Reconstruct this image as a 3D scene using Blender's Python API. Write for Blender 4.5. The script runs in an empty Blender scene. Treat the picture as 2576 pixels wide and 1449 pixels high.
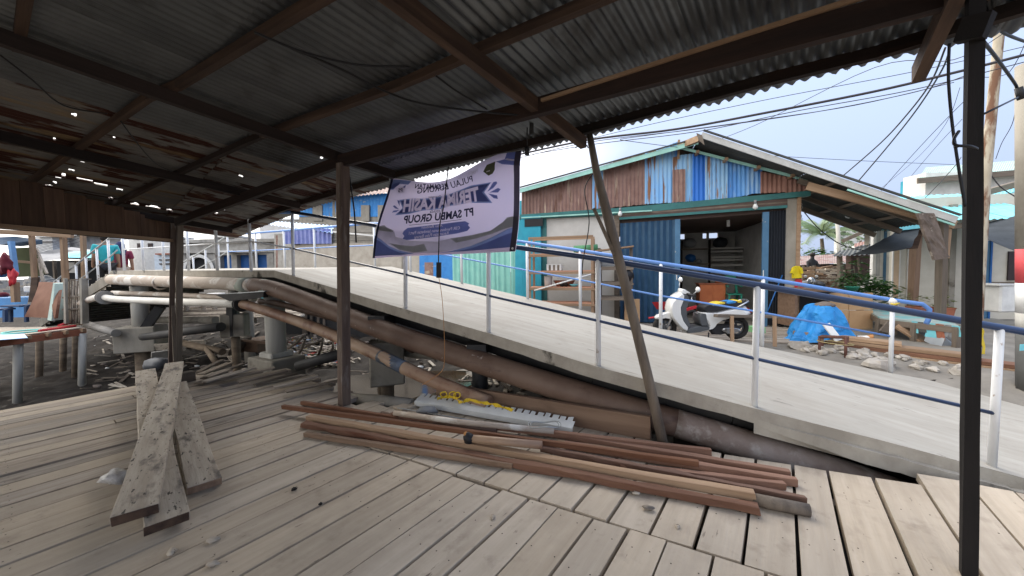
import bpy, bmesh, math, random
import numpy as np
from mathutils import Vector, Matrix, Quaternion, noise as mnoise

random.seed(7)
SC = bpy.context.scene
COL = SC.collection
R = math.radians

# ------------------------------------------------------------------ camera
PITCH = math.atan(41.5 / 930)
ROLL = R(0.8)
CAM_H = 1.5
_f = np.array([0, math.cos(PITCH), -math.sin(PITCH)])
_u0 = np.array([0, math.sin(PITCH), math.cos(PITCH)])
_r0 = np.array([1.0, 0, 0])
_r = _r0 * math.cos(ROLL) - _u0 * math.sin(ROLL)
_u = _u0 * math.cos(ROLL) + _r0 * math.sin(ROLL)
cd = bpy.data.cameras.new('camera')
cam = bpy.data.objects.new('camera', cd)
COL.objects.link(cam)
cd.sensor_width = 36.0
cd.lens = 36.0 * 930 / 2576
cd.clip_start = 0.05
cd.clip_end = 3000
cam.matrix_world = Matrix(((_r[0], _u[0], -_f[0], 0), (_r[1], _u[1], -_f[1], 0), (_r[2], _u[2], -_f[2], CAM_H), (0, 0, 0, 1)))
SC.camera = cam

# ------------------------------------------------------------------ sky, sun, exposure
SUN_AZ, SUN_EL = R(-14), R(38)          # azimuth clockwise from +Y
W = bpy.data.worlds.new('World')
SC.world = W
W.use_nodes = True
nt = W.node_tree
for n in list(nt.nodes):
    nt.nodes.remove(n)
out = nt.nodes.new('ShaderNodeOutputWorld')
bg = nt.nodes.new('ShaderNodeBackground')
sky = nt.nodes.new('ShaderNodeTexSky')
sky.sky_type = 'NISHITA'
sky.sun_disc = False
sky.sun_elevation = SUN_EL
sky.sun_rotation = SUN_AZ
sky.air_density = 1.2
sky.dust_density = 3.0
tc = nt.nodes.new('ShaderNodeTexCoord')
sep = nt.nodes.new('ShaderNodeSeparateXYZ')
nt.links.new(tc.outputs['Generated'], sep.inputs[0])
mp = nt.nodes.new('ShaderNodeMapping')
mp.inputs['Scale'].default_value = (1.3, 1.3, 4.0)
nt.links.new(tc.outputs['Generated'], mp.inputs[0])
nz = nt.nodes.new('ShaderNodeTexNoise')
nz.inputs['Scale'].default_value = 1.1
nz.inputs['Detail'].default_value = 4
nz.inputs['Roughness'].default_value = 0.45
nt.links.new(mp.outputs[0], nz.inputs['Vector'])
# cloud tone: pale white towards -X, blue-grey cloud bank towards +X
mx = nt.nodes.new('ShaderNodeMath'); mx.operation = 'MULTIPLY_ADD'
mx.inputs[1].default_value = 1.0; mx.inputs[2].default_value = 0.48
nt.links.new(sep.outputs['X'], mx.inputs[0])
ad = nt.nodes.new('ShaderNodeMath'); ad.operation = 'MULTIPLY_ADD'
ad.inputs[1].default_value = 0.9; ad.use_clamp = True
nt.links.new(nz.outputs['Fac'], ad.inputs[0])
mm = nt.nodes.new('ShaderNodeMath'); mm.operation = 'SUBTRACT'; mm.inputs[1].default_value = 0.3
nt.links.new(mx.outputs[0], mm.inputs[0])
nt.links.new(mm.outputs[0], ad.inputs[2])
cr = nt.nodes.new('ShaderNodeMix'); cr.data_type = 'RGBA'
cr.inputs[6].default_value = (1.0, 0.965, 0.915, 1)
cr.inputs[7].default_value = (0.24, 0.292, 0.41, 1)
nt.links.new(ad.outputs[0], cr.inputs[0])
# overcast luminance: brighter towards the zenith
zz = nt.nodes.new('ShaderNodeMath'); zz.operation = 'MULTIPLY_ADD'; zz.use_clamp = False
zz.inputs[1].default_value = 0.85; zz.inputs[2].default_value = 0.78
zc = nt.nodes.new('ShaderNodeMath'); zc.operation = 'MAXIMUM'; zc.inputs[1].default_value = 0.0
nt.links.new(sep.outputs['Z'], zc.inputs[0])
nt.links.new(zc.outputs[0], zz.inputs[0])
ms = nt.nodes.new('ShaderNodeVectorMath'); ms.operation = 'SCALE'
nt.links.new(cr.outputs[2], ms.inputs[0])
nt.links.new(zz.outputs[0], ms.inputs['Scale'])
sk = nt.nodes.new('ShaderNodeVectorMath'); sk.operation = 'SCALE'
sk.inputs['Scale'].default_value = 0.006
nt.links.new(sky.outputs[0], sk.inputs[0])
va = nt.nodes.new('ShaderNodeVectorMath'); va.operation = 'ADD'
nt.links.new(ms.outputs[0], va.inputs[0])
nt.links.new(sk.outputs[0], va.inputs[1])
nt.links.new(va.outputs[0], bg.inputs['Color'])
bg.inputs['Strength'].default_value = 1.0
nt.links.new(bg.outputs[0], out.inputs[0])

sl = bpy.data.lights.new('sun', 'SUN')
sl.energy = 1.5
sl.angle = R(60)
sl.color = (1.0, 0.93, 0.83)
sun = bpy.data.objects.new('sun', sl)
COL.objects.link(sun)
_sd = Vector((math.sin(SUN_AZ) * math.cos(SUN_EL), math.cos(SUN_AZ) * math.cos(SUN_EL), math.sin(SUN_EL)))
sun.rotation_euler = _sd.to_track_quat('Z', 'Y').to_euler()
sun.location = _sd * 40

SC.view_settings.view_transform = 'Standard'
SC.view_settings.look = 'None'
SC.view_settings.exposure = 1.38
SC.view_settings.gamma = 1.0
SC.view_settings.use_curve_mapping = False
SC.cycles.max_bounces = 7
SC.cycles.diffuse_bounces = 4
SC.cycles.use_denoising = True

# ------------------------------------------------------------------ picture -> place (photo measured at 2576 x 1449)
O = np.array([0, 0, CAM_H])
def ray(x, y):
    return _r * (x - 1288) / 930 + _u * (724.5 - y) / 930 + _f
def P(x, y, Y):
    d = ray(x, y)
    return Vector(O + d * Y / d[1])
def PZ(x, y, z=0.0):
    d = ray(x, y)
    return Vector(O + d * (z - CAM_H) / d[2])
def PV(x, y, a, b):
    d = ray(x, y)
    n = np.array([b[1] - a[1], -(b[0] - a[0])])
    t = (n @ np.array([a[0], a[1]])) / (n @ d[:2])
    return Vector(O + d * t)
def lerp(a, b, t):
    return a + (b - a) * t
def v3(*a):
    return Vector(a)
UZ = Vector((0, 0, 1))

# ------------------------------------------------------------------ mesh helper
class MB:
    def __init__(s):
        s.v = []; s.f = []; s.sm = []
    def add(s, vs, fs, smooth=False):
        o = len(s.v)
        s.v += [Vector(p) for p in vs]
        s.f += [tuple(i + o for i in f) for f in fs]
        s.sm += [smooth] * len(fs)
        return s
    def box(s, c, size, yaw=0.0, rot=None):
        M = rot if rot is not None else Matrix.Rotation(yaw, 3, 'Z')
        c = Vector(c)
        h = [q / 2 for q in size]
        vs = [c + M @ Vector((sx * h[0], sy * h[1], sz * h[2])) for sz in (-1, 1) for sy in (-1, 1) for sx in (-1, 1)]
        return s.add(vs, [(0, 2, 3, 1), (4, 5, 7, 6), (0, 1, 5, 4), (2, 6, 7, 3), (0, 4, 6, 2), (1, 3, 7, 5)])
    def bar(s, a, b, w, h, up=UZ):
        a = Vector(a); b = Vector(b)
        d = (b - a).normalized()
        x = d.cross(Vector(up))
        if x.length < 1e-4:
            x = d.cross(Vector((1, 0, 0)))
        x.normalize()
        z = x.cross(d)
        vs = []
        for p in (a, b):
            for i, j in ((-1, -1), (1, -1), (1, 1), (-1, 1)):
                vs.append(p + x * i * w / 2 + z * j * h / 2)
        return s.add(vs, [(0, 1, 2, 3), (7, 6, 5, 4), (0, 4, 5, 1), (1, 5, 6, 2), (2, 6, 7, 3), (3, 7, 4, 0)])
    def tube(s, pts, r, n=10, cap=True, rs=None):
        pts = [Vector(p) for p in pts]
        rings = []
        prev = None
        for i, p in enumerate(pts):
            d = (pts[min(i + 1, len(pts) - 1)] - pts[max(i - 1, 0)])
            if d.length < 1e-9:
                d = Vector((0, 0, 1))
            d.normalize()
            if prev is None:
                x = d.orthogonal().normalized()
            else:
                x = prev - d * prev.dot(d)
                if x.length < 1e-6:
                    x = d.orthogonal()
                x.normalize()
            prev = x
            y = d.cross(x)
            rr = rs[i] if rs else r
            rings.append([p + (x * math.cos(2 * math.pi * k / n) + y * math.sin(2 * math.pi * k / n)) * rr for k in range(n)])
        vs = [q for ring in rings for q in ring]
        fs = []
        for i in range(len(pts) - 1):
            for k in range(n):
                fs.append((i * n + k, i * n + (k + 1) % n, (i + 1) * n + (k + 1) % n, (i + 1) * n + k))
        s.add(vs, fs, True)
        if cap:
            o = len(s.v) - len(vs)
            s.f.append(tuple(o + k for k in reversed(range(n)))); s.sm.append(False)
            e = o + (len(pts) - 1) * n
            s.f.append(tuple(e + k for k in range(n))); s.sm.append(False)
        return s
    def prism(s, pts, off):
        """a flat outline given its real thickness along off"""
        off = Vector(off)
        a = [Vector(p) - off / 2 for p in pts]
        b = [p + off for p in a]
        n = len(a)
        fs = [tuple(reversed(range(n))), tuple(range(n, 2 * n))]
        fs += [(i, (i + 1) % n, n + (i + 1) % n, n + i) for i in range(n)]
        return s.add(a + b, fs)
    def loft(s, rings, cap=True, smooth=True, closed=True):
        n = len(rings[0])
        vs = [q for r_ in rings for q in r_]
        fs = []
        for i in range(len(rings) - 1):
            for k in range(n if closed else n - 1):
                fs.append((i * n + k, i * n + (k + 1) % n, (i + 1) * n + (k + 1) % n, (i + 1) * n + k))
        s.add(vs, fs, smooth)
        if cap and closed:
            o = len(s.v) - len(vs)
            s.f.append(tuple(o + k for k in reversed(range(n)))); s.sm.append(False)
            e = o + (len(rings) - 1) * n
            s.f.append(tuple(e + k for k in range(n))); s.sm.append(False)
        return s
    def lathe(s, c, prof, n=16, axis=None, cap=True):
        c = Vector(c)
        q = Vector((0, 0, 1)).rotation_difference(Vector(axis)) if axis is not None else Quaternion()
        rings = [[c + q @ Vector((r_ * math.cos(2 * math.pi * k / n), r_ * math.sin(2 * math.pi * k / n), z)) for k in range(n)] for r_, z in prof]
        return s.loft(rings, cap)
    def ball(s, c, r, n=10, m=8, bump=0.0, seed=0, rot=None):
        c = Vector(c)
        if not hasattr(r, '__len__'):
            r = (r, r, r)
        rings = []
        for i in range(m + 1):
            th = math.pi * i / m
            ring = []
            for k in range(n):
                ph = 2 * math.pi * k / n
                d = Vector((math.sin(th) * math.cos(ph), math.sin(th) * math.sin(ph), math.cos(th)))
                f = 1 + bump * mnoise.noise(d * 1.7 + Vector((seed * 3.1, seed * 1.7, seed)))
                q = Vector((d.x * r[0], d.y * r[1], d.z * r[2])) * f
                if rot is not None:
                    q = rot @ q
                ring.append(c + q)
            rings.append(ring)
        return s.loft(rings, False)
    def grid(s, rows, smooth=True):
        n = len(rows[0])
        vs = [q for r_ in rows for q in r_]
        fs = [(i * n + k, i * n + k + 1, (i + 1) * n + k + 1, (i + 1) * n + k) for i in range(len(rows) - 1) for k in range(n - 1)]
        return s.add(vs, fs, smooth)
    def _flat(s):
        s.sm = [False] * len(s.f)
        return s
    def torus(s, c, R_, r_, axis=(0, 1, 0), n=24, m=8, sq=1.0):
        c = Vector(c); ax = Vector(axis).normalized()
        x = ax.orthogonal().normalized(); y = ax.cross(x)
        vs = []
        for i in range(n):
            a = 2 * math.pi * i / n
            d = x * math.cos(a) + y * math.sin(a)
            for k in range(m):
                b = 2 * math.pi * k / m
                vs.append(c + d * (R_ + r_ * math.cos(b)) + ax * r_ * sq * math.sin(b))
        fs = [(i * m + k, ((i + 1) % n) * m + k, ((i + 1) % n) * m + (k + 1) % m, i * m + (k + 1) % m) for i in range(n) for k in range(m)]
        return s.add(vs, fs, True)
    def obj(s, name, mat, parent=None, kind=None, label=None, cat=None, group=None, bevel=0.0, origin=None, frame=None):
        if not s.v:
            return None
        lo = Vector((min(p.x for p in s.v), min(p.y for p in s.v), min(p.z for p in s.v)))
        hi = Vector((max(p.x for p in s.v), max(p.y for p in s.v), max(p.z for p in s.v)))
        org = Vector(((lo.x + hi.x) / 2, (lo.y + hi.y) / 2, lo.z)) if origin is None else Vector(origin)
        me = bpy.data.meshes.new(name)
        if frame is not None:
            fi = frame.transposed()
            me.from_pydata([tuple(fi @ (p - org)) for p in s.v], [], s.f)
        else:
            me.from_pydata([tuple(p - org) for p in s.v], [], s.f)
        me.polygons.foreach_set('use_smooth', s.sm)
        me.update()
        me.materials.append(mat)
        o = bpy.data.objects.new(name, me)
        COL.objects.link(o)
        if frame is not None:
            o.matrix_basis = Matrix.Translation(org) @ frame.to_4x4()
        else:
            o.location = org
        attach(o, parent)
        if bevel:
            b = o.modifiers.new('edge', 'BEVEL'); b.width = bevel; b.segments = 1; b.limit_method = 'ANGLE'; b.angle_limit = R(40)
        tag(o, label, cat, group, kind)
        return o

def wloc(o):
    p = Vector((0, 0, 0))
    M = Matrix.Identity(4)
    ch = []
    while o is not None:
        ch.append(o); o = o.parent
    for q in reversed(ch):
        M = M @ (q.matrix_parent_inverse if q.parent else Matrix.Identity(4)) @ q.matrix_basis
    return M
def attach(o, parent):
    if parent is not None:
        o.parent = parent
        o.matrix_parent_inverse = wloc(parent).inverted()
def tag(o, label=None, cat=None, group=None, kind=None):
    if label: o['label'] = label
    if cat: o['category'] = cat
    if group: o['group'] = group
    if kind: o['kind'] = kind
    return o
def thing(name, label, cat, loc, group=None, kind=None):
    o = bpy.data.objects.new(name, None)
    COL.objects.link(o)
    o.location = loc
    o.empty_display_size = 0.1
    return tag(o, label, cat, group, kind)

def stick(name, a, b, w, h, mat, parent=None, up=UZ, wob=0.0, seg=1, label=None, cat=None, group=None, bow=0.0, taper=1.0, bevel=0.0):
    """a sawn timber: length along its own X so that the grain follows it"""
    a = Vector(a); b = Vector(b)
    L = (b - a).length
    d = (b - a) / L
    x = Vector(up).cross(d)
    if x.length < 1e-4:
        x = Vector((0, 1, 0))
    x.normalize()
    z = d.cross(x)
    M = Matrix(((d.x, x.x, z.x, a.x), (d.y, x.y, z.y, a.y), (d.z, x.z, z.z, a.z), (0, 0, 0, 1)))
    vs = []; fs = []
    n = max(1, seg)
    for i in range(n + 1):
        t = i / n
        ww = w * (1 + (taper - 1) * t) / 2; hh = h / 2
        bz = bow * 4 * t * (1 - t)
        for (jy, jz) in ((-1, -1), (1, -1), (1, 1), (-1, 1)):
            e = [random.uniform(-wob, wob) for _ in range(3)] if wob else (0, 0, 0)
            vs.append((t * L + (e[0] if i in (0, n) else 0), jy * ww + e[1], jz * hh + e[2] * 0.5 + bz))
    for i in range(n):
        o = i * 4
        for k in range(4):
            fs.append((o + k, o + 4 + k, o + 4 + (k + 1) % 4, o + (k + 1) % 4))
    fs.append((0, 1, 2, 3)); fs.append((n * 4 + 3, n * 4 + 2, n * 4 + 1, n * 4))
    me = bpy.data.meshes.new(name)
    me.from_pydata(vs, [], fs); me.update()
    me.materials.append(mat)
    o = bpy.data.objects.new(name, me)
    COL.objects.link(o)
    o.matrix_basis = M
    attach(o, parent)
    if bevel:
        bm_ = o.modifiers.new('edge', 'BEVEL'); bm_.width = bevel; bm_.segments = 1
    return tag(o, label, cat, group)

def corr(A0, A1, B0, B1, pitch, amp, nrm, mat, name='roof_sheet', parent=None, rows=2, holes=None, jag=0.0, per=8, square=False, dent=0.0):
    """one corrugated sheet: bottom edge A0-A1, top edge B0-B1, ridges running from bottom to top"""
    A0, A1, B0, B1 = map(Vector, (A0, A1, B0, B1)); nrm = Vector(nrm).normalized()
    wdt = max((A1 - A0).length, (B1 - B0).length)
    n = max(4, int(wdt / pitch * per))
    vs = []; 
    s0 = random.uniform(0, 10)
    for i in range(n + 1):
        t = i / n
        a = lerp(A0, A1, t); b = lerp(B0, B1, t)
        ph = 2 * math.pi * t * wdt / pitch
        h = math.sin(ph)
        if square:
            h = max(-1, min(1, h * 3))
        j = jag * (mnoise.noise(Vector((t * wdt * 7, s0, 0))) + 0.5 * random.uniform(-1, 1)) if jag else 0
        a = a + (a - b).normalized() * j
        for k in range(rows + 1):
            q = lerp(a, b, k / rows)
            dd = dent * mnoise.noise(q * 1.3 + Vector((s0, 0, 0))) if dent else 0
            vs.append(q + nrm * (h * amp + dd))
    fs = []
    for i in range(n):
        for k in range(rows):
            f = (i * (rows + 1) + k, (i + 1) * (rows + 1) + k, (i + 1) * (rows + 1) + k + 1, i * (rows + 1) + k + 1)
            if holes:
                c = (vs[f[0]] + vs[f[2]]) / 2
                if any(((c - hc).dot(hu) / ra) ** 2 + ((c - hc).dot(hp) / rb) ** 2 < 1 for hc, hu, hp, ra, rb in holes):
                    continue
            fs.append(f)
    fx = ((B0 + B1) / 2 - (A0 + A1) / 2).normalized()
    fy = nrm.cross(fx).normalized()
    fz = fx.cross(fy)
    m = MB(); m.add(vs, fs, True)
    return m.obj(name, mat, parent, frame=Matrix((fx, fy, fz)).transposed())

def strut(name, a, b, w, h, mat, parent=None, **k):
    return MB().bar(a, b, w, h, **k).obj(name, mat, parent)

def skin_mesh(name, joints, edges, mat, parent=None, sub=2, root=0):
    """continuous tapered body grown over a skeleton"""
    me = bpy.data.meshes.new(name + '_src')
    me.from_pydata([tuple(j[0]) for j in joints], edges, [])
    o = bpy.data.objects.new(name + '_src', me)
    COL.objects.link(o)
    m = o.modifiers.new('skin', 'SKIN')
    for i, j in enumerate(joints):
        r_ = j[1]
        me.skin_vertices[0].data[i].radius = (r_, r_) if not hasattr(r_, '__len__') else r_
        me.skin_vertices[0].data[i].use_root = (i == root)
    s_ = o.modifiers.new('sub', 'SUBSURF'); s_.levels = sub; s_.render_levels = sub
    dg = bpy.context.evaluated_depsgraph_get()
    dg.update()
    nm = bpy.data.meshes.new_from_object(o.evaluated_get(dg))
    bpy.data.objects.remove(o)
    vs = [v.co.copy() for v in nm.vertices]
    fs = [tuple(p.vertices) for p in nm.polygons]
    bpy.data.meshes.remove(nm)
    mb = MB(); mb.add(vs, fs, True)
    return mb.obj(name, mat, parent)
# ------------------------------------------------------------------ materials (colour, grain, wear only)
def mat(name, c1, c2=None, scale=(3, 3, 3), rough=0.8, metal=0.0, bump=0.0, bscale=None, detail=5, lo=0.35, hi=0.65, rnd=0.0, c3=None, s3=(1, 1, 1), lo3=0.55, hi3=0.62,
        trans=0.0, spec=0.3, rough2=None, c4=None, s4=(9, 9, 9), lo4=0.62, hi4=0.7, coat=0.0, hue=0.0, distort=0.0, dirt=None):
    m = bpy.data.materials.new(name)
    m.use_nodes = True
    t = m.node_tree
    b = t.nodes['Principled BSDF']
    b.inputs['Roughness'].default_value = rough
    b.inputs['Metallic'].default_value = metal
    b.inputs['Specular IOR Level'].default_value = spec
    if coat:
        b.inputs['Coat Weight'].default_value = coat
    if c2 is None and c3 is None and not rnd and not bump:
        b.inputs['Base Color'].default_value = (*c1, 1)
    tcn = t.nodes.new('ShaderNodeTexCoord')
    oi = t.nodes.new('ShaderNodeObjectInfo')
    offs = t.nodes.new('ShaderNodeVectorMath'); offs.operation = 'SCALE'
    offs.inputs[0].default_value = (37.0, 19.0, 53.0)
    t.links.new(oi.outputs['Random'], offs.inputs['Scale'])
    addv = t.nodes.new('ShaderNodeVectorMath'); addv.operation = 'ADD'
    t.links.new(tcn.outputs['Object'], addv.inputs[0]); t.links.new(offs.outputs[0], addv.inputs[1])
    def nz_(sc, det=detail, rg=0.6):
        mp_ = t.nodes.new('ShaderNodeMapping'); mp_.inputs['Scale'].default_value = sc
        t.links.new(addv.outputs[0], mp_.inputs[0])
        n_ = t.nodes.new('ShaderNodeTexNoise'); n_.inputs['Scale'].default_value = 1.0
        n_.inputs['Detail'].default_value = det; n_.inputs['Roughness'].default_value = rg
        n_.inputs['Distortion'].default_value = distort
        t.links.new(mp_.outputs[0], n_.inputs['Vector'])
        return n_
    def ramp(n_, a_, b_):
        r_ = t.nodes.new('ShaderNodeMapRange'); r_.inputs[1].default_value = a_; r_.inputs[2].default_value = b_
        t.links.new(n_.outputs['Fac'], r_.inputs[0])
        return r_
    def mix(fac, ca, cb):
        x_ = t.nodes.new('ShaderNodeMix'); x_.data_type = 'RGBA'
        t.links.new(fac.outputs[0], x_.inputs[0])
        for i_, c_ in ((6, ca), (7, cb)):
            if isinstance(c_, tuple):
                x_.inputs[i_].default_value = (*c_, 1)
            else:
                t.links.new(c_, x_.inputs[i_])
        return x_.outputs[2]
    colr = c1
    base = None
    if c2 is not None:
        base = nz_(scale)
        colr = mix(ramp(base, lo, hi), c1, c2)
    if c3 is not None:
        n3 = nz_(s3)
        f3 = ramp(n3, lo3, hi3)
        colr = mix(f3, colr, c3)
        if rough2 is not None:
            rm = t.nodes.new('ShaderNodeMapRange'); rm.inputs[3].default_value = rough; rm.inputs[4].default_value = rough2
            t.links.new(f3.outputs[0], rm.inputs[0]); t.links.new(rm.outputs[0], b.inputs['Roughness'])
    if c4 is not None:
        colr = mix(ramp(nz_(s4), lo4, hi4), colr, c4)
    if rnd or hue:
        hs = t.nodes.new('ShaderNodeHueSaturation')
        mr = t.nodes.new('ShaderNodeMapRange'); mr.inputs[3].default_value = 1 - rnd; mr.inputs[4].default_value = 1 + rnd
        t.links.new(oi.outputs['Random'], mr.inputs[0]); t.links.new(mr.outputs[0], hs.inputs['Value'])
        if hue:
            # a second per-object number
            fr = t.nodes.new('ShaderNodeMath'); fr.operation = 'MULTIPLY'; fr.inputs[1].default_value = 17.31
            fr2 = t.nodes.new('ShaderNodeMath'); fr2.operation = 'FRACT'
            t.links.new(oi.outputs['Random'], fr.inputs[0]); t.links.new(fr.outputs[0], fr2.inputs[0])
            mh = t.nodes.new('ShaderNodeMapRange'); mh.inputs[3].default_value = 1 - hue; mh.inputs[4].default_value = 1 + hue
            t.links.new(fr2.outputs[0], mh.inputs[0]); t.links.new(mh.outputs[0], hs.inputs['Saturation'])
        if isinstance(colr, tuple):
            hs.inputs['Color'].default_value = (*colr, 1)
        else:
            t.links.new(colr, hs.inputs['Color'])
        colr = hs.outputs[0]
    if dirt:
        for (sc_, a_, b_, cc_, am_) in dirt:
            ge = t.nodes.new('ShaderNodeNewGeometry')
            mp_ = t.nodes.new('ShaderNodeMapping'); mp_.inputs['Scale'].default_value = sc_
            t.links.new(ge.outputs['Position'], mp_.inputs[0])
            n_ = t.nodes.new('ShaderNodeTexNoise'); n_.inputs['Scale'].default_value = 1.0; n_.inputs['Detail'].default_value = 6; n_.inputs['Roughness'].default_value = .65
            t.links.new(mp_.outputs[0], n_.inputs['Vector'])
            r_ = t.nodes.new('ShaderNodeMapRange'); r_.inputs[1].default_value = a_; r_.inputs[2].default_value = b_; r_.inputs[4].default_value = am_
            t.links.new(n_.outputs['Fac'], r_.inputs[0])
            colr = mix(r_, colr, cc_)
    if isinstance(colr, tuple):
        b.inputs['Base Color'].default_value = (*colr, 1)
    else:
        t.links.new(colr, b.inputs['Base Color'])
    if bump:
        nb = nz_(bscale or scale, 6, 0.65)
        bn = t.nodes.new('ShaderNodeBump'); bn.inputs['Strength'].default_value = bump; bn.inputs['Distance'].default_value = 0.02
        t.links.new(nb.outputs['Fac'], bn.inputs['Height']); t.links.new(bn.outputs[0], b.inputs['Normal'])
    if trans:
        tr = t.nodes.new('ShaderNodeBsdfTranslucent')
        if isinstance(colr, tuple):
            tr.inputs[0].default_value = (*colr, 1)
        else:
            t.links.new(colr, tr.inputs[0])
        mxs = t.nodes.new('ShaderNodeMixShader'); mxs.inputs[0].default_value = trans
        t.links.new(b.outputs[0], mxs.inputs[1]); t.links.new(tr.outputs[0], mxs.inputs[2])
        t.links.new(mxs.outputs[0], t.nodes['Material Output'].inputs[0])
    return m

MT = {}
MT['deck'] = mat('weathered deck wood', (0.505, 0.43, 0.34), (0.385, 0.32, 0.245), (1.0, 16, 16), 0.78, bump=0.3, bscale=(2.0, 45, 45), rnd=0.09, hue=0.12,
                 c3=(0.25, 0.20, 0.155), s3=(1.7, 4, 4), lo3=0.57, hi3=0.80, c4=(0.12, 0.095, 0.075), s4=(7, 30, 30), lo4=0.665, hi4=0.72, spec=0.3, lo=0.3, hi=0.72,
                 dirt=[((1.3, 1.3, 1), .48, .74, (0.25, 0.20, 0.15), .6), ((5, 5, 1), .57, .72, (0.18, 0.14, 0.105), .5), ((0.6, 0.6, 1), .42, .62, (0.40, 0.345, 0.275), .4)])
MT['deck_old'] = mat('grey old deck wood', (0.42, 0.365, 0.305), (0.27, 0.225, 0.18), (1.3, 20, 20), 0.85, bump=0.4, bscale=(2.5, 50, 50), rnd=0.14, hue=0.15,
                 c3=(0.15, 0.11, 0.08), s3=(2.2, 5, 5), lo3=0.58, hi3=0.74, lo=0.3, hi=0.7)
MT['slab_plank'] = mat('rough dirty loose plank', (0.52, 0.46, 0.38), (0.37, 0.315, 0.25), (1.5, 12, 12), 0.85, bump=0.4, bscale=(3, 30, 30), rnd=0.1,
                 c3=(0.14, 0.12, 0.105), s3=(4, 9, 9), lo3=0.54, hi3=0.70, c4=(0.07, 0.06, 0.05), s4=(12, 34, 34), lo4=0.60, hi4=0.65)
MT['redwood'] = mat('fresh red lumber', (0.225, 0.125, 0.085), (0.125, 0.066, 0.046), (1.0, 22, 22), 0.85, bump=0.25, bscale=(2, 50, 50), rnd=0.22, hue=0.2, lo=0.3, hi=0.7,
                 c3=(0.13, 0.055, 0.035), s3=(1.5, 7, 7), lo3=0.6, hi3=0.75)
MT['brownwood'] = mat('dull brown lumber', (0.27, 0.18, 0.12), (0.16, 0.10, 0.065), (1.0, 20, 20), 0.8, bump=0.3, bscale=(2, 45, 45), rnd=0.15, lo=0.3, hi=0.7, c3=(0.09, 0.055, 0.04), s3=(1.5, 7, 7), lo3=0.58, hi3=0.72)
MT['pinkwood'] = mat('pale pinkish lumber', (0.31, 0.18, 0.125), (0.20, 0.108, 0.075), (1.0, 22, 22), 0.8, bump=0.2, bscale=(2, 45, 45), rnd=0.12, lo=0.3, hi=0.7)
MT['tanwood'] = mat('yellow brown lumber', (0.36, 0.245, 0.155), (0.24, 0.15, 0.09), (0.8, 20, 20), 0.75, bump=0.15, bscale=(2, 50, 50), rnd=0.15, lo=0.3, hi=0.7)
MT['greywood'] = mat('grey weathered timber', (0.20, 0.165, 0.13), (0.12, 0.095, 0.075), (1.5, 18, 18), 0.85, bump=0.35, bscale=(2.5, 40, 40), rnd=0.15, lo=0.3, hi=0.7)
MT['polewood'] = mat('bark stripped pole', (0.21, 0.17, 0.13), (0.10, 0.08, 0.065), (14, 14, 1.6), 0.85, bump=0.4, bscale=(30, 30, 3), lo=0.3, hi=0.7)
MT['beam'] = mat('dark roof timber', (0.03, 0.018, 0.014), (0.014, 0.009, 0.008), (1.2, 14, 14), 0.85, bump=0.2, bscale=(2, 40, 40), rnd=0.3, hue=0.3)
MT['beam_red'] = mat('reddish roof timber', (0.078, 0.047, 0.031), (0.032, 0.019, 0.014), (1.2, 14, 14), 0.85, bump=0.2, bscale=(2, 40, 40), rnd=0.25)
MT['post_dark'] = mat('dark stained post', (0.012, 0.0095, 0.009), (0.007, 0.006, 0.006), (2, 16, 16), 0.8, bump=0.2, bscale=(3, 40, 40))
MT['post'] = mat('brown grey post', (0.155, 0.115, 0.09), (0.08, 0.055, 0.045), (1.5, 16, 16), 0.85, bump=0.3, bscale=(2.5, 40, 40), c3=(0.25, 0.23, 0.21), s3=(2, 8, 8), lo3=0.56, hi3=0.72)
MT['board'] = mat('dark brown wall board', (0.13, 0.075, 0.046), (0.08, 0.044, 0.028), (1.2, 14, 14), 0.85, rnd=0.2, bump=0.1)
MT['plywood'] = mat('brown sawn board', (0.235, 0.155, 0.105), (0.17, 0.105, 0.07), (1.2, 14, 14), 0.75, bump=0.1, c3=(0.12, 0.075, 0.05), s3=(3, 5, 5), lo3=0.58, hi3=0.8)
MT['zinc'] = mat('aged zinc sheet', (0.155, 0.165, 0.17), (0.09, 0.095, 0.10), (1.2, 1.2, 1.2), 0.42, 0.6, rnd=0.18, c3=(0.055, 0.052, 0.05), s3=(3, 3, 3), lo3=0.55, hi3=0.75)
MT['zinc_rust'] = mat('rusting zinc sheet', (0.19, 0.185, 0.175), (0.12, 0.115, 0.11), (1.5, 1.5, 1.5), 0.55, 0.4, rnd=0.12, c3=(0.045, 0.016, 0.011), s3=(1.0, 3.6, 5), lo3=0.50, hi3=0.545, c4=(0.21, 0.15, 0.085), s4=(1.0, 5, 5), lo4=0.56, hi4=0.7)
MT['concrete'] = mat('pale concrete', (0.385, 0.362, 0.318), (0.315, 0.294, 0.255), (0.5, 6, 2), 0.9, bump=0.15, bscale=(6, 22, 14), c3=(0.26, 0.24, 0.21), s3=(.6, 9, 5), lo3=0.56, hi3=0.82, c4=(0.18, 0.165, 0.145), s4=(4, 18, 9), lo4=0.64, hi4=0.72, dirt=[((.8, .8, 1), (.47), .72, (.29, .262, .22), .7), ((2.6, 2.6, 1), .58, .7, (.25, .225, .19), .45)], lo=0.35, hi=0.65)
MT['concrete_side'] = mat('stained concrete edge', (0.43, 0.395, 0.335), (0.31, 0.28, 0.235), (4, 4, 3), 0.9, bump=0.35, bscale=(14, 14, 14), c3=(0.06, 0.055, 0.045), s3=(3, 3, 2.5), lo3=0.60, hi3=0.68)
MT['concrete_grey'] = mat('grey concrete pier', (0.32, 0.295, 0.25), (0.22, 0.20, 0.165), (3, 3, 1.5), 0.9, bump=0.3, bscale=(12, 12, 12), c3=(0.12, 0.10, 0.08), s3=(2, 2, 3), lo3=0.6, hi3=0.75)
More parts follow.
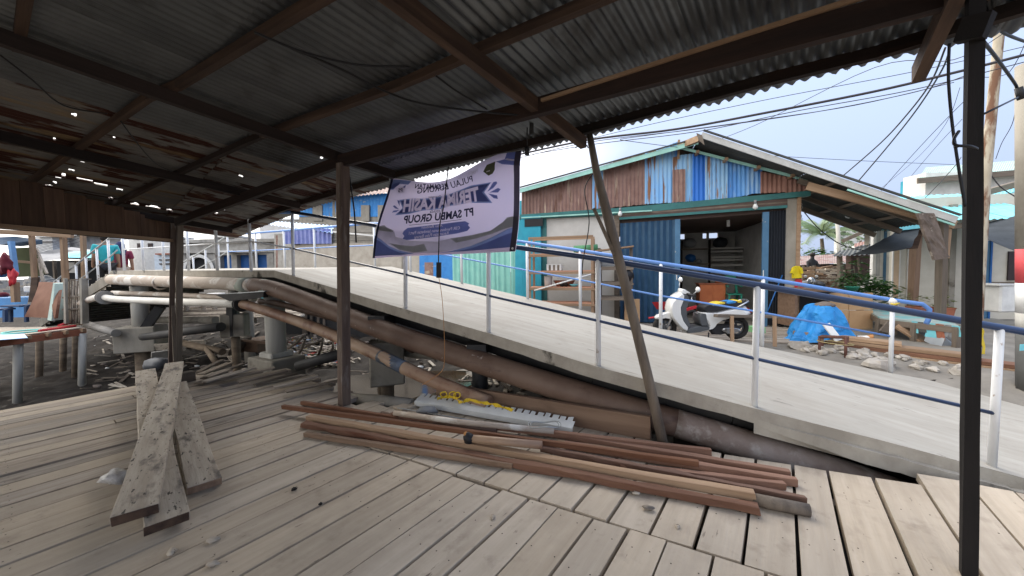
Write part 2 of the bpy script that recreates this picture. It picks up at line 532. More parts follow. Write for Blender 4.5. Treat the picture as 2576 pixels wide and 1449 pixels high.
MT['concrete_white'] = mat('whitish concrete column', (0.50, 0.49, 0.45), (0.38, 0.365, 0.33), (6, 6, 0.8), 0.9, bump=0.2, bscale=(12, 12, 6))
MT['pile'] = mat('muddy brown pile', (0.22, 0.17, 0.12), (0.12, 0.09, 0.065), (3, 3, 9), 0.9, bump=0.3)
MT['white_paint'] = mat('white painted steel', (0.74, 0.75, 0.76), (0.62, 0.63, 0.64), (4, 4, 2), 0.5, spec=0.45, c3=(0.33, 0.25, 0.20), s3=(12, 12, 7), lo3=0.65, hi3=0.70)
MT['blue_rail'] = mat('blue painted rail', (0.13, 0.27, 0.60), (0.10, 0.22, 0.52), (2, 2, 2), 0.35, spec=0.5)
MT['navy_rail'] = mat('dark blue painted rail', (0.024, 0.05, 0.125), (0.015, 0.033, 0.085), (2, 2, 2), 0.3, spec=0.5)
MT['pipe_rust'] = mat('rusty brown pipe', (0.175, 0.115, 0.084), (0.115, 0.069, 0.049), (2, 2, 2), 0.6, 0.0, bump=0.15, bscale=(14, 14, 14), c3=(0.42, 0.36, 0.32), s3=(9, 9, 9), lo3=0.66, hi3=0.72, c4=(0.075, 0.04, 0.028), s4=(3, 3, 8), lo4=0.58, hi4=0.72, spec=0.4)
MT['pipe_tan'] = mat('tan rust pipe', (0.36, 0.25, 0.17), (0.24, 0.135, 0.085), (1.5, 1.5, 1.5), 0.55, bump=0.1, c3=(0.15, 0.07, 0.045), s3=(3, 3, 3), lo3=0.56, hi3=0.7, spec=0.45)
MT['pipe_white'] = mat('white plastic pipe', (0.74, 0.72, 0.66), (0.60, 0.57, 0.51), (1.5, 1.5, 1.5), 0.45, c3=(0.34, 0.30, 0.25), s3=(3, 3, 3), lo3=0.62, hi3=0.72)
MT['pipe_pale'] = mat('dusty pale pipe', (0.50, 0.43, 0.36), (0.36, 0.28, 0.22), (2, 2, 2), 0.6, c3=(0.68, 0.64, 0.58), s3=(2, 2, 2), lo3=0.52, hi3=0.6)
MT['pipe_dusty'] = mat('dust covered pipe', (0.33, 0.28, 0.255), (0.20, 0.145, 0.12), (2.5, 2.5, 2.5), 0.75, bump=0.2, bscale=(18, 18, 18), c3=(0.50, 0.47, 0.44), s3=(4, 4, 4), lo3=0.55, hi3=0.7)
MT['pipe_grey'] = mat('dirty grey pipe', (0.34, 0.32, 0.29), (0.22, 0.20, 0.175), (2, 2, 2), 0.65)
MT['band'] = mat('grey green tape band', (0.34, 0.37, 0.32), None, rough=0.7)
MT['band_dark'] = mat('dark blue tape band', (0.035, 0.045, 0.06), (0.13, 0.16, 0.21), (4, 4, 4), 0.4, spec=0.5)
MT['black_steel'] = mat('black steel', (0.025, 0.025, 0.027), (0.045, 0.042, 0.04), (3, 3, 3), 0.6)
MT['steel_grey'] = mat('galvanised steel', (0.42, 0.44, 0.45), (0.33, 0.35, 0.36), (4, 4, 4), 0.42, 0.7)
MT['steel_light'] = mat('bright dusty steel', (0.66, 0.68, 0.68), (0.55, 0.57, 0.57), (4, 4, 4), 0.5, 0.15)
MT['mud'] = mat('black mud', (0.016, 0.013, 0.011), (0.042, 0.035, 0.029), (2.5, 2.5, 2.5), 0.85, bump=0.9, bscale=(6, 6, 6), c3=(0.11, 0.095, 0.078), s3=(5, 5, 5), lo3=0.62, hi3=0.72, spec=0.15)
MT['water'] = mat('brown water', (0.045, 0.03, 0.018), (0.06, 0.042, 0.026), (2, 2, 2), 0.08, spec=0.5, bump=0.06, bscale=(5, 5, 5))
MT['ground'] = mat('dry grey ground', (0.24, 0.22, 0.19), (0.16, 0.145, 0.125), (2, 2, 2), 0.95, bump=0.5, bscale=(9, 9, 9))
MT['rock'] = mat('pale broken rock', (0.42, 0.385, 0.335), (0.28, 0.25, 0.215), (5, 5, 5), 0.9, bump=0.3, bscale=(14, 14, 14), rnd=0.15)
MT['stone'] = mat('brown grey stone', (0.20, 0.165, 0.14), (0.13, 0.105, 0.09), (6, 6, 6), 0.9, bump=0.3)
MT['black'] = mat('black rubber', (0.018, 0.018, 0.02), None, rough=0.6)
MT['cable'] = mat('black cable', (0.012, 0.012, 0.014), None, rough=0.5)
MT['line'] = mat('grey overhead wire', (0.05, 0.045, 0.05), None, rough=0.6)
def plain(name, c, rough=0.6, c2=None, **k):
    if name not in MT:
        MT[name] = mat(name, c, c2 if c2 else tuple(q * 0.8 for q in c), (4, 4, 4), rough, **k)
    return MT[name]
# ------------------------------------------------------------------ plan directions
DA = R(36)
DU = Vector((math.sin(DA), math.cos(DA), 0)); DP = Vector((math.cos(DA), -math.sin(DA), 0))     # along / across the deck planks
def D(p, u, z=0.0):
    return DP * p + DU * u + Vector((0, 0, z))
def interp(x, tab):
    if x <= tab[0][0]: return tab[0][1]
    for (a, b), (c, d) in zip(tab, tab[1:]):
        if x <= c: return b + (d - b) * (x - a) / (c - a)
    return tab[-1][1]

# ------------------------------------------------------------------ terrain: mud under the structures, dry yard beyond the ramp
NEAR = [(-9.98, 9.3), (-4.1, 6.38), (-1.43, 4.68), (-.32, 4.07), (.79, 3.45), (1.98, 2.99), (2.72, 2.77), (3.40, 2.58), (4.6, 2.2)]
def side(x, y):
    """signed distance beyond the near edge of the bridge, and the distance along it"""
    best = None
    acc = 0.0
    for (ax, ay), (bx, by) in zip(NEAR, NEAR[1:]):
        dx, dy = bx - ax, by - ay
        L = math.hypot(dx, dy)
        t = ((x - ax) * dx + (y - ay) * dy) / (L * L)
        tt = min(1.0 if (bx, by) != NEAR[-1] else 9, max(0.0 if (ax, ay) != NEAR[0] else -9, t))
        qx, qy = ax + dx * tt, ay + dy * tt
        d = math.hypot(x - qx, y - qy)
        s = -((x - ax) * dy - (y - ay) * dx)
        if best is None or d < best[0]:
            best = (d, math.copysign(d, s), acc + tt * L)
        acc += L
    return best[1], best[2]
def ground_z(x, y):
    s, t = side(x, y)
    # t about 6.6 at the crest, 14 at the foot of the ramp
    left = -1.15 + 0.9 * max(0, min(1, (s - 1.0) / 6.0)) + 0.35 * max(0, min(1, (s - 7) / 8.0))
    right = interp(s, [(-3, -0.75), (0.3, -0.6), (2.4, -0.25), (2.9, -0.02), (3.6, 0.06), (4.4, 0.16), (9, 0.2)])
    k = max(0, min(1, (t - 7.0) / 4.0)); k = k * k * (3 - 2 * k)
    z = left * (1 - k) + right * k
    z += (0.16 * abs(mnoise.noise(Vector((x * 1.6, y * 1.6, 7)))) + 0.07 * mnoise.noise(Vector((x * 4.3, y * 4.3, 1)))) * (1 - k)
    z += 0.10 * mnoise.noise(Vector((x * 0.8, y * 0.8, 0))) * (1 - 0.7 * k) + 0.04 * mnoise.noise(Vector((x * 2.7, y * 2.7, 3)))* (1 - 0.6 * k)
    return z
def terrain(name, xs, ys, m, cut=None):
    rows = [[Vector((x, y, ground_z(x, y))) for x in xs] for y in ys]
    mb = MB(); mb.grid(rows)
    return mb.obj(name, m, kind='structure')
xs = [-400, -150, -70, -40, -28] + [-22 + i * 0.5 for i in range(12)] + [-16 + i * 0.16 for i in range(125)] + [4 + i * .5 for i in range(34)] + [22, 28, 40, 70, 150, 400]
ys = [-60, -20, -8] + [-4 + i * 0.5 for i in range(14)] + [3 + i * .16 for i in range(80)] + [16 + i * .8 for i in range(9)] + [25, 32, 45, 70, 120, 250, 900]
g = terrain('ground', xs, ys, MT['mud'])
# the yard beyond the ramp is dry: a second sheet just above the mud
xs2 = [-2 + i * 0.25 for i in range(120)]; ys2 = [0 + i * 0.25 for i in range(145)]
mb = MB()
for i in range(len(ys2) - 1):
    for j in range(len(xs2) - 1):
        q = [(xs2[j], ys2[i]), (xs2[j + 1], ys2[i]), (xs2[j + 1], ys2[i + 1]), (xs2[j], ys2[i + 1])]
        if all(side(*c)[0] > 2.3 and side(*c)[1] > 8 for c in q):
            mb.add([Vector((c[0], c[1], ground_z(*c) + 0.012)) for c in q], [(0, 1, 2, 3)], True)
mb.obj('yard', MT['ground'], kind='structure')
# a puddle of brown water in the channel under the ramp
mb = MB()
ctr = PZ(1060, 985, -0.62)
mb.prism([Vector((ctr.x + 1.9 * math.cos(a) * (1 + .2 * math.sin(3 * a)), ctr.y + 1.5 * math.sin(a) * (1 + .15 * math.cos(2 * a)), -0.60)) for a in [2 * math.pi * k / 28 for k in range(28)]], (0, 0, 0.02))
mb.obj('water', MT['water'], kind='structure')

# ------------------------------------------------------------------ boardwalk deck: every plank a piece
deck = thing('deck', None, None, (0, 0, 0), kind='structure')
JOINT = [(-8, 1.2), (-2.79, 1.80), (-0.13, 2.14), (1.3, 2.32), (7, 3.05)]
FAR_L = [(-7.4, 1.3), (-7.2, 1.85), (-6.7, 2.25), (-6.35, 2.55), (-5.2, 2.62), (-4.0, 2.40), (-3.5, 2.45)]
FAR_R = [(-3.6, 2.93), (-3.2, 2.95), (-1.03, 3.27), (-0.44, 3.35), (0.04, 3.46), (0.43, 3.54), (0.82, 3.63), (0.83, 3.80), (1.3, 3.86), (2.2, 3.9), (4, 4.1)]
TH = 0.05
def plank(p, w, u0, u1, m, dz=0.0, tilt=0.0, skew=0.0, e0=0.0, e1=0.0):
    a = D(p, u0, -TH / 2 + dz); b = D(p + skew, u1, -TH / 2 + dz)
    L = (b - a).length
    o = stick('plank', a, b, w, TH, m, deck, wob=0.0035, seg=max(2, int(L / 0.5)))
    n = len(o.data.vertices)
    for k in range(4):                     # ends sawn along the slanting joint; local +Y points to -p
        o.data.vertices[k].co.x -= o.data.vertices[k].co.y * e0
        o.data.vertices[n - 4 + k].co.x -= o.data.vertices[n - 4 + k].co.y * e1
    return o
def slope(x, tab): return (interp(x + .05, tab) - interp(x - .05, tab)) / .1
p = -7.18
k = 0
while p < 6.2:
    w = random.uniform(0.185, 0.215)
    if p < -5: w = random.uniform(0.12, 0.2)
    gap = random.choice([0.014, 0.018, 0.022, 0.026])
    if p > -4: gap = random.choice([0.010, 0.014, 0.017, 0.02])
    c = p + w / 2
    dz = random.uniform(-0.003, 0.003)
    old = MT['deck_old'] if (c < -5.4 and random.random() < 0.35) else MT['deck']
    if c < -3.1:
        ue = interp(c, FAR_L) + random.uniform(-0.16, 0.14) if c < -3.5 else interp(c, FAR_R)
        # long planks are laid in two lengths, butted over a joist
        cutu = random.choice([-1.3, -1.2, -1.5, -1.4, 0.62]) if c > -6.2 else random.choice([-.4, .9, -.3])
        if c > -6.9:
            plank(c, w, -6.8, cutu - 0.004, old, dz)
            if not (-6.15 < c < -5.98):
                plank(c, w - (.022 if c < -4.4 and cutu > -.3 else 0), cutu + 0.004, ue, MT['deck_old'] if (c < -4.2 and random.random() < .6) else old, dz + random.uniform(-.004, .006), skew=random.uniform(-.012, .012))
            else:
                plank(c, w, cutu + 0.004, ue - 0.9, MT['deck_old'], dz)
        else:
            plank(c, w, -6.8, ue, old, dz)
    else:
        plank(c, w, -6.8, interp(c, JOINT) - 0.010 + random.choice([0, 0, 0, -.02, .004]), MT['deck'], dz, e1=slope(c, JOINT))
    p += w + gap
p = -3.55
while p < 6.2:
    w = random.uniform(0.185, 0.235)
    gap = random.choice([0.014, 0.018, 0.022, 0.026])
    c = p + w / 2
    lift = 0.012 if 0.83 < c < 1.05 else 0
    u0 = interp(c, JOINT) + 0.012 if c > -3.1 else interp(c, JOINT) + 0.7
    plank(c, w, u0, interp(c, FAR_R) + random.uniform(-.012, .012), MT['deck'], lift + random.uniform(-.004, .004), e0=slope(c, JOINT), e1=slope(c, FAR_R) if not .7 < c < .95 else .15)
    p += w + gap
for uu in (-6.5, -5.4, -4.3, -3.3, -2.2, -1.1, -0.05, 0.62, 1.3):
    stick('joist', D(-7.2, uu, -0.11), D(3.6, uu, -0.11), 0.07, 0.14, MT['greywood'], deck)
stick('joist', D(-7.2, 1.5, -0.11), D(-2.9, 1.74, -0.11), 0.07, 0.14, MT['greywood'], deck)
stick('joist', D(-2.9, 1.79, -0.11), D(3.6, 2.6, -0.11), 0.12, 0.14, MT['greywood'], deck)
stick('joist', D(-6.8, 2.0, -0.12), D(-3.6, 2.15, -0.12), 0.07, 0.14, MT['greywood'], deck)
stick('joist', D(-3.5, 2.6, -0.11), D(3.6, 3.6, -0.11), 0.08, 0.14, MT['greywood'], deck)
nm_ = MB()
rgn = random.Random(8)
pls = [o for o in deck.children if o.name.startswith('plank')]
for o in pls:
    L_ = max(v.co.x for v in o.data.vertices); wd = max(v.co.y for v in o.data.vertices)
    zt = max(v.co.z for v in o.data.vertices)
    for uu in (-0.05, 0.62, 1.3, 1.62, 1.95, 2.5, 2.62, 3.2):
        x_ = uu - (o.matrix_basis.translation.dot(DU))
        if .06 < x_ < L_ - .05:
            for s_ in (-.55, .55):
                q_ = o.matrix_basis @ Vector((x_ + rgn.uniform(-.02, .02), s_ * wd + rgn.uniform(-.012, .012), zt + .0005))
                nm_.add([q_ + Vector(((.0042) * math.cos(a), .0042 * math.sin(a), 0)) for a in [k * math.pi / 3 for k in range(6)]], [(0, 1, 2, 3, 4, 5)])
nm_.obj('nail_head', MT['beam'], deck, kind='stuff')
for (pp, uu) in [(-7.1, -0.1), (-7.1, 1.2), (-6.6, 1.9), (-5, 2.1), (-3.6, 2.6), (-2, 2.9), (-0.4, 3.1), (1, 3.3), (-5, 0), (-2.5, 0), (0, 0), (2.6, 0)]:
    q = D(pp, uu)
    MB().tube([(q.x, q.y, ground_z(q.x, q.y) - 0.4), (q.x, q.y, -0.18)], 0.07, 8).obj('stilt', MT['greywood'], deck)

# ------------------------------------------------------------------ open market shelter (posts, beams, tin roof)
RA = R(37.5)
RU = Vector((math.sin(RA), math.cos(RA), 0)); RP = Vector((math.cos(RA), -math.sin(RA), 0))
RC = (3.125, -0.065, -0.08); P_SPLIT = -4.25; KD = 0.112
def roof(p, u, dz=0.0):
    q = RP * p + RU * u
    z = RC[0] + RC[1] * q.x + RC[2] * q.y - KD * max(0.0, P_SPLIT - p)
    return Vector((q.x, q.y, z + dz))
def PR(x, y, dz=0.0, left=False):
    """picture point on the underside plane of the roof (main part, or the lower left part)"""
    d = ray(x, y)
    c0, c1, c2 = RC[0] + dz, RC[1], RC[2]
    if left:
        c0 -= KD * P_SPLIT; c1 += KD * RP.x; c2 += KD * RP.y
    t = (c0 - CAM_H) / (d[2] - c1 * d[0] - c2 * d[1])
    return Vector(O + d * t)
RN = (roof(0, 1) - roof(0, 0)).cross(roof(-1, 0) - roof(0, 0)).normalized()
RN2 = (roof(-6, 1) - roof(-6, 0)).cross(roof(-7, 0) - roof(-6, 0)).normalized()
if RN.z < 0: RN.negate()
if RN2.z < 0: RN2.negate()
post1 = PZ(866, 1018, 0)
post3 = P(2435, 1449, 1.72)
post2 = PZ(430, 912, 0)
shelter = thing('market_shelter', 'open timber shelter with dark corrugated tin roof over the plank deck', 'shelter', (post1.x, post1.y, 0))
# roof sheets, lapped in rows
EAVE = 3.37
_ed = [PR(x, y, 0.0) for x, y in ((1500, 337), (1621, 310), (1932, 227), (2132, 177), (2322, 130), (2485, 103))]
EDGE = [(-4.3, 3.30)] + [(q.dot(RP), q.dot(RU)) for q in _ed]
rows_u = [(EAVE, 2.72), (2.86, 0.72), (0.86, -1.3), (-1.15, -3.3), (-3.15, -5.3)]  # last row added out of view behind the camera to darken the shelter
pw = 0.745
pi = 0
p = P_SPLIT
while p < 0.9:
    p1 = min(p + pw, 1.0)
    for ri, (ua, ub) in enumerate(rows_u):
        dz = 0.006 + 0.014 * (ri % 2) + 0.003 * (pi % 2)
        ex = random.uniform(-.02, .03) if ri == 0 else random.uniform(-.03, .03)
        ua0, ua1 = (interp(p, EDGE), interp(p1, EDGE)) if ri == 0 else (ua, ua)
        a0 = roof(p - .03, ua0 + ex, dz); a1 = roof(p1 + .03, ua1 + ex, dz); b0 = roof(p - .03, ub, dz); b1 = roof(p1 + .03, ub, dz)
        corr(a0, a1, b0, b1, 0.076, 0.0135, RN, MT['zinc'], parent=shelter, rows=4, jag=0.014 if ri == 0 else 0.003, dent=0.008)
    p = p1; pi += 1
# lower, rusted left part: holes let the sky through
HOLES = [(280, 205, 5, 3), (412, 254, 9, 3), (188, 294, 3, 2.5), (332, 315, 5, 4), (313, 332, 9, 4), (287, 352, 6, 4), (81, 404, 4, 3), (208, 411, 5, 3), (180, 432, 8, 5), (160, 443, 9, 6),
         (148, 452, 9, 4), (215, 455, 26, 4), (255, 466, 22, 4), (125, 470, 12, 5), (139, 463, 9, 4), (302, 479, 12, 4), (605, 444, 8, 4), (136, 352, 3, 2), (810, 397, 5, 3), (826, 395, 4, 3),
         (730, 424, 7, 3), (280, 500, 7, 4), (313, 510, 6, 3), (340, 516, 14, 4), (385, 524, 22, 5), (428, 531, 10, 4), (545, 536, 6, 3), (562, 529, 4, 3), (532, 575, 2, 2), (254, 376, 2, 2)]
HL = []
for (hx, hy, rx, ry) in HOLES:
    c = PR(hx, hy, 0, True)
    ea = PR(hx + rx, hy + rx * 0.22, 0, True); eb = PR(hx, hy + ry, 0, True)
    HL.append((c, RU, RP, max(0.012, (ea - c).length * 0.75), max(0.012, (eb - c).length * 0.55)))
rows_l = [(3.30, 1.45), (1.62, -0.35), (-0.2, -2.2), (-2.05, -4.2)]  # last row added behind the view to cut light from the back
p = P_SPLIT
pi = 0
while p > -9.2:
    p1 = p - pw
    for ri, (ua, ub) in enumerate(rows_l):
        if ri == 0:
            ua_a = interp(-p, [(4.25, 3.37), (6.3, 2.9), (8.9, 2.72)]); ua_b = interp(-p1, [(4.25, 3.37), (6.3, 2.9), (8.9, 2.72)])
        else:
            ua_a = ua_b = ua
        dz = 0.006 + 0.014 * (ri % 2) + 0.003 * (pi % 2)
        a0 = roof(p1 - .03, ua_b, dz); a1 = roof(p + .03 if pi else p, ua_a, dz); b0 = roof(p1 - .03, ub, dz); b1 = roof(p + .03 if pi else p, ub, dz)
        cen = (a0 + b1) / 2
        hs = [h for h in HL if (h[0] - cen).length < 1.6]
        hs = [(h[0] + Vector((0, 0, dz)), h[1], h[2], h[3], h[4]) for h in hs]
        rusty = MT['zinc_rust'] if (pi >= 1 and ri < 2 and random.random() < 0.85) else MT['zinc']
        corr(a0, a1, b0, b1, 0.076, 0.0135, RN2, rusty, parent=shelter, rows=130 if hs else 4, holes=hs or None, jag=0.012 if ri == 0 else 0.004, dent=0.006)
    p = p1; pi += 1
# purlins under the sheets, rafters under the purlins
def along(name, pts, w, h, m):
    for a, b in zip(pts, pts[1:]):
        stick(name, a, b, w, h, m, shelter, wob=0.002, seg=3)
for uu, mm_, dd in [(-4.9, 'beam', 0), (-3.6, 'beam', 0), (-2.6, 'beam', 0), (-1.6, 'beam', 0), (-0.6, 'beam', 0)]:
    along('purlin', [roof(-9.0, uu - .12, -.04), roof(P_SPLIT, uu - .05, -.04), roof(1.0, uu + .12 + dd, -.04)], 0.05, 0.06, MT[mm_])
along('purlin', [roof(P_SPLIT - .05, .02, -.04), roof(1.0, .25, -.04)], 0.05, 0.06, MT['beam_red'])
def px_line(name, pts, w, h, m, dz, ext=(0, 0)):
    q = [PR(x, y, dz, l) for x, y, l in pts]
    q[0] = q[0] + (q[0] - q[1]).normalized() * ext[0]; q[-1] = q[-1] + (q[-1] - q[-2]).normalized() * ext[1]
    along(name, q, w, h, m)
px_line('purlin', [(800, 0, False), (450, 213, False)], .05, .06, MT['beam_red'], -.04, (5, .05))
px_line('purlin', [(450, 213, False), (376, 243, True), (66, 464, True)], .05, .06, MT['beam_red'], -.04, (0, .35))
px_line('purlin', [(1500, 0, False), (1200, 128, False), (1017, 208, False), (660, 340, False)], .05, .06, MT['beam_red'], -.04, (1.6, .05))
px_line('purlin', [(660, 340, False), (620, 357, True), (451, 434, True), (288, 512, True)], .05, .06, MT['beam'], -.04, (0, .3))
px_line('purlin', [(584, 574, True), (752, 512, True), (975, 448, True)], .05, .07, MT['beam'], -.04, (.15, 0))
_ev = [PR(x, y, -.075) + UZ * .037 for x, y in ((985, 450), (1470, 338), (1932, 214), (2210, 148), (2335, 110))]
_ev.append(_ev[-1] + (_ev[-1] - _ev[-2]).normalized() * .35)
along('purlin', _ev, 0.05, 0.07, MT['beam'])
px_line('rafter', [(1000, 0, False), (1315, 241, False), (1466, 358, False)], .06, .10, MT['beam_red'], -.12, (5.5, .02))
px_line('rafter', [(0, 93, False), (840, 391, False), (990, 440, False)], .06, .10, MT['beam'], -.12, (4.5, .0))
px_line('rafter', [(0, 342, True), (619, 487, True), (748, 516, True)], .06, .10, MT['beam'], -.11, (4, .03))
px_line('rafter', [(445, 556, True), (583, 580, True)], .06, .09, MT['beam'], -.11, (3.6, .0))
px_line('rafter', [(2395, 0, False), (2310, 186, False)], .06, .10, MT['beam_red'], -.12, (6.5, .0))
# girder from post to post
ga = Vector((post1.x, post1.y, 0)); gb = Vector((post3.x, post3.y, 0)); gc = Vector((post2.x, post2.y, 0))
gA = PV(862, 405, ga, gb); gB = PV(2360, -8, ga, gb)
gdir = (gB - gA).normalized()
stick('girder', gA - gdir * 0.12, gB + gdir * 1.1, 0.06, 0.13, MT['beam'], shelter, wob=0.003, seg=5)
stick('batten', PV(1362, 259, ga, gb) - Vector((.0, .04, 0)), PV(2160, 4, ga, gb) - Vector((0, .04, 0)), .03, .022, MT['tanwood'], shelter, wob=.002, seg=5)
gC = PV(450, 556, gc, ga)
stick('girder', gC - (gA - gC).normalized() * .1, gA + Vector((0, 0, .0)), 0.055, 0.12, MT['beam'], shelter, wob=0.003, seg=4)
g3 = Vector((post3.x, post3.y, 0))
# posts
stick('post', Vector((post1.x, post1.y, 0.002)), gA + Vector((0, 0, -.03)), 0.10, 0.10, MT['post'], shelter, up=DU, wob=0.004, seg=8)
t3 = P(2449, 60, 1.72)
stick('post', Vector((post3.x, post3.y, 0.002)), Vector((t3.x, t3.y, roof(0.7, 2.6).z - .06)), 0.05, 0.05, MT['post_dark'], shelter, up=DU, wob=0.002, seg=8)
b3 = P(2415, 78, 1.74); b4 = P(2490, 62, 1.66)
for pp_i, uu_i in ((-4.0, -2.2), (0.7, -2.2), (-4.0, -5.1), (0.7, -5.1)):
    q_ = roof(pp_i, uu_i, -.16)
    stick('post', Vector((q_.x, q_.y, .002)), q_, .10, .10, MT['post'], shelter, up=DU, wob=.004, seg=4)
stick('bracket', b3, b4, 0.05, 0.10, MT['post_dark'], shelter)
t2 = PV(450, 548, gc, gc + Vector((1, 0, 0)))
stick('post', Vector((post2.x + .06, post2.y, -1.1)), t2 + Vector((0.02, 0, 0)), 0.095, 0.08, MT['greywood'], shelter, up=DU, wob=0.004, seg=6)
stick('post', Vector((post2.x - .03, post2.y - .05, -1.1)), t2 + Vector((-.05, -.05, -.02)), 0.04, 0.07, MT['post'], shelter, up=DU, wob=0.003, seg=6)
stick('post_splint', Vector((post2.x + .12, post2.y - .05, -.1)), Vector((post2.x + .13, post2.y - .05, 1.0)), 0.06, 0.05, MT['greywood'], shelter, up=DU, wob=0.004, seg=3)
MB().tube([P(452, 560, post2.y - .12), P(452, 560, post2.y + .02)], 0.035, 12).obj('peg', MT['greywood'], shelter)
# boarded gable on the left: board by board
fb = PV(437, 606, gc, gc + Vector((1, 0, 0)))
fl = PZ(0, 569, fb.z)
fd = (fl - fb); fd.z = 0; fL = fd.length; fd.normalize()
s = 0.06
while s < fL + 4:
    w = random.uniform(0.19, 0.25)
    q = fb + fd * (s + w / 2)
    # top follows the rafter at that place
    pr = Vector((q.x, q.y, 0)).dot(RP); ur = Vector((q.x, q.y, 0)).dot(RU)
    zt = roof(pr, ur).z - 0.10 - (0.05 if random.random() < .3 else 0)
    stick('board', Vector((q.x, q.y, fb.z + 0.02)), Vector((q.x, q.y, zt)), w, 0.02, MT['board'], shelter, up=fd.cross(UZ), wob=0.002, seg=2)
    s += w + 0.004
nrmf = fd.cross(UZ)
stick('rail', fb + nrmf * .035 - fd * .05, fb + fd * (fL + 4) + nrmf * .035, 0.04, 0.055, MT['beam_red'], shelter, wob=0.002, seg=6)
stick('rail', fb - nrmf * .035 - fd * .05, fb + fd * (fL + 4) - nrmf * .035, 0.035, 0.05, MT['tanwood'], shelter, wob=0.002, seg=6)

# ------------------------------------------------------------------ leaning pole propping the eave
pb = PZ(1668, 1116, 0.0)
pt = PR(1483, 338, -.02)
def on_pole(x, y, t):
    return P(x, y, lerp(pb, pt, t).y)
pp_ = [pb - Vector((0, 0, 0.0)), on_pole(1630, 950, .2), on_pole(1586, 770, .43), on_pole(1548, 620, .62), on_pole(1520, 510, .77), on_pole(1500, 430, .88), pt]
pole = thing('leaning_pole', 'slanting bark stripped pole propping the roof edge in front of the ramp', 'pole', pb)
mb = MB(); mb.tube(pp_, 0, 10, rs=[0.043, 0.045, 0.044, 0.046, 0.044, 0.035, 0.03]); mb.obj('shaft', MT['polewood'], pole)
q1 = on_pole(1560, 640, .6); q2 = on_pole(1497, 525, .75)
stick('splint', q1 + Vector((-.06, -.02, 0)), q2 + Vector((-.015, -.02, 0)), 0.03, 0.03, MT['polewood'], pole, wob=.003, seg=3)

# ------------------------------------------------------------------ concrete footbridge with its ramp
def npt(x, y, Y): return P(x, y, Y)
near = [npt(290, 681, 9.3), npt(690, 680, 6.38), npt(1020, 778, 4.68), npt(1229, 838, 4.07), npt(1505, 923, 3.46), npt(1897, 1027, 3.0), npt(2200, 1103, 2.76), npt(2495, 1181, 2.60), npt(2760, 1252, 2.42)]
farc = [None, P(985, 671, 8.4), None, P(1300, 742, 6.95), P(1460, 779, 6.25), P(1662, 827, 5.62), P(1917, 873, 5.33), P(2240, 938, 5.01), P(2620, 1006, 4.75)]
farc[0] = farc[1] + (near[0] - near[1]); farc[0].z = near[0].z + .06
farc[2] = lerp(farc[1], farc[3], .5)
bridge = thing('footbridge', 'pale concrete footbridge ramp with white and blue railings, rising left over the mud', 'footbridge', (near[4].x, near[4].y, -.5))
# resample both edges
def resample(pts, n):
    L = [0]
    for a, b in zip(pts, pts[1:]): L.append(L[-1] + (b - a).length)
    return [pts[0]] * 0 + [interp_v(L, pts, L[-1] * i / n) for i in range(n + 1)]
def interp_v(L, pts, s):
    for i in range(len(L) - 1):
        if s <= L[i + 1] + 1e-9:
            return lerp(pts[i], pts[i + 1], (s - L[i]) / (L[i + 1] - L[i]))
    return pts[-1].copy()
def strip(i0, i1, n):
    out_a = []; out_b = []
    for i in range(i0, i1):
        for k in range(n):
            out_a.append(lerp(near[i], near[i + 1], k / n)); out_b.append(lerp(farc[i], farc[i + 1], k / n))
    out_a.append(near[i1]); out_b.append(farc[i1])
    return out_a, out_b
TS = 0.125
def slab(i0, i1, name):
    A, B = strip(i0, i1, 6)
    rows = []
    for a, b in zip(A, B):
        rows.append([lerp(a, b, j / 10) + Vector((0, 0, 0.004 * mnoise.noise(lerp(a, b, j / 10) * 2))) for j in range(11)])
    m = MB(); m.grid([[q for q in r_] for r_ in rows])
    dd_ = A[-1] - A[0]
    top = m.obj(name, MT['concrete'], bridge, origin=A[0], frame=Matrix.Rotation(math.atan2(dd_.y, dd_.x), 3, 'Z'))
    m = MB()
    # edge and soffit
    lowA = []; 
    for k, (a, b) in enumerate(zip(A, B)):
        jag = 0.018 * mnoise.noise(Vector((k * .9, i0, 0)))
        lowA.append(a + Vector((0, 0, -TS + jag)))
    ins = [lerp(a, b, .03) + Vector((0, 0, -TS)) for a, b in zip(A, B)]
    lowB = [b + Vector((0, 0, -TS)) for b in B]
    topA = [a + (a - b).normalized() * 0.002 for a, b in zip(A, B)]
    m.grid([[q for q in t_] for t_ in zip(topA, lowA, ins, lowB, [b + (b - a).normalized() * .002 for a, b in zip(A, B)])], False)
    a, b = A[-1], B[-1]
    m.add([a, b, lowB[-1], lowA[-1]], [(0, 1, 2, 3)])
    m.obj('slab_edge', MT['concrete_side'], bridge)
slab(0, 1, 'slab'); slab(1, 8, 'slab')
# low kerb ledge under the slab edge near the foot of the ramp
led = [near[k] + Vector((0, 0, -.14)) for k in (5, 6, 7, 8)]
out_n = Vector((-.35, -.94, 0))
mb = MB()
rows = []
for i in range(31):
    q = interp_v([0, 1, 2, 3], led, i / 10)
    j = 0.01 * mnoise.noise(Vector((i * .8, 5, 0)))
    w_ = .05 * min(1, i / 9)
    rows.append([q + Vector((0, 0, .05 + j)), q + Vector((0, 0, .05 + j)) + out_n * w_, q + Vector((0, 0, -.06 * min(1, i / 9) + j)) + out_n * w_, q + Vector((0, 0, -.07))])
mb.grid(rows, False); mb.obj('kerb_ledge', MT['concrete_side'], bridge)
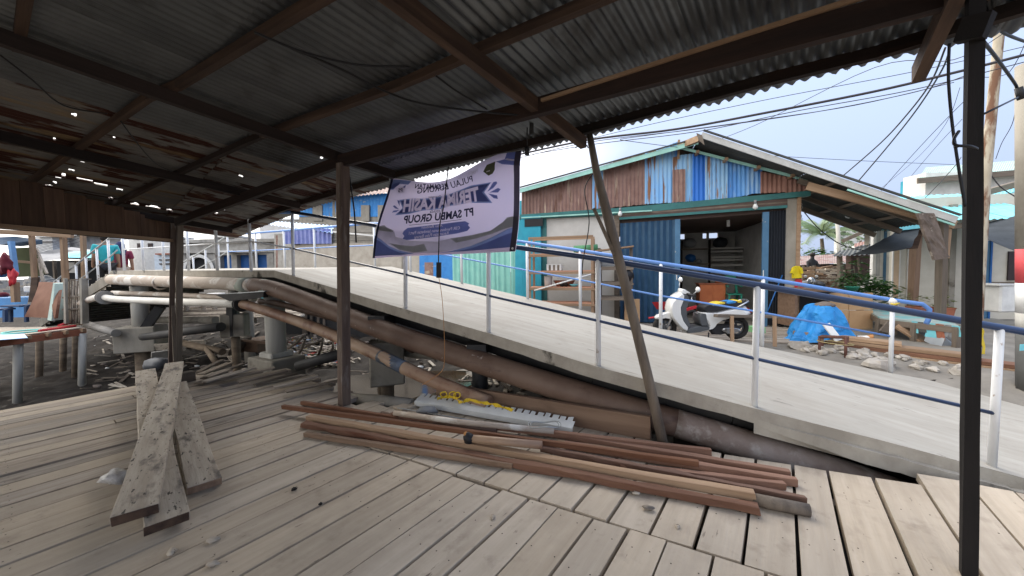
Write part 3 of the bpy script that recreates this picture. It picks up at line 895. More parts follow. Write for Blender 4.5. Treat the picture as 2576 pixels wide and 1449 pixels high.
# sloping flight down to the left end
dL = (near[0] - near[1]); dL.z = 0; dL.normalize()
sA = [near[0], near[0] + dL * 2.6 + Vector((0, 0, -.68)), near[0] + dL * 6 + Vector((0, 0, -1.5))]
sB = [farc[0], farc[0] + dL * 2.6 + Vector((0, 0, -.68)), farc[0] + dL * 6 + Vector((0, 0, -1.5))]
mb = MB()
for i in range(2):
    for k in range(8):
        a0 = lerp(sA[i], sA[i + 1], k / 8); a1 = lerp(sA[i], sA[i + 1], (k + 1) / 8); b0 = lerp(sB[i], sB[i + 1], k / 8); b1 = lerp(sB[i], sB[i + 1], (k + 1) / 8)
        a1 = Vector((a1.x, a1.y, a0.z)); b1 = Vector((b1.x, b1.y, b0.z))
        lo_ = Vector((0, 0, -.16))
        mb.add([a0, a1, b1, b0, a0 + lo_ * 2, a1 + lo_ * 2, b1 + lo_ * 2, b0 + lo_ * 2], [(0, 1, 2, 3), (7, 6, 5, 4), (0, 4, 5, 1), (1, 5, 6, 2), (2, 6, 7, 3)])
mb.obj('stair_flight', MT['concrete_side'], bridge)
stick('stringer', sA[0] + Vector((0, 0, -.12)), sA[2] + Vector((0, 0, -.12)), 0.07, 0.24, MT['concrete_grey'], bridge)
# railings
def rail(name, pts, r_, m):
    MB().tube(pts, r_, 12).obj(name, m, bridge)
RT = [(735, 534), (1020, 580), (1229, 612), (1505, 651), (1905, 717), (2515, 824)]
MR = [(737, 625), (1019, 690), (1227, 743), (1501, 806), (1895, 901), (2497, 1039)]
PBs = [(738, 688), (1020, 776), (1229, 834), (1505, 919), (1897, 1025), (2495, 1172)]
nposts = []
YS = [6.12, 4.76, 4.14, 3.52, 3.06, 2.66]
tops = []; mids = []
for (x, y), (xm, ym), (xb, yb), Y in zip(RT, MR, PBs, YS):
    b = P(xb, yb, Y); t = P(x, y, Y); m_ = P(xm, ym, Y)
    tops.append(t); mids.append(m_)
    MB().tube([b + Vector((0, 0, -.03)), Vector((t.x, t.y, t.z))], 0.025, 12).obj('railing_post', MT['white_paint'], bridge)
zend = tops[-1] + (tops[-1] - tops[-2]).normalized() * 1.2
# level part of the near railing
lv = []
for x, Y in [(313, 9.15), (361, 8.72), (413, 8.28), (475, 7.78), (547, 7.26), (632, 6.68)]:
    b = P(x, 678 + (x - 313) * 0, Y); b.z = lerp(near[0], near[1], (x - 290) / 400).z
    t = b + Vector((0, 0, 1.03))
    lv.append((b, t))
    MB().tube([b + Vector((0, 0, -.03)), t], 0.026, 10).obj('railing_post', MT['white_paint'], bridge)
rail('handrail', tops + [zend], 0.027, MT['navy_rail'])
rail('handrail', [lv[0][1]] + [q[1] for q in lv[1:]] + [tops[0]], 0.026, MT['blue_rail'])
rail('mid_rail', mids, 0.0145, MT['navy_rail'])
rail('mid_rail', [q[0] + Vector((0, 0, .52)) for q in lv] + [mids[0]], 0.0145, MT['white_paint'])
# stair railings, near and far
def stair_rail(base, n, first):
    bs = []
    for i in range(n):
        s_ = first + i * 0.78
        b = base + dL * s_ + Vector((0, 0, -.26 * s_))
        bs.append(b)
        MB().tube([b + Vector((0, 0, -.05)), b + Vector((0, 0, .95))], 0.025, 8).obj('railing_post', MT['white_paint'], bridge)
    rail('handrail', [base + Vector((0, 0, .98))] + [b + Vector((0, 0, .95)) for b in bs], 0.024, MT['steel_grey'])
    rail('mid_rail', [base + Vector((0, 0, .52))] + [b + Vector((0, 0, .48)) for b in bs], 0.014, MT['steel_grey'])
stair_rail(near[0] + (farc[0] - near[0]).normalized() * .06, 7, .55)
stair_rail(farc[0] - (farc[0] - near[0]).normalized() * .06, 7, .5)
# far railing
ft = []; fm = []
for x, yb, Y in [(1460, 778, 6.28), (1662, 826, 5.65), (1917, 872, 5.36), (2240, 937, 5.04)]:
    b = P(x, yb, Y); t = b + Vector((0, 0, 1.0)); ft.append(t); fm.append(b + Vector((0, 0, .5)))
    MB().tube([b + Vector((0, 0, -.03)), t], 0.026, 12).obj('railing_post', MT['white_paint'], bridge)
pre_t = []; pre_m = []
for x, tt in [(583, None), (636, None), (700, None), (768, None), (846, None), (928, None), (1032, .14), (1151, .45), (1291, .78)]:
    if tt is None:
        q = lerp(farc[0], farc[1], (x - 583) / (985 - 583) * .97 + .01)
        # keep posts evenly spaced along the level slab
        i_ = [583, 636, 700, 768, 846, 928].index(x)
        q = lerp(farc[0], farc[1], [0.0, .22, .42, .61, .79, .93][i_])
    else:
        q = lerp(farc[1], farc[4], tt)
    q = q + Vector((-.02, -.05, 0))
    t = q + Vector((0, 0, 1.0)); pre_t.append(t); pre_m.append(q + Vector((0, 0, .5)))
    MB().tube([q + Vector((0, 0, -.03)), t], 0.026, 10).obj('railing_post', MT['white_paint'], bridge)
e1 = P(2320, 765, 4.97); e2 = P(2338, 778, 4.95); e3 = P(2337, 800, 4.95); e4 = P(2330, 815, 4.95)
rail('handrail', pre_t + ft + [e1, e2, e3, e4], 0.028, MT['blue_rail'])
rail('mid_rail', pre_m + fm, 0.0145, MT['blue_rail'])
# girders and piers
def inset(pts_a, pts_b, t, dz):
    return [lerp(a, b, t) + Vector((0, 0, dz)) for a, b in zip(pts_a, pts_b)]
for t_ in (.14, .86):
    mb = MB()
    pts_ = inset(near, farc, t_, -TS - .12)
    for a, b in zip(pts_, pts_[1:]):
        mb.bar(a, b, 0.10, 0.20)
    mb.obj('girder', MT['black_steel'], bridge)
def along_bridge(x, t_):
    """point on the bridge centre strip whose near edge shows at picture x"""
    for i in range(len(near) - 1):
        pa, pb_ = near[i], near[i + 1]
        def px(q):
            v = np.array(q) - O
            return 1288 + 930 * (v @ _r) / (v @ _f)
        xa, xb = px(pa), px(pb_)
        if xa <= x <= xb:
            k_ = (x - xa) / (xb - xa)
            # perspective-correct along the edge
            za, zb = (np.array(pa) - O) @ _f, (np.array(pb_) - O) @ _f
            kk = k_ * za / (zb + k_ * (za - zb)) if abs(zb + k_ * (za - zb)) > 1e-6 else k_
            return lerp(lerp(pa, pb_, kk), lerp(farc[i], farc[i + 1], kk), t_)
    return near[-1]
def pier(x, t_, r_, block, col_m, zblock, pile=True, brace=False):
    q = along_bridge(x, t_)
    zt = q.z - TS - .2
    pr = MB()
    pr.tube([(q.x, q.y, zblock[0]), (q.x, q.y, zt)], r_, 14)
    pier_ = pr.obj('pier', col_m, bridge)
    if block:
        MB().box((q.x, q.y, (zblock[0] + zblock[1]) / 2), (block, block * .85, zblock[0] - zblock[1]), R(20)).obj('pile_cap', MT['concrete_grey'], pier_, bevel=.02)
        if pile:
            MB().tube([(q.x, q.y, ground_z(q.x, q.y) - .5), (q.x, q.y, zblock[1])], r_ * .9, 12).obj('pile', MT['pile'], pier_)
    c = q + Vector((0, 0, -TS - .17))
    acr = (farc[2] - near[2]); acr.z = 0; acr.normalize()
    MB().bar(c - acr * .35, c + acr * 2.4, .22, .16).obj('cross_beam', MT['black_steel'], pier_)
    return q
q = pier(312, .1, .17, .80, MT['concrete_white'], (.26, -.36))
a = P(345, 855, q.y - .15); b = P(404, 772, q.y + .1)
MB().bar(a, b, .27, .18).obj('brace', MT['black_steel'], bridge)
q = pier(540, .12, .085, .42, MT['concrete_white'], (.72, .27))
a = P(582, 845, q.y - .12); b = P(582, 755, q.y - .12)
MB().bar(a, b, .12, .12, up=(1, 0, 0)).obj('brace', MT['black_steel'], bridge)
q = pier(664, .06, .165, .0, MT['concrete_white'], (.02, -.3))
MB().box((q.x, q.y, -.18), (.78, .6, .42), R(-28)).obj('pile_cap', MT['concrete_grey'], bridge, bevel=.02)
MB().box((q.x, q.y, .07), (.40, .40, .10), R(-28)).obj('column_foot', MT['concrete_white'], bridge, bevel=.02)
pier(950, .08, .10, .46, MT['concrete_grey'], (.55, -.05))
pier(1190, .12, .10, .0, MT['black_steel'], (-.6, -.7))
pier(1700, .25, .10, .3, MT['concrete_grey'], (-.2, -.4))
for t_ in (.85,):
    for x in (360, 700, 1190):
        q = along_bridge(x, t_)
        MB().tube([(q.x, q.y, ground_z(q.x, q.y) - .4), (q.x, q.y, q.z - TS - .2)], .13, 12).obj('pier', MT['concrete_grey'], bridge)
# plate sticking out under the bend of the big pipe
MB().prism([P(548, 741, 6.3), P(670, 733, 6.1), P(668, 748, 6.1), P(585, 757, 6.2)], (.02, .1, 0)).obj('bracket_plate', MT['black_steel'], bridge)
MB().bar(P(560, 740, 6.35), P(675, 732, 6.05), .14, .015).obj('bracket_plate', MT['steel_grey'], bridge)

# ------------------------------------------------------------------ pipes along the bridge
def catmull(pts, n=6):
    o = []
    for i in range(len(pts) - 1):
        p0 = pts[max(i - 1, 0)]; p1 = pts[i]; p2 = pts[i + 1]; p3 = pts[min(i + 2, len(pts) - 1)]
        for k in range(n):
            t = k / n
            o.append(0.5 * ((2 * p1) + (p2 - p0) * t + (2 * p0 - 5 * p1 + 4 * p2 - p3) * t * t + (3 * p1 - p0 - 3 * p2 + p3) * t ** 3))
    o.append(pts[-1])
    return o
BP = [(280, 703, 8.95), (440, 709, 7.85), (560, 713, 7.0), (640, 718, 6.5), (700, 730, 6.1), (860, 790, 5.28), (1000, 843, 4.7), (1290, 938, 3.98), (1500, 1004, 3.62), (1700, 1064, 3.38), (1900, 1126, 3.14), (2110, 1194, 2.95), (2300, 1262, 2.8)]
bp = [P(*q) for q in BP]
big = thing('water_main', 'thick rusty brown pipe running down beside the ramp edge', 'pipe', bp[7])
MB().tube(catmull(bp[3:10], 5), 0.129, 20).obj('pipe_run', MT['pipe_rust'], big)
MB().tube(catmull(bp[9:], 5), 0.1292, 20).obj('pipe_run', MT['pipe_dusty'], big, label='dust covered lower end of the pipe')
MB().tube(catmull(bp[:4], 5), 0.120, 18).obj('pipe_run', MT['pipe_pale'], big, label='dusty whitened level stretch of the pipe')
for a, b in [((608, 716.5, 6.72), (628, 717.3, 6.58)), ((663, 721, 6.35), (682, 725.5, 6.22))]:
    MB().tube([P(*a), P(*b)], 0.133, 18).obj('joint_band', MT['band'], big)
q = P(404, 712, 8.1)
MB().torus(q, .135, .022, axis=(bp[1] - bp[0]).normalized(), n=18).obj('clamp_strap', MT['pipe_pale'], big)
P2 = [(612, 765, 6.25), (650, 776, 6.0), (760, 812, 5.5), (860, 853, 5.0), (950, 892, 4.6), (1010, 922, 4.4), (1110, 966, 4.15), (1230, 1015, 3.85)]
p2 = [P(*q) for q in P2]
sec = thing('tan_pipe', 'slimmer tan and orange pipe with a dark band, sloping below the thick pipe', 'pipe', p2[3])
MB().tube(catmull(p2, 5), 0.078, 16).obj('pipe_run', MT['pipe_tan'], sec)
MB().tube([P(957, 895.5, 4.575), P(1016, 924.5, 4.38)], 0.081, 16).obj('tape_band', MT['band_dark'], sec)
pw_ = [P(262, 748, 8.7), P(300, 753, 8.4), P(440, 759, 7.5), P(598, 764, 6.35)]
wp = thing('white_pipe', 'white plastic pipe with bolted flanges running level under the bridge', 'pipe', pw_[2])
MB().tube(catmull(pw_, 5), 0.073, 14).obj('pipe_run', MT['pipe_white'], wp)
for q, r_ in ((P(604, 765, 6.31), .125), (P(608, 766, 6.28), .125), (P(262, 748, 8.7), .16), (P(266, 748.5, 8.68), .16)):
    dd = (pw_[3] - pw_[2]).normalized()
    MB().tube([q - dd * .012, q + dd * .012], r_, 14).obj('flange', MT['black_steel'] if r_ < .15 else MT['pipe_grey'], wp)
gp = [P(283, 737, 9.3), P(360, 739, 8.8), P(440, 742, 8.2), P(560, 748, 7.3), P(640, 752, 6.8)]
t_ = MB().tube(catmull(gp, 4), .058, 12).obj('grey_pipe', MT['pipe_pale'], kind=None); tag(t_, 'dusty grey pipe lying just behind the white plastic pipe', 'pipe')
lp = [P(258, 747, 8.9), P(240, 749, 9.0), P(217, 757, 9.15), P(190, 768, 9.3), P(160, 779, 9.5)]
t_ = MB().tube(catmull(lp, 4), .075, 12).obj('brown_pipe', MT['pipe_pale']); tag(t_, 'brown pipe bending down to the left from the grey flange', 'pipe')
sp = [P(655, 757, 6.6), P(690, 762, 6.45), P(725, 770, 6.3), P(765, 781, 6.1), P(860, 806, 5.75), P(960, 842, 5.4), P(1040, 880, 5.1)]
t_ = MB().tube(catmull(sp, 4), .052, 12).obj('brown_pipe', MT['pipe_rust']); tag(t_, 'thin brown pipe half hidden below the thick rusty pipe', 'pipe')
tp = [P(983, 878, 5.6), P(1040, 887, 5.3), P(1120, 893, 5.05), P(1260, 915, 4.8), P(1345, 925, 4.6)]
t_ = MB().tube(catmull(tp, 4), .075, 12).obj('concrete_pipe', MT['concrete_grey']); tag(t_, 'pale grey pipe under the ramp beside the concrete block', 'pipe')
for i, (aa, bb, r_, lb) in enumerate([((217, 816, 9.5), (292, 838, 8.7), .09, 'grey pipe tying the platform side to the left pier'), ((360, 848, 8.6), (556, 822, 6.9), .085, 'black pipe lying between the two left piers'),
                                   ((750, 921, 6.2), (872, 886, 5.9), .085, 'black pipe on the mud right of the column base'), ((380, 805, 11.5), (543, 805, 9.6), .10, 'long pale pipe on the mud behind the second pier')]):
    t_ = MB().tube([P(*aa), P(*bb)], r_, 12).obj('tie_pipe', [MT['pipe_grey'], MT['black_steel'], MT['black_steel'], MT['concrete_grey']][i]); tag(t_, lb, 'pipe')
t_ = MB().tube([P(872, 1006, 4.6), P(960, 1012, 4.35), P(1040, 1022, 4.15)], .085, 14).obj('grey_pipe', MT['concrete_grey']); tag(t_, 'short dirty grey pipe below the deck gap right of the middle post', 'pipe')
# ------------------------------------------------------------------ shop with the patched tin gable
FB = PZ(1990, 822, 0.2)
FA = Vector((0.30, 9.85, 0.2))
FD = (FB - FA); FD.z = 0; FD.normalize()
FN = Vector((FD.y, -FD.x, 0))            # towards the camera
def F(x, y, off=0.0):
    a = FA + FN * off; b = FB + FN * off
    return PV(x, y, a, b)
def FG(x, z, off=0.0):
    q = F(x, 600, off)
    return Vector((q.x, q.y, z))
shop = thing('shop_building', 'market shop with blue and brown patched tin gable and open shutter doors', 'shop', F(1720, 800))
plain('tin_brown', (0.27, 0.17, 0.145), 0.7, (0.20, 0.115, 0.095), rnd=0.12, c3=(0.46, 0.37, 0.28), s3=(0.8, 9, 9), lo3=0.59, hi3=0.68, c4=(0.13, 0.065, 0.045), s4=(1.2, 5, 5), lo4=.58, hi4=.68)
plain('tin_red', (0.29, 0.155, 0.12), 0.7, (0.21, 0.105, 0.08), rnd=0.1)
MT['tin_blue'] = mat('bright blue tin', (0.045, 0.20, 0.58), (0.14, 0.36, 0.72), (0.8, 3, 3), 0.55, rnd=0.12, c3=(0.26, 0.42, 0.60), s3=(0.7, 6, 6), lo3=0.48, hi3=0.66, c4=(0.20, 0.13, 0.08), s4=(.6, 7, 7), lo4=.61, hi4=.66)
MT['tin_bluerust'] = mat('peeling blue tin', (0.17, 0.40, 0.74), (0.28, 0.47, 0.66), (0.8, 4, 4), 0.6, c3=(0.21, 0.105, 0.06), s3=(0.55, 9, 9), lo3=0.56, hi3=0.6, c4=(0.45, 0.45, 0.36), s4=(0.8, 9, 9), lo4=0.58, hi4=0.68)
MT['tin_deep'] = mat('deep blue tin', (0.02, 0.13, 0.50), (0.03, 0.17, 0.60), (1, 4, 4), 0.5)
MT['tin_dark'] = mat('dark tin underside', (0.085, 0.09, 0.085), (0.05, 0.052, 0.05), (2, 2, 2), 0.7)
plain('teal_paint', (0.045, 0.17, 0.165), 0.6, (0.035, 0.13, 0.13))
plain('mint_paint', (0.36, 0.66, 0.58), 0.6)
plain('teal_wall', (0.035, 0.33, 0.44), 0.7, (0.03, 0.27, 0.38))
plain('aqua_tin', (0.22, 0.62, 0.68), 0.5, (0.17, 0.52, 0.60))
MT['plaster'] = mat('stained white plaster', (0.56, 0.55, 0.52), (0.46, 0.45, 0.42), (2, 2, 2), 0.9, c3=(0.25, 0.24, 0.22), s3=(1.3, 1.3, 1.3), lo3=0.60, hi3=0.78)
plain('cream_wall', (0.58, 0.55, 0.48), 0.85, (0.52, 0.49, 0.42))
plain('white_wall', (0.72, 0.71, 0.68), 0.85, (0.62, 0.61, 0.58))
plain('shutter_blue', (0.032, 0.085, 0.155), 0.5, (0.022, 0.062, 0.12))
plain('frame_blue', (0.075, 0.175, 0.29), 0.55, (0.055, 0.14, 0.24), c3=(0.4, 0.4, 0.38), s3=(8, 8, 8), lo3=0.64, hi3=0.7)
plain('shutter_dark', (0.03, 0.035, 0.045), 0.6)
plain('dim_wall', (0.6, 0.59, 0.56), 0.9)
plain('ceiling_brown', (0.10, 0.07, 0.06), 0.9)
plain('terracotta', (0.36, 0.13, 0.075), 0.7)
plain('orange', (0.50, 0.16, 0.06), 0.6, (0.42, 0.12, 0.045))
plain('green_plastic', (0.03, 0.24, 0.17), 0.4)
plain('green_mat', (0.09, 0.27, 0.13), 0.6)
plain('shelf_top', (0.52, 0.27, 0.17), 0.7, (0.44, 0.22, 0.14))
plain('white_plastic', (0.74, 0.74, 0.72), 0.4)
plain('grey_plastic', (0.25, 0.26, 0.27), 0.5)
plain('red_plastic', (0.55, 0.035, 0.045), 0.4)
plain('blue_plastic', (0.02, 0.12, 0.36), 0.4)
plain('bulb', (0.75, 0.76, 0.74), 0.2)
plain('yellow_cloth', (0.75, 0.60, 0.02), 0.8)
plain('tan_panel', (0.50, 0.32, 0.175), 0.8, (0.45, 0.28, 0.15))
plain('blue_tarp', (0.018, 0.19, 0.50), 0.5, (0.03, 0.26, 0.60), bump=0.4, bscale=(7, 7, 7))
plain('shade_net', (0.085, 0.095, 0.105), 0.9, (0.06, 0.068, 0.075), trans=0.25)

# gable cladding, sheet by sheet
GS = [(1312, 1402, 481, 453, 541, 536, 'tin_brown'), (1402, 1495, 453, 424, 537, 527, 'tin_brown'), (1490, 1517, 424, 417, 526, 524, 'tin_bluerust'), (1514, 1625, 418, 382, 524, 514, 'tin_brown'),
      (1622, 1694, 383, 361, 514, 510, 'tin_bluerust'), (1691, 1706, 361, 356, 395, 391, 'tin_blue'), (1690, 1745, 393, 386, 510, 507, 'tin_bluerust'), (1742, 1777, 388, 391, 512, 502, 'tin_deep'),
      (1774, 1830, 392, 404, 507, 499, 'tin_bluerust'), (1826, 1917, 405, 428, 500, 485, 'tin_blue'), (1913, 1978, 431, 444, 486, 483, 'tin_red'), (1975, 2032, 445, 458, 485, 480, 'tin_red')]
for i, (xl, xr, tl, tr, bl, br, m_) in enumerate(GS):
    o_ = 0.03 + 0.012 * (i % 3)
    corr(F(xl, bl, o_), F(xr, br, o_), F(xl, tl, o_), F(xr, tr, o_), 0.092, 0.011, FN, MT[m_], 'gable_sheet', shop, rows=5, jag=0.02, dent=0.01)
corr(F(1691.5, 509, .085), F(1724, 507, .085), F(1691.5, 427, .085), F(1724, 425, .085), 0.092, 0.012, FN, MT['tin_brown'], 'patch_sheet', shop, rows=3)
MB().bar(F(1706, 400, .06), F(1708, 352, .06), .05, .05, up=FN).obj('king_post', MT['tanwood'], shop)
MB().prism([F(1316, 488, -.1), F(1712, 366, -.1), F(2026, 462, -.1), F(2026, 490, -.1), F(1560, 530, -.1), F(1316, 545, -.1)], FN * .03).obj('gable_shade_sheet', MT['ceiling_brown'], shop)  # added dark sheet stands for the shaded roof space and blocks the sky
# beam over the opening
MB().prism([F(1308, 541, 0), F(1308, 553, 0), F(1560, 541, 0), F(2035, 494, 0), F(2035, 481, 0), F(1560, 524, 0)], FN * .16).obj('eave_beam', MT['teal_paint'], shop)
MB().bar(F(1312, 548, .12), F(1640, 530, .12), .03, .03).obj('trim', MT['mint_paint'], shop)
# roof
T_ = F(1765, 337, .75); E_ = F(2408, 551, .75)
S_ = lerp(T_, E_, (F(2040, 430, .75) - T_).length / (E_ - T_).length)
RZ = ((E_ - T_).cross(FN)).normalized()
if RZ.z < 0: RZ.negate()
def sheets(a, b, depth, m_, n, nrm, nm='roof_sheet', front=0.0, pitch=.09):
    for k in range(n):
        # ridges run down the slope: front edge a-b is the slope line, width is the depth
        d0 = -FN * (depth * k / n + front); d1 = -FN * (depth * (k + 1) / n + front + .04)
        lift = Vector((0, 0, .012 * (k % 2)))
        corr(b + d0 + lift, b + d1 + lift, a + d0 + lift, a + d1 + lift, pitch, .011, nrm, m_, nm, shop, rows=2, jag=.01)
sheets(T_, S_, 7.5, MT['tin_dark'], 9, RZ)
sheets(S_, E_, 2.35, MT['tin_dark'], 3, RZ)
L0 = T_ - FN * .45 + UZ * .03; L1 = F(1304, 476, .28)
RL = ((L1 - L0).cross(FN)).normalized()
if RL.z < 0: RL.negate()
sheets(L0, L1, 7.2, MT['tin_dark'], 8, RL)
# barge boards
MB().bar(T_ + RZ * -.02, E_ + RZ * -.02, .03, .115, up=RZ).obj('barge_board', plain('grey_white', (.55, .55, .53), .7, (.42, .42, .40)), shop)
MB().bar(T_ + RZ * .075 + FN * .02, E_ + RZ * .075 + FN * .02, .05, .03, up=RZ).obj('barge_cap', MT['tin_dark'], shop)
MB().bar(lerp(T_, E_, .62) - RZ * .13 + FN * .02, E_ - RZ * .12 + FN * .02, .03, .03, up=RZ).obj('barge_trim', MT['mint_paint'], shop)
MB().bar(L0 - RL * .05, L1 - RL * .05, .03, .10, up=RL).obj('barge_board', MT['mint_paint'], shop)
MB().bar(L0 + RL * .03 + FN * .02, L1 + RL * .03 + FN * .02, .05, .025, up=RL).obj('barge_cap', MT['tin_dark'], shop)
MB().bar(F(1714, 372, .2), F(2032, 453, .2), .03, .055).obj('gable_trim', MT['mint_paint'], shop)
MB().bar(F(1700, 372, -.1), F(1762, 347, .76), .09, .13).obj('ridge_beam', MT['tanwood'], shop)
MB().prism([F(1752, 335, .78), F(1766, 341, .78), F(1772, 365, .78), F(1757, 352, .78)], FN * .03).obj('ridge_cap', MT['greywood'], shop)
for t_ in (.12, .35, .6, .85):
    q = lerp(F(1714, 382, 0), F(2032, 462, 0), t_)
    MB().bar(q - FN * .2, q + FN * .3, .06, .06).obj('purlin', MT['tanwood'], shop)
# timber under the right wing
a = F(2030, 468, .55); b = F(2402, 566, .55)
stick('wing_beam', a, b, .06, .15, MT['tanwood'], shop, wob=.004, seg=5)
for dd in (-.3, .6, 1.45):
    stick('wing_rafter', S_ - FN * (dd + .75) - RZ * .10, E_ - FN * (dd + .75) - RZ * .10, .06, .10, MT['greywood'], shop, wob=.004, seg=3)
for t_ in (.2, .5, .8):
    q = lerp(S_, E_, t_) - RZ * .045
    stick('wing_purlin', q, q - FN * 2.3, .05, .05, MT['greywood'], shop)
# column and wall pieces
def fbox(xl, xr, z0, z1, d, off, m_, nm, **k):
    a = FG(xl, 0, off); b = FG(xr, 0, off)
    c = (a + b) / 2 - FN * d / 2
    MB().box((c.x, c.y, (z0 + z1) / 2), ((b - a).length, d, z1 - z0), math.atan2(FD.y, FD.x)).obj(nm, m_, shop, **k)
ZT = F(2000, 497).z
fbox(1976, 2004, 0.18, ZT - .02, .22, .02, MT['concrete_grey'], 'column')
fbox(2004, 2014, 0.18, ZT, .12, .04, MT['tanwood'], 'door_post')
fbox(1545, 1558, 0.2, ZT - .1, .12, .06, MT['greywood'], 'door_post')
fbox(1374, 1545, 0.15, ZT - .05, .12, -.02, MT['plaster'], 'front_wall')
fbox(1312, 1360, .25, ZT - .08, .10, .10, MT['teal_wall'], 'side_panel')
fbox(1360, 1375, .25, ZT - .08, .12, .0, MT['teal_paint'], 'side_post')
fbox(1320, 1366, F(1340, 571).z, F(1340, 552).z, .02, .115, MT['black'], 'vent')
fbox(1312, 1375, .1, .42, .14, .13, MT['concrete_white'], 'plinth')
for xa, xb, ya, yb in [(1400, 1426, 646, 628), (1498, 1518, 645, 626)]:
    fbox(xa * 1.0 + 85, xa + 109, F(1450, 646).z, F(1450, 629).z, .03, .0, MT['tin_dark'], 'vent_block') if xa < 1450 else None
# lintel bands above the doors
for k_, (ya, yb, m_) in enumerate([(541, 548, 'ceiling_brown'), (548, 552, 'greywood'), (552, 557, 'ceiling_brown'), (557, 559, 'teal_paint')]):
    off = .05 + .012 * k_
    MB().prism([F(1558, ya - 10, off), F(1558, yb - 6, off), F(1980, yb - 36, off), F(1980, ya - 41, off)], FN * .04).obj('lintel', MT[m_], shop)
MB().prism([F(1556, 536, -.06), F(1982, 498, -.06), F(1982, 532, -.06), F(1556, 566, -.06)], FN * .03).obj('lintel_light_stop', MT['ceiling_brown'], shop)  # added dark board that stops sky light leaking in above the doors
# closed shutter leaves on the left, folded pack on the right
def shutter(xl, xr, n, m_, y0l, y0r):
    for k in range(n):
        xa = xl + (xr - xl) * k / n; xb = xl + (xr - xl) * (k + 1) / n
        a = FG(xa, .22, .0 if k % 2 else .045); b = FG(xb, .22, .045 if k % 2 else .0)
        zt = lerp(F(xl, y0l).z, F(xr, y0r).z, (k + .5) / n)
        h = zt - .22
        MB().add([a, b, b + UZ * h, a + UZ * h, a - FN * .006, b - FN * .006, b + UZ * h - FN * .006, a + UZ * h - FN * .006], [(0, 1, 2, 3), (7, 6, 5, 4), (0, 4, 5, 1), (2, 6, 7, 3), (1, 5, 6, 2), (0, 3, 7, 4)]).obj('shutter_leaf', m_, shop)
shutter(1560, 1698, 18, MT['shutter_blue'], 562, 553)
fbox(1698, 1711, .2, F(1705, 552).z, .05, .05, MT['frame_blue'], 'shutter_post')
shutter(1934, 1976, 12, MT['shutter_dark'], 533, 529)
fbox(1918, 1934, .2, F(1925, 534).z, .05, .05, MT['frame_blue'], 'shutter_post')
fbox(1921, 1923, 1.25, 1.45, .02, .08, MT['white_plastic'], 'handle')
fbox(1702, 1704, 1.25, 1.42, .02, .08, MT['white_plastic'], 'handle')
# the room behind
dep = 4.2
c0 = FG(1545, 0, -.1); c1 = FG(1985, 0, -.1)
def rbox(a, b, z0, z1, th, m_, nm):
    d = (b - a); L = math.hypot(d.x, d.y); c = (a + b) / 2
    MB().box((c.x, c.y, (z0 + z1) / 2), (L, th, z1 - z0), math.atan2(d.y, d.x)).obj(nm, m_, shop)
wl = FG(1320, 0, -.1)
rbox(wl, wl - FN * dep, .15, 3.4, .1, MT['dim_wall'], 'inner_wall')
rbox(c1 + FD * .05, c1 + FD * .05 - FN * dep, .15, 3.2, .1, MT['dim_wall'], 'inner_wall')
bw0 = wl - FN * dep; bw1 = c1 + FD * .1 - FN * dep
# back wall in strips that leave the small vent windows open
def backz(y): return PV(1800, y, bw0, bw1).z
zw0, zw1 = backz(599), backz(586)
rbox(bw0, bw1, .15, zw0, .1, MT['dim_wall'], 'back_wall')
rbox(bw0, bw1, zw1, 3.3, .1, MT['dim_wall'], 'back_wall')
spans = [(1560, 1711), (1722, 1767), (1777, 1783), (1805, 1856), (1876, 1878), (1898, 1990)]
for a_, b_ in spans:
    qa = PV(a_, 595, bw0, bw1); qb = PV(b_, 595, bw0, bw1)
    rbox(Vector((qa.x, qa.y, 0)), Vector((qb.x, qb.y, 0)), zw0, zw1, .1, MT['dim_wall'], 'back_wall')
cc = [wl, c1, c1 - FN * dep, wl - FN * dep]
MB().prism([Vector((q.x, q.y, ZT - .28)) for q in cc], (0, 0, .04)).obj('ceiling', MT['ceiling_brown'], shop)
MB().prism([Vector((q.x, q.y, .17)) for q in [FG(1312, 0, .3), FG(2020, 0, .3), FG(2020, 0, .3) - FN * 5, FG(1312, 0, .3) - FN * 5]], (0, 0, .05)).obj('floor', MT['concrete_grey'], shop)
for y_ in (553,):
    q = lerp(c0, c1, .68) - FN * 1.2
MB().tube([F(1832, 545, -1.0), F(1832, 570, -1.0)], .04, 10).obj('lamp_tube', MT['bulb'], shop)
# plank walkway in front of the shop
walk = thing('shop_walkway', None, None, FG(1700, .15, 1.2), kind='structure')
for k in range(8):
    a = FG(1330, .14, .35 + k * .2); b = FG(2030, .14, .35 + k * .2)
    a.z = b.z = .205 - k * .006
    w_ = .19
    n_ = [0, .33, .7, 1] if k % 2 else [0, .5, 1]
    for t0, t1 in zip(n_, n_[1:]):
        if side(*lerp(a, b, t0 * .5 + t1 * .5).xy)[0] < 3.0: continue
        stick('plank', lerp(a, b, t0 + .002), lerp(a, b, t1 - .002), w_, .03, MT['deck_old'], walk, wob=.003, seg=3)
MB().box(FG(1800, 0.02, .9), (5.4, 1.4, .2), math.atan2(FD.y, FD.x)).obj('walkway_base', MT['concrete_grey'], walk)
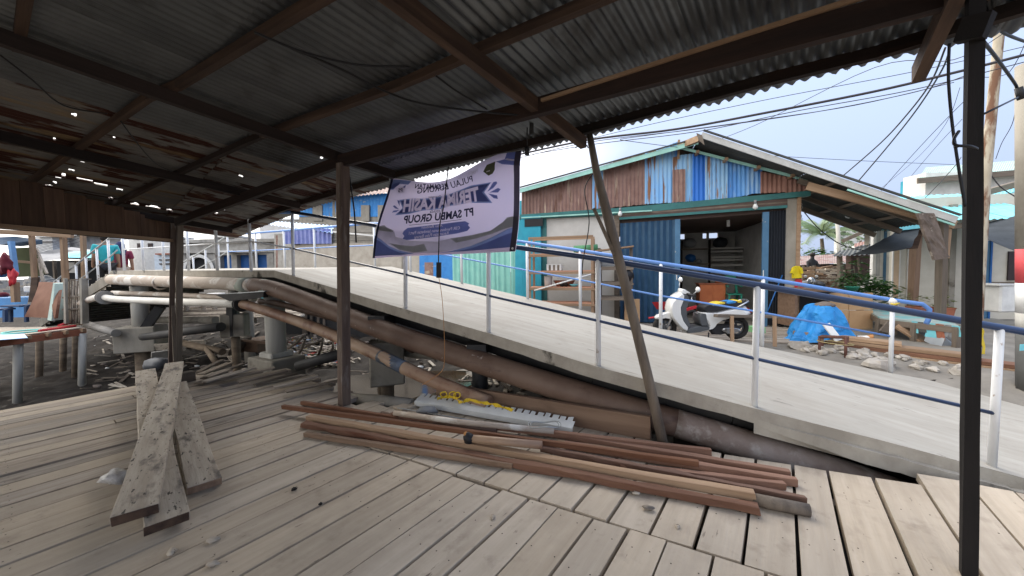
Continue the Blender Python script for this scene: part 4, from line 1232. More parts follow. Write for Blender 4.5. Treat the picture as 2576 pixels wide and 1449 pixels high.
# room contents
def place(nm, lb, cat, q, group=None): return thing(nm, lb, cat, q, group)
def ibox(nm, lb, cat, x0, y0, x1, y1, off, d, m_, group=None):
    a = F(x0, y1, off); b = F(x1, y1, off); t = F(x0, y0, off)
    c = (a + b) / 2 - FN * d / 2
    o = MB().box((c.x, c.y, (a.z + t.z) / 2), ((b - a).length, d, abs(t.z - a.z)), math.atan2(FD.y, FD.x)).obj(nm, m_, bevel=.01)
    return tag(o, lb, cat, group)
cab = thing('orange_cabinet', 'orange brown cabinet standing inside the open shop door', 'cabinet', F(1793, 790, -1.2))
a = F(1760, 715, -1.2); b = F(1826, 715, -1.2)
c = (a + b) / 2 - FN * .25
MB().box((c.x, c.y, (.2 + a.z) / 2), ((b - a).length, .5, a.z - .2), math.atan2(FD.y, FD.x)).obj('body', MT['orange'], cab, bevel=.008)
MB().box((c.x, c.y, a.z + .012), ((b - a).length + .06, .55, .024), math.atan2(FD.y, FD.x)).obj('top', MT['terracotta'], cab)
for s_ in (-.25, .25):
    q = c + FD * s_ * (b - a).length + FN * .256
    MB().box((q.x, q.y, (.25 + a.z) / 2), ((b - a).length * .46, .012, a.z - .35), math.atan2(FD.y, FD.x)).obj('door', MT['orange'], cab)
pot = MB(); q = F(1808, 714, -1.3); pot.lathe((q.x, q.y, a.z + .025), [(.05, 0), (.085, .02), (.10, .07), (.085, .12), (.06, .135)], 12)
tag(pot.obj('orange_pot', MT['orange']), 'round orange pot on the orange cabinet', 'pot')
ch = thing('plastic_chair', 'green plastic chair inside the shop behind the scooter seat', 'chair', F(1848, 800, -1.0))
ca = F(1832, 741, -.9); cb = F(1868, 741, -.9); sw = (cb - ca).length; zs = ca.z
cm = (ca + cb) / 2
yw = math.atan2(FD.y, FD.x)
def loc(dx, dy, z): 
    q = cm + FD * dx - FN * dy
    return Vector((q.x, q.y, z))
MB().box(loc(0, .2, zs), (sw, .42, .035), yw).obj('seat', MT['green_plastic'], ch, bevel=.01)
for sx in (-1, 1):
    for dy in (0.02, .38):
        MB().bar(loc(sx * sw * .46, dy, .2), loc(sx * sw * .42, dy, zs), .04, .04).obj('leg', MT['green_plastic'], ch)
    MB().bar(loc(sx * sw * .42, .38, zs), loc(sx * sw * .36, .5, zs + .42), .05, .03).obj('back_post', MT['green_plastic'], ch)
    MB().bar(loc(sx * sw * .47, .05, zs + .2), loc(sx * sw * .45, .42, zs + .22), .04, .03).obj('armrest', MT['green_plastic'], ch)
MB().bar(loc(-sw * .40, .5, zs + .42), loc(sw * .40, .5, zs + .42), .03, .10).obj('back_rail', MT['green_plastic'], ch)
sh = thing('wall_shelving', 'dark wooden shelving along the back wall of the shop', 'shelving', F(1840, 790, -3.4))
for y_ in (626, 634, 648, 655, 668, 684):
    a = F(1786, y_, -3.6); b = F(1918, y_ - 1, -3.6)
    b.z = a.z
    MB().bar(a, b, .4, .05).obj('shelf', MT['plaster'], sh)
for y_ in (628, 665):
    a = F(1712, y_, -3.6); b = F(1780, y_, -3.6); b.z = a.z
    MB().bar(a, b, .4, .03).obj('shelf', MT['greywood'], sh)
for x_ in (1714, 1784, 1916):
    a = F(x_, 700, -3.45)
    MB().bar(Vector((a.x, a.y, .2)), Vector((a.x, a.y, 2.4)), .05, .05).obj('upright', MT['beam'], sh)
bask = [(1738, 650, .16, 'blue_plastic', 'dark blue tub on the shop back shelf'), (1757, 655, .10, 'grey_plastic', 'small grey bowl on the shop back shelf'), (1812, 615, .22, 'shutter_dark', 'dark sack on the top shelf near the shop vents'), (1735, 614, .2, 'grey_plastic', 'grey bundle on the upper left shop shelf')]
for x_, y_, r_, m_, lb in bask:
    q = F(x_, y_ + 8, -3.55)
    tag(MB().ball(q + Vector((0, 0, r_ * .7)), (r_, r_, r_ * .8), 12, 8, .25, x_).obj('tub' if 'tub' in lb else 'bowl' if 'bowl' in lb else 'sack', MT[m_]), lb, 'tub' if 'tub' in lb else 'bowl' if 'bowl' in lb else 'sack')
# lamps on the shop front
def bulb(q, lb, r_=.055, cord=.08, m_='bulb'):
    t = thing('light_bulb', lb, 'light bulb', q)
    MB().lathe(q - UZ * r_ * 1.6, [(.004, 0), (r_ * .75, r_ * .35), (r_, r_), (r_ * .7, r_ * 1.7), (r_ * .45, r_ * 2.3)], 12).obj('globe', MT[m_], t)
    MB().tube([q + UZ * r_ * .65, q + UZ * (r_ * .65 + cord)], r_ * .5, 8).obj('socket', MT['grey_plastic'], t)
bulb(F(1560, 535, .25), 'small white bulb hanging at the left end of the shutter opening')
bulb(F(1900, 517, .25), 'pale bulb hanging from the teal beam near the folded shutter')
bulb(F(2135, 537, -1.2), 'clear bulb under the right porch roof, the larger one', .075)
bulb(F(2155, 541, -1.3), 'small bulb under the right porch roof beside a larger one', .045)

# ------------------------------------------------------------------ wooden racks against the shop front
def rack(nm, lb, xl, xr, y_list, off, depth, ytop, m_post, m_shelf, ybot):
    t = thing(nm, lb, 'rack', F((xl + xr) / 2, ybot, off))
    zb = .2
    for x_ in (xl, xr):
        for o_ in (off, off - depth):
            a = F(x_, 700, off) - FN * (off - o_)
            zt = F(x_, ytop, off).z
            stick('post', Vector((a.x, a.y, zb)), Vector((a.x, a.y, zt)), .05, .05, m_post, t)
    for y_ in y_list:
        z_ = F((xl + xr) / 2, y_, off).z
        a = FG(xl, z_, off) - FN * depth / 2; b = FG(xr, z_, off) - FN * depth / 2
        stick('shelf', a - FD * .03, b + FD * .03, depth + .04, .025, m_shelf, t)
        stick('front_rail', FG(xl, z_ - .04, off + .03) - FD * .05, FG(xr, z_ - .04, off + .03) + FD * .05, .025, .05, m_post, t)
    return t
OFR = 1.05
rk = rack('shelf_rack', 'tall open wooden rack with orange topped shelves left of the shop', 1333, 1490, (638, 682, 723, 762), OFR, .42, 597, MT['tanwood'], MT['shelf_top'], 790)
for x0 in ((1330, 600), ):
    stick('top_rail', F(1331, 600, OFR), F(1492, 594, OFR), .05, .05, MT['tanwood'], rk)
    stick('top_rail', F(1331, 600, OFR) - FN * .42, F(1492, 594, OFR) - FN * .42, .05, .05, MT['tanwood'], rk)
rk2 = rack('shelf_rack', 'lower dark wooden rack behind the leaning pole', 1508, 1588, (672, 710, 748), .85, .45, 624, MT['greywood'], MT['greywood'], 790)
stick('top_board', F(1498, 632, .9), F(1594, 620, .9), .3, .03, MT['tanwood'], rk2)
zr = lambda y_: F(1410, y_, OFR).z
def on_rack(x, ysh, back=.2): 
    q = FG(x, 0, OFR) - FN * back
    return Vector((q.x, q.y, F(1411, ysh, OFR).z + .014))
bk = thing('crate_basket', 'white and brown striped basket on the second rack shelf', 'basket', on_rack(1390, 682))
c = on_rack(1391, 682)
for k in range(7):
    q = c + FD * (-.15 + k * .05) + FN * .1
    MB().box(q + UZ * .07, (.045, .012, .13), yw).obj('slat', MT['white_plastic'] if k % 2 == 0 else MT['greywood'], bk)
    q = c + FD * (-.15 + k * .05) - FN * .1
    MB().box(q + UZ * .07, (.045, .012, .13), yw).obj('slat', MT['white_plastic'] if k % 2 == 0 else MT['greywood'], bk)
MB().box(c + UZ * .008, (.34, .2, .012), yw).obj('base', MT['greywood'], bk)
MB().box(c + UZ * .14 + FN * .1, (.36, .02, .015), yw).obj('rim', MT['white_plastic'], bk)
q = on_rack(1471, 638)
tag(MB().tube([q - FD * .27 + UZ * .08, q + FD * .27 + UZ * .10], .085, 14).obj('green_roll', MT['green_mat']), 'rolled green mat on the top rack shelf', 'rolled mat')
q = on_rack(1374, 723)
tag(MB().lathe(q, [(.085, 0), (.1, .24), (.105, .25), (.095, .25), (.085, .02)], 14).obj('bucket', MT['white_plastic']), 'small white bucket on the third rack shelf', 'bucket')
q = on_rack(1413, 723, .3)
tb = MB(); 
for zz_, sx, sy in ((0, .18, .09), (.10, .25, .13), (.115, .26, .14)):
    pass
tb.loft([[q + FD * (sx * math.cos(2 * math.pi * k / 16)) - FN * (sy * math.sin(2 * math.pi * k / 16)) + UZ * zz_ for k in range(16)] for zz_, sx, sy in ((0, .18, .09), (.12, .25, .13), (.14, .265, .145), (.14, .24, .12), (.03, .17, .08))])
tag(tb.obj('planter_tub', MT['terracotta']), 'wide terracotta coloured tub on the third rack shelf', 'tub')
for k, (x_, r_) in enumerate(((1412, .055), (1422, .05))):
    q = on_rack(x_, 723, .06)
    tag(MB().ball(q + UZ * r_, r_, 12, 8, .15, k).obj('coconut', MT['beam']), ['round dark coconut on the third rack shelf, touching a slightly smaller one', 'slightly smaller dark coconut on the rack beside the blue bowl'][k], 'coconut')
q = on_rack(1442, 723, .08)
tag(MB().lathe(q, [(.05, 0), (.10, .05), (.105, .06), (.09, .055), (.04, .015)], 14).obj('bowl', MT['aqua_tin']), 'light blue bowl on the third rack shelf', 'bowl')
tag(MB().tube([F(1344, 731, OFR + .08), F(1487, 690, OFR + .06)], .018, 8).obj('plastic_pipe', MT['white_plastic']), 'white plastic pipe lying slanted across the wooden rack', 'pipe')
q = FG(1352, 0, OFR + .25); q.z = .2
stick('prop_stick', q + UZ * .38 - FD * .06, q + FD * .02, .04, .03, MT['greywood'], label='short grey stick leaning at the foot of the rack', cat='stick')
bk2 = ibox('grey_bin', 'grey plastic bin on the dark rack behind the leaning pole', 'bin', 1512, 640, 1552, 670, .8, .35, MT['grey_plastic'])
q = FG(1576, F(1570, 710, .8).z, .8)
tag(MB().ball(q + UZ * .15, (.17, .17, .14), 12, 8, .2, 3).obj('black_helmet', MT['black']), 'black helmet resting on the dark rack by the shutter', 'helmet')
q = FG(1525, .2, .95)
tag(MB().lathe(q, [(.13, 0), (.20, .18), (.21, .2), (.19, .19), (.12, .02)], 16).obj('wash_basin', MT['grey_plastic']), 'round grey basin on the ground below the dark rack', 'basin')
for k, x_ in enumerate((1590, )):
    a = FG(1590, .2, .5); 
    tag(MB().bar(a + FN * .12, a + UZ * .62 - FN * .05, .34, .02, up=FN).obj('plywood_piece', MT['tan_panel']), 'upright brown board leaning beside the blue shutter', 'board')
a = FG(1553, .2, 1.0)
tag(MB().box(a + UZ * .08, (.42, .3, .16), yw).obj('low_crate', MT['ceiling_brown'], bevel=.01), 'low brown crate with white scraps beside the grey basin', 'crate')

# ------------------------------------------------------------------ white scooter
SY = 6.6
SS = SY / 930
sb = P(1851, 852, SY)
sbz = 0.235
SF = Vector((-1, 0.06, 0)).normalized(); SL = Vector((-SF.y, SF.x, 0))   # forward, left
def sc(x, y, l=0.0):
    """crop pixel (2016,756 crop, third-size) -> scooter point, l metres to its left"""
    fx = (1690 - x) / 3 * SS; fz = (1105 - y) / 3 * SS
    return Vector((sb.x, sb.y, sbz)) + SF * fx + SL * l + UZ * fz
def pillow(mb, pts, hw, inset=.25, l0=0.0, n=5):
    c = (sum(p_[0] for p_ in pts) / len(pts), sum(p_[1] for p_ in pts) / len(pts))
    rings = []
    for k in range(n + 1):
        a = -1 + 2 * k / n
        sc_ = 1 - inset * abs(a) ** 3
        rings.append([sc(c[0] + (x - c[0]) * sc_, c[1] + (y - c[1]) * sc_, l0 + a * hw) for x, y in pts])
    mb.loft(rings, True, True)
plain('scooter_white', (0.72, 0.72, 0.70), 0.25, (0.70, 0.70, 0.68), spec=0.6, coat=0.4)
plain('scooter_grey', (0.10, 0.105, 0.11), 0.5)
plain('scooter_dark', (0.03, 0.03, 0.033), 0.5)
plain('seat_black', (0.028, 0.028, 0.03), 0.55)
plain('chrome', (0.55, 0.56, 0.57), 0.2, metal=0.8)
plain('tail_red', (0.42, 0.01, 0.015), 0.25)
plain('rubber', (0.03, 0.028, 0.026), 0.85)
plain('yellow_print', (0.70, 0.52, 0.05), 0.6); plain('blue_print', (0.03, 0.20, 0.48), 0.6); plain('beige_print', (0.5, 0.42, 0.3), 0.6)
sct = thing('scooter', 'white motor scooter with black seat parked in front of the shop', 'scooter', Vector((sb.x, sb.y, sbz)) + SF * .63)
def wheel(x, y, r_):
    w_ = MB(); w_.torus(sc(x, y), r_ - .045, .047, axis=SL, n=28, m=10, sq=1.1)
    o = w_.obj('wheel', MT['rubber'], sct)
    m = MB(); m.torus(sc(x, y), r_ - .09, .016, axis=SL, n=24, m=6); m.tube([sc(x, y, -.05), sc(x, y, .05)], .04, 12)
    for k in range(5):
        a = 2 * math.pi * k / 5 + .3
        dv = SF * math.cos(a) + UZ * math.sin(a)
        m.bar(sc(x, y) + dv * .03, sc(x, y) + dv * (r_ - .09), .03, .02, up=SL)
    m.obj('rim', MT['scooter_grey'], o)
wheel(1690, 1018, .213); wheel(1160, 1012, .213)
m = MB(); pillow(m, [(1262, 742), (1222, 768), (1190, 812), (1178, 868), (1190, 925), (1228, 980), (1272, 1030), (1305, 1045), (1312, 1022), (1272, 965), (1252, 905), (1250, 850), (1272, 790), (1278, 752)], .19, .12); m.obj('front_shield', MT['scooter_white'], sct)
m = MB(); pillow(m, [(1262, 752), (1255, 850), (1254, 905), (1276, 965), (1315, 1020), (1330, 1005), (1300, 930), (1296, 862), (1318, 800), (1310, 760)], .165, .1); m.obj('leg_panel', MT['scooter_grey'], sct)
m = MB(); pillow(m, [(1084, 935), (1100, 918), (1150, 900), (1200, 892), (1222, 930), (1218, 952), (1160, 942), (1110, 950), (1088, 950)], .085, .25); m.obj('front_fender', MT['scooter_white'], sct)
m = MB(); m.bar(sc(1215, 900, .08), sc(1165, 1010, .08), .03, .035, up=SL); m.bar(sc(1215, 900, -.08), sc(1165, 1010, -.08), .03, .035, up=SL); m.obj('fork', MT['chrome'], sct)
m = MB(); pillow(m, [(1290, 1030), (1310, 1015), (1400, 998), (1470, 1000), (1468, 1022), (1400, 1040), (1310, 1050)], .17, .08); m.obj('footboard', MT['scooter_grey'], sct)
m = MB(); pillow(m, [(1392, 905), (1430, 888), (1520, 892), (1640, 866), (1748, 852), (1783, 890), (1786, 908), (1770, 916), (1690, 925), (1610, 940), (1560, 955), (1518, 985), (1500, 1015), (1478, 1035), (1400, 1052), (1310, 1062), (1280, 1050), (1300, 1038), (1400, 1030), (1465, 1005), (1440, 960)], .155, .22); m.obj('rear_body', MT['scooter_white'], sct)
m = MB(); pillow(m, [(1398, 900), (1440, 900), (1450, 960), (1466, 1000), (1405, 1000), (1390, 950)], .162, .15); m.obj('under_seat_panel', MT['scooter_grey'], sct)
m = MB(); pillow(m, [(1405, 872), (1415, 850), (1450, 838), (1520, 838), (1600, 820), (1700, 812), (1745, 816), (1752, 830), (1740, 845), (1650, 858), (1540, 888), (1480, 898), (1415, 895)], .15, .16); m.obj('seat', MT['seat_black'], sct)
for pts_, m_ in ([(1510, 836), (1540, 823), (1575, 820), (1575, 832), (1530, 838)], 'yellow_print'), ([(1585, 826), (1640, 812), (1660, 812), (1650, 826), (1600, 832)], 'blue_print'), ([(1665, 812), (1695, 808), (1695, 822), (1668, 824)], 'yellow_print'), ([(1480, 838), (1508, 832), (1512, 842), (1490, 846)], 'beige_print'):
    # patches of colour printed along the seat's shoulder
    m = MB(); m.prism([sc(x, y, .0) for x, y in pts_], SL * .304); 
    m.obj('seat_print', MT[m_], sct)
m = MB(); m.tube([sc(1655, 862, .16), sc(1700, 838, .165), sc(1748, 814, .13), sc(1755, 808, .06), sc(1755, 808, -.06), sc(1748, 814, -.13), sc(1700, 838, -.165), sc(1655, 862, -.16)], .016, 8); m.obj('grab_rail', MT['chrome'], sct)
m = MB(); pillow(m, [(1748, 856), (1776, 884), (1788, 905), (1770, 905), (1752, 880)], .10, .3); m.obj('tail_light', MT['tail_red'], sct)
m = MB(); pillow(m, [(1262, 745), (1268, 715), (1300, 722), (1340, 748), (1345, 775), (1320, 778), (1290, 765)], .10, .25); m.obj('handlebar_cover', MT['scooter_white'], sct)
m = MB(); m.tube([sc(1330, 765, .31), sc(1310, 755, .12), sc(1310, 755, -.12), sc(1330, 765, -.31)], .018, 8); m.obj('handlebar', MT['scooter_dark'], sct)
m = MB(); pillow(m, [(1278, 750), (1345, 765), (1368, 790), (1366, 810), (1330, 800), (1290, 790)], .12, .2); m.obj('dash', MT['scooter_dark'], sct)
for l_, (mx_, my_), (bx_, by_) in ((-.22, (1313, 652), (1296, 722)), (.22, (1366, 722), (1335, 760))):
    m = MB(); m.tube([sc(bx_, by_, l_ * .8), sc(mx_ - 6, my_ + 12, l_)], .007, 6); st = m.obj('mirror', MT['chrome'], sct)
    m = MB(); m.ball(sc(mx_, my_, l_), (.035, .055, .05), 12, 8); m.obj('mirror_glass', MT['scooter_white'], st)
m = MB(); m.tube([sc(1330, 765, .2), sc(1318, 790, .24), sc(1322, 808, .28)], .008, 6); m.obj('brake_lever', MT['chrome'], sct)
m = MB(); pillow(m, [(1482, 1040), (1500, 1000), (1560, 985), (1640, 985), (1720, 1005), (1700, 1030), (1620, 1050), (1560, 1068), (1500, 1066)], .06, .2, .06); m.obj('engine', MT['scooter_dark'], sct)
m = MB(); pillow(m, [(1555, 1030), (1570, 1012), (1640, 1010), (1690, 1020), (1685, 1042), (1600, 1058)], .02, .2, .135); m.obj('engine_cover', MT['chrome'], sct)
m = MB(); m.bar(sc(1540, 955, .0), sc(1730, 985, 0), .10, .02); m.obj('rear_fender', MT['scooter_dark'], sct)
m = MB(); m.tube([sc(1470, 1050, .1), sc(1455, 1100, .16)], .012, 6); m.obj('side_stand', MT['scooter_dark'], sct)
# red wheelbarrow behind the scooter
wb = thing('wheelbarrow', 'red wheelbarrow behind the front of the scooter', 'wheelbarrow', P(1668, 800, 7.3))
W0 = 7.35
m = MB()
ra = [P(1640, 760, W0 + .0), P(1690, 758, W0), P(1700, 758, W0 + .55), P(1645, 760, W0 + .55)]
rb_ = [P(1652, 778, W0 + .1), P(1684, 780, W0 + .1), P(1690, 780, W0 + .45), P(1655, 778, W0 + .45)]
m.loft([ra, rb_], True, False); m.obj('tray', MT['red_plastic'], wb)
m = MB(); m.tube([P(1632, 800, W0), P(1660, 797, W0), P(1760, 772, W0)], .018, 8); m.tube([P(1632, 800, W0 + .4), P(1660, 797, W0 + .4), P(1760, 772, W0 + .4)], .018, 8); m.obj('handle', MT['red_plastic'], wb)
m = MB(); m.bar(P(1700, 785, W0), P(1752, 772, W0), .05, .05); m.bar(P(1715, 800, W0), P(1720, 770, W0), .04, .04); m.obj('frame', MT['red_plastic'], wb)
m = MB(); m.torus(P(1740, 800, W0 + .2), .14, .035, axis=(0, 1, 0), n=20); m.obj('wheel', MT['rubber'], wb)
# ------------------------------------------------------------------ helpers for things seen square-on
def fb_box(mb, x0, y0, x1, y1, Y, d, yaw=0.0):
    a = P(x0, y1, Y); b = P(x1, y1, Y); t = P((x0 + x1) / 2, y0, Y)
    c = (a + b) / 2
    zb = min(a.z, b.z)
    mb.box((c.x, c.y + d / 2, (zb + t.z) / 2), ((b - a).length, d, t.z - zb), yaw)
    return mb
def pbox(nm, x0, y0, x1, y1, Y, d, m_, parent=None, yaw=0.0, bevel=0.0):
    return fb_box(MB(), x0, y0, x1, y1, Y, d, yaw).obj(nm, m_, parent, bevel=bevel)
def pthing(nm, lb, cat, x, y, Y, group=None): return thing(nm, lb, cat, P(x, y, Y), group)
def psheet(nm, pts, off, m_, parent=None):
    """outline (x, y, Y) given thickness"""
    return MB().prism([P(*q) for q in pts], off).obj(nm, m_, parent)

# ------------------------------------------------------------------ right: cream house with nets, posts and poles
HA = PZ(2203, 797, .2); HBv = HA + FD * 6
def Hh(x, y, off=0.0):
    return PV(x, y, HA + FN * off, HBv + FN * off)
def HG(x, z, off=0.0):
    q = Hh(x, 650, off); return Vector((q.x, q.y, z))
house = thing('cream_house', 'cream walled house with aqua tin eaves right of the shop', 'house', HG(2330, .2))
def hbox(xl, xr, z0, z1, d, off, m_, nm):
    a = HG(xl, 0, off); b = HG(xr, 0, off); c = (a + b) / 2 - FN * d / 2
    return MB().box((c.x, c.y, (z0 + z1) / 2), ((b - a).length, d, z1 - z0), yw).obj(nm, m_, house)
hz = Hh(2300, 520).z
hbox(2245, 2640, .1, hz + .2, .12, 0, MT['cream_wall'], 'wall')
hbox(2196, 2240, .1, hz + .2, .12, -.35, MT['white_wall'], 'wall')
hbox(2206, 2214, 1.25, hz - .4, .03, -.32, MT['steel_grey'], 'window')
hbox(2224, 2230, 1.0, hz - .4, .03, -.32, MT['frame_blue'], 'window')
hbox(2246, 2264, .25, hz - .3, .03, .04, plain('pale_door', (.66, .48, .32), .7), 'door')
hbox(2246, 2249, .25, hz - .3, .04, .05, MT['white_wall'], 'door_frame'); hbox(2263, 2266, .25, hz - .3, .04, .05, MT['white_wall'], 'door_frame')
hbox(2284, 2287, .25, hz, .03, .04, MT['white_wall'], 'wall_seam')
hbox(2390, 2405, .1, hz, .16, .10, MT['concrete_grey'], 'column')
hbox(2478, 2492, .15, Hh(2485, 606).z, .06, .12, MT['frame_blue'], 'door')
hbox(2492, 2497, .15, Hh(2485, 606).z, .09, .14, MT['blue_plastic'], 'door_frame')
hbox(2538, 2580, Hh(2550, 705).z, Hh(2550, 632).z, .03, .04, plain('dark_glass', (.05, .035, .035), .3), 'window')
hbox(2490, 2600, Hh(2550, 713).z, Hh(2550, 709).z, .06, .06, MT['greywood'], 'ledge')
hbox(2200, 2680, .0, .22, 1.6, 1.5, MT['concrete_grey'], 'veranda')
# eaves
ea = Hh(2236, 562, 1.3); eb = Hh(2600, 500, 1.3)
ez = ea.z
for k in range(7):
    t0, t1 = k / 7, (k + 1) / 7
    a0 = lerp(HG(2225, ez, 1.3), HG(2680, ez, 1.3), t0); a1 = lerp(HG(2225, ez, 1.3), HG(2680, ez, 1.3), t1 + .01)
    lf = Vector((0, 0, .012 * (k % 2)))
    corr(a0 + lf, a1 + lf, a0 - FN * 2.6 + UZ * .95 + lf, a1 - FN * 2.6 + UZ * .95 + lf, .12, .014, (FN * .35 + UZ).normalized(), MT['aqua_tin'], 'roof_sheet', house, rows=3, jag=.01)
stick('eave_beam', HG(2225, ez - .1, 1.15), HG(2680, ez - .1, 1.15), .06, .12, MT['greywood'], house)
tb_ = thing('tall_house', 'white upper storey with pale green roof behind the cream house', 'house', P(2440, 700, 14))
pbox('wall', 2325, 432, 2640, 560, 14, .8, MT['white_wall'], tb_)
pbox('wall', 2318, 445, 2330, 540, 14.2, .8, MT['teal_wall'], tb_)
corr(P(2308, 452, 13.6), P(2650, 424, 13.6), P(2330, 421, 16.5), P(2660, 396, 16.5), .1, .006, (0, -.3, 1), plain('pale_green_tin', (.42, .56, .50), .6), 'roof_sheet', tb_, rows=2)
MB().bar(P(2308, 455, 13.6), P(2650, 427, 13.6), .05, .2).obj('fascia', MT['greywood'], tb_)
tb2 = thing('lean_roof', 'dark edged lean-to roof tucked under the tall white house', 'roof', P(2400, 540, 11))
MB().bar(P(2358, 518, 11), P(2560, 462, 10.6), .4, .16).obj('fascia', MT['greywood'], tb2)
corr(P(2362, 540, 10.2), P(2600, 478, 9.6), P(2362, 521, 12), P(2600, 462, 12), .12, .01, (0, -.3, 1), MT['aqua_tin'], 'roof_sheet', tb2, rows=2)
# posts in front of the house
def post_thing(nm, lb, pts, w, m_, Y, yb):
    t = thing(nm, lb, 'post', P(pts[-1][0], yb, Y))
    return t
t_ = stick('house_post', P(2293, 798, 8.6), P(2306, 575, 8.6), .15, .12, MT['plywood'], wob=.006, seg=4); tag(t_, 'brown wooden post under the grey shade net', 'post')
t_ = MB().prism([P(2283, 627, 8.5), P(2290, 602, 8.5), P(2305, 570, 8.5), P(2321, 575, 8.5), P(2312, 605, 8.5), P(2306, 625, 8.5)], (0, .05, 0)).obj('post_plank', MT['beam_red']); tag(t_, 'dark jagged plank nailed to the top of the brown post', 'plank')
pz_ = stick('house_post', P(2364, 815, 6.9), P(2372, 548, 6.9), .12, .1, MT['greywood'], wob=.006, seg=4); tag(pz_, 'grey wooden post carrying a hanging rotten board', 'post')
t_ = stick('house_post', P(2377, 650, 6.95), P(2384, 560, 6.95), .10, .06, MT['tanwood'], wob=.006, seg=3); tag(t_, 'short yellowish timber behind the rotten board', 'post')
m = MB()
rows = []
for i in range(9):
    row = []
    for j in range(6):
        t = i / 8; s_ = j / 5
        xl = lerp(2309, 2353, t); xr = lerp(2350, 2390, t ** .9)
        y_ = lerp(536, 655, t) - (8 if i == 8 else 0) * s_
        w_ = 1.5 * mnoise.noise(Vector((i * 1.3, j * 2.1, 4)))
        row.append(P(lerp(xl, xr, s_) + w_ * 2, y_ + w_, 6.72 + .03 * mnoise.noise(Vector((i * .7, j, 9)))))
    rows.append(row)
m.grid(rows, False)
bk_ = [[q + Vector((0, .05, 0)) for q in r_] for r_ in rows]
m.grid([list(reversed(r_)) for r_ in bk_], False)
edge = [r_[0] for r_ in rows] + rows[-1][1:] + [r_[-1] for r_ in reversed(rows[:-1])] + list(reversed(rows[0][1:-1]))
m.loft([edge, [q + Vector((0, .05, 0)) for q in edge]], False, False)
tag(m.obj('rotten_board', mat('mottled rotten board', (.19, .15, .125), (.11, .088, .075), (7, 7, 4), .95, c3=(.38, .33, .28), s3=(5, 5, 5), lo3=.6, hi3=.66)), 'mottled grey rotten board hanging crooked from the porch beam', 'board')
# shade nets
def net(nm, lb, c, Yc, sag, m_='shade_net', n=12):
    """corners tl,tr,br,bl as (x,y,Y)"""
    tl, tr, br, bl = [P(*q) for q in c]
    rows = []
    for i in range(n + 1):
        t = i / n; row = []
        for j in range(n + 1):
            s_ = j / n
            q = lerp(lerp(tl, tr, s_), lerp(bl, br, s_), t)
            q = q + Vector((0, 0, -sag * 4 * t * (1 - t) * .5 - sag * .6 * math.sin(math.pi * s_) * (t)))
            q += Vector((0, .03, .02)) * mnoise.noise(q * 4)
            row.append(q)
        rows.append(row)
    m = MB(); m.grid(rows); m.grid([[q + Vector((0, .004, -.003)) for q in reversed(r_)] for r_ in rows])
    return tag(m.obj(nm, MT[m_]), lb, 'net')
net('shade_net', 'grey shade net slung between the brown post and the lean-to', [(2262, 578, 8.4), (2316, 570, 8.4), (2292, 622, 7.6), (2140, 642, 7.9)], 8, .06)
net('shade_net', 'grey shade net sagging in front of the blue door', [(2484, 560, 8.0), (2620, 528, 7.6), (2620, 650, 6.7), (2484, 602, 7.0)], 7.6, .05)
t_ = MB().prism([P(2236, 580, 8.45), P(2246, 562, 8.45), P(2266, 556, 8.45), P(2280, 560, 8.45), P(2312, 562, 8.45), P(2314, 571, 8.45), P(2264, 577, 8.45)], (0, .35, .05)).obj('aqua_sheet', MT['aqua_tin']); tag(t_, 'crumpled aqua tin piece over the shade net', 'tin sheet')
# poles at the right
MT['pole_rust'] = mat('rust streaked pole', (.50, .45, .36), (.38, .33, .25), (9, 9, 3), .8, c3=(.17, .09, .055), s3=(6, 6, 1.6), lo3=.48, hi3=.58, bump=.2)
t_ = MB().tube([P(2452, 905, 6.0), P(2458, 796, 6.0), P(2478, 455, 6.0), P(2513, 90, 6.0), P(2524, 0, 6.0)], .062, 14, rs=[.068, .068, .064, .058, .055]).obj('utility_pole', MT['pole_rust']); tag(t_, 'leaning cream utility pole streaked with rust', 'pole')
sp_ = thing('striped_pole', 'thick pole with red and white painted bands at the yard edge', 'pole', P(2592, 985, 4.55))
for y0, y1, m_ in ((160, 625, 'concrete_grey'), (625, 711, 'red_band'), (711, 787, 'white_plastic'), (787, 835, 'concrete_white'), (835, 1000, 'dark_band')):
    if m_ == 'red_band': plain('red_band', (.62, .09, .10), .6)
    if m_ == 'dark_band': plain('dark_band', (.12, .12, .115), .8)
    MB().tube([P(2592, y1, 4.55), P(2592, y0, 4.55)], .115, 18, cap=True).obj('pole_band', MT[m_], sp_)
pbox('sticker', 2566, 866, 2578, 882, 4.43, .004, MT['aqua_tin'], sp_)
# washing machine
wm = thing('washing_machine', 'white washing machine on the veranda beside the blue door', 'washing machine', P(2535, 790, 7.7))
pbox('body', 2516, 718, 2560, 786, 7.7, .55, MT['white_plastic'], wm, bevel=.03)
pbox('lid', 2514, 714, 2562, 719, 7.68, .58, MT['white_plastic'], wm, bevel=.01)
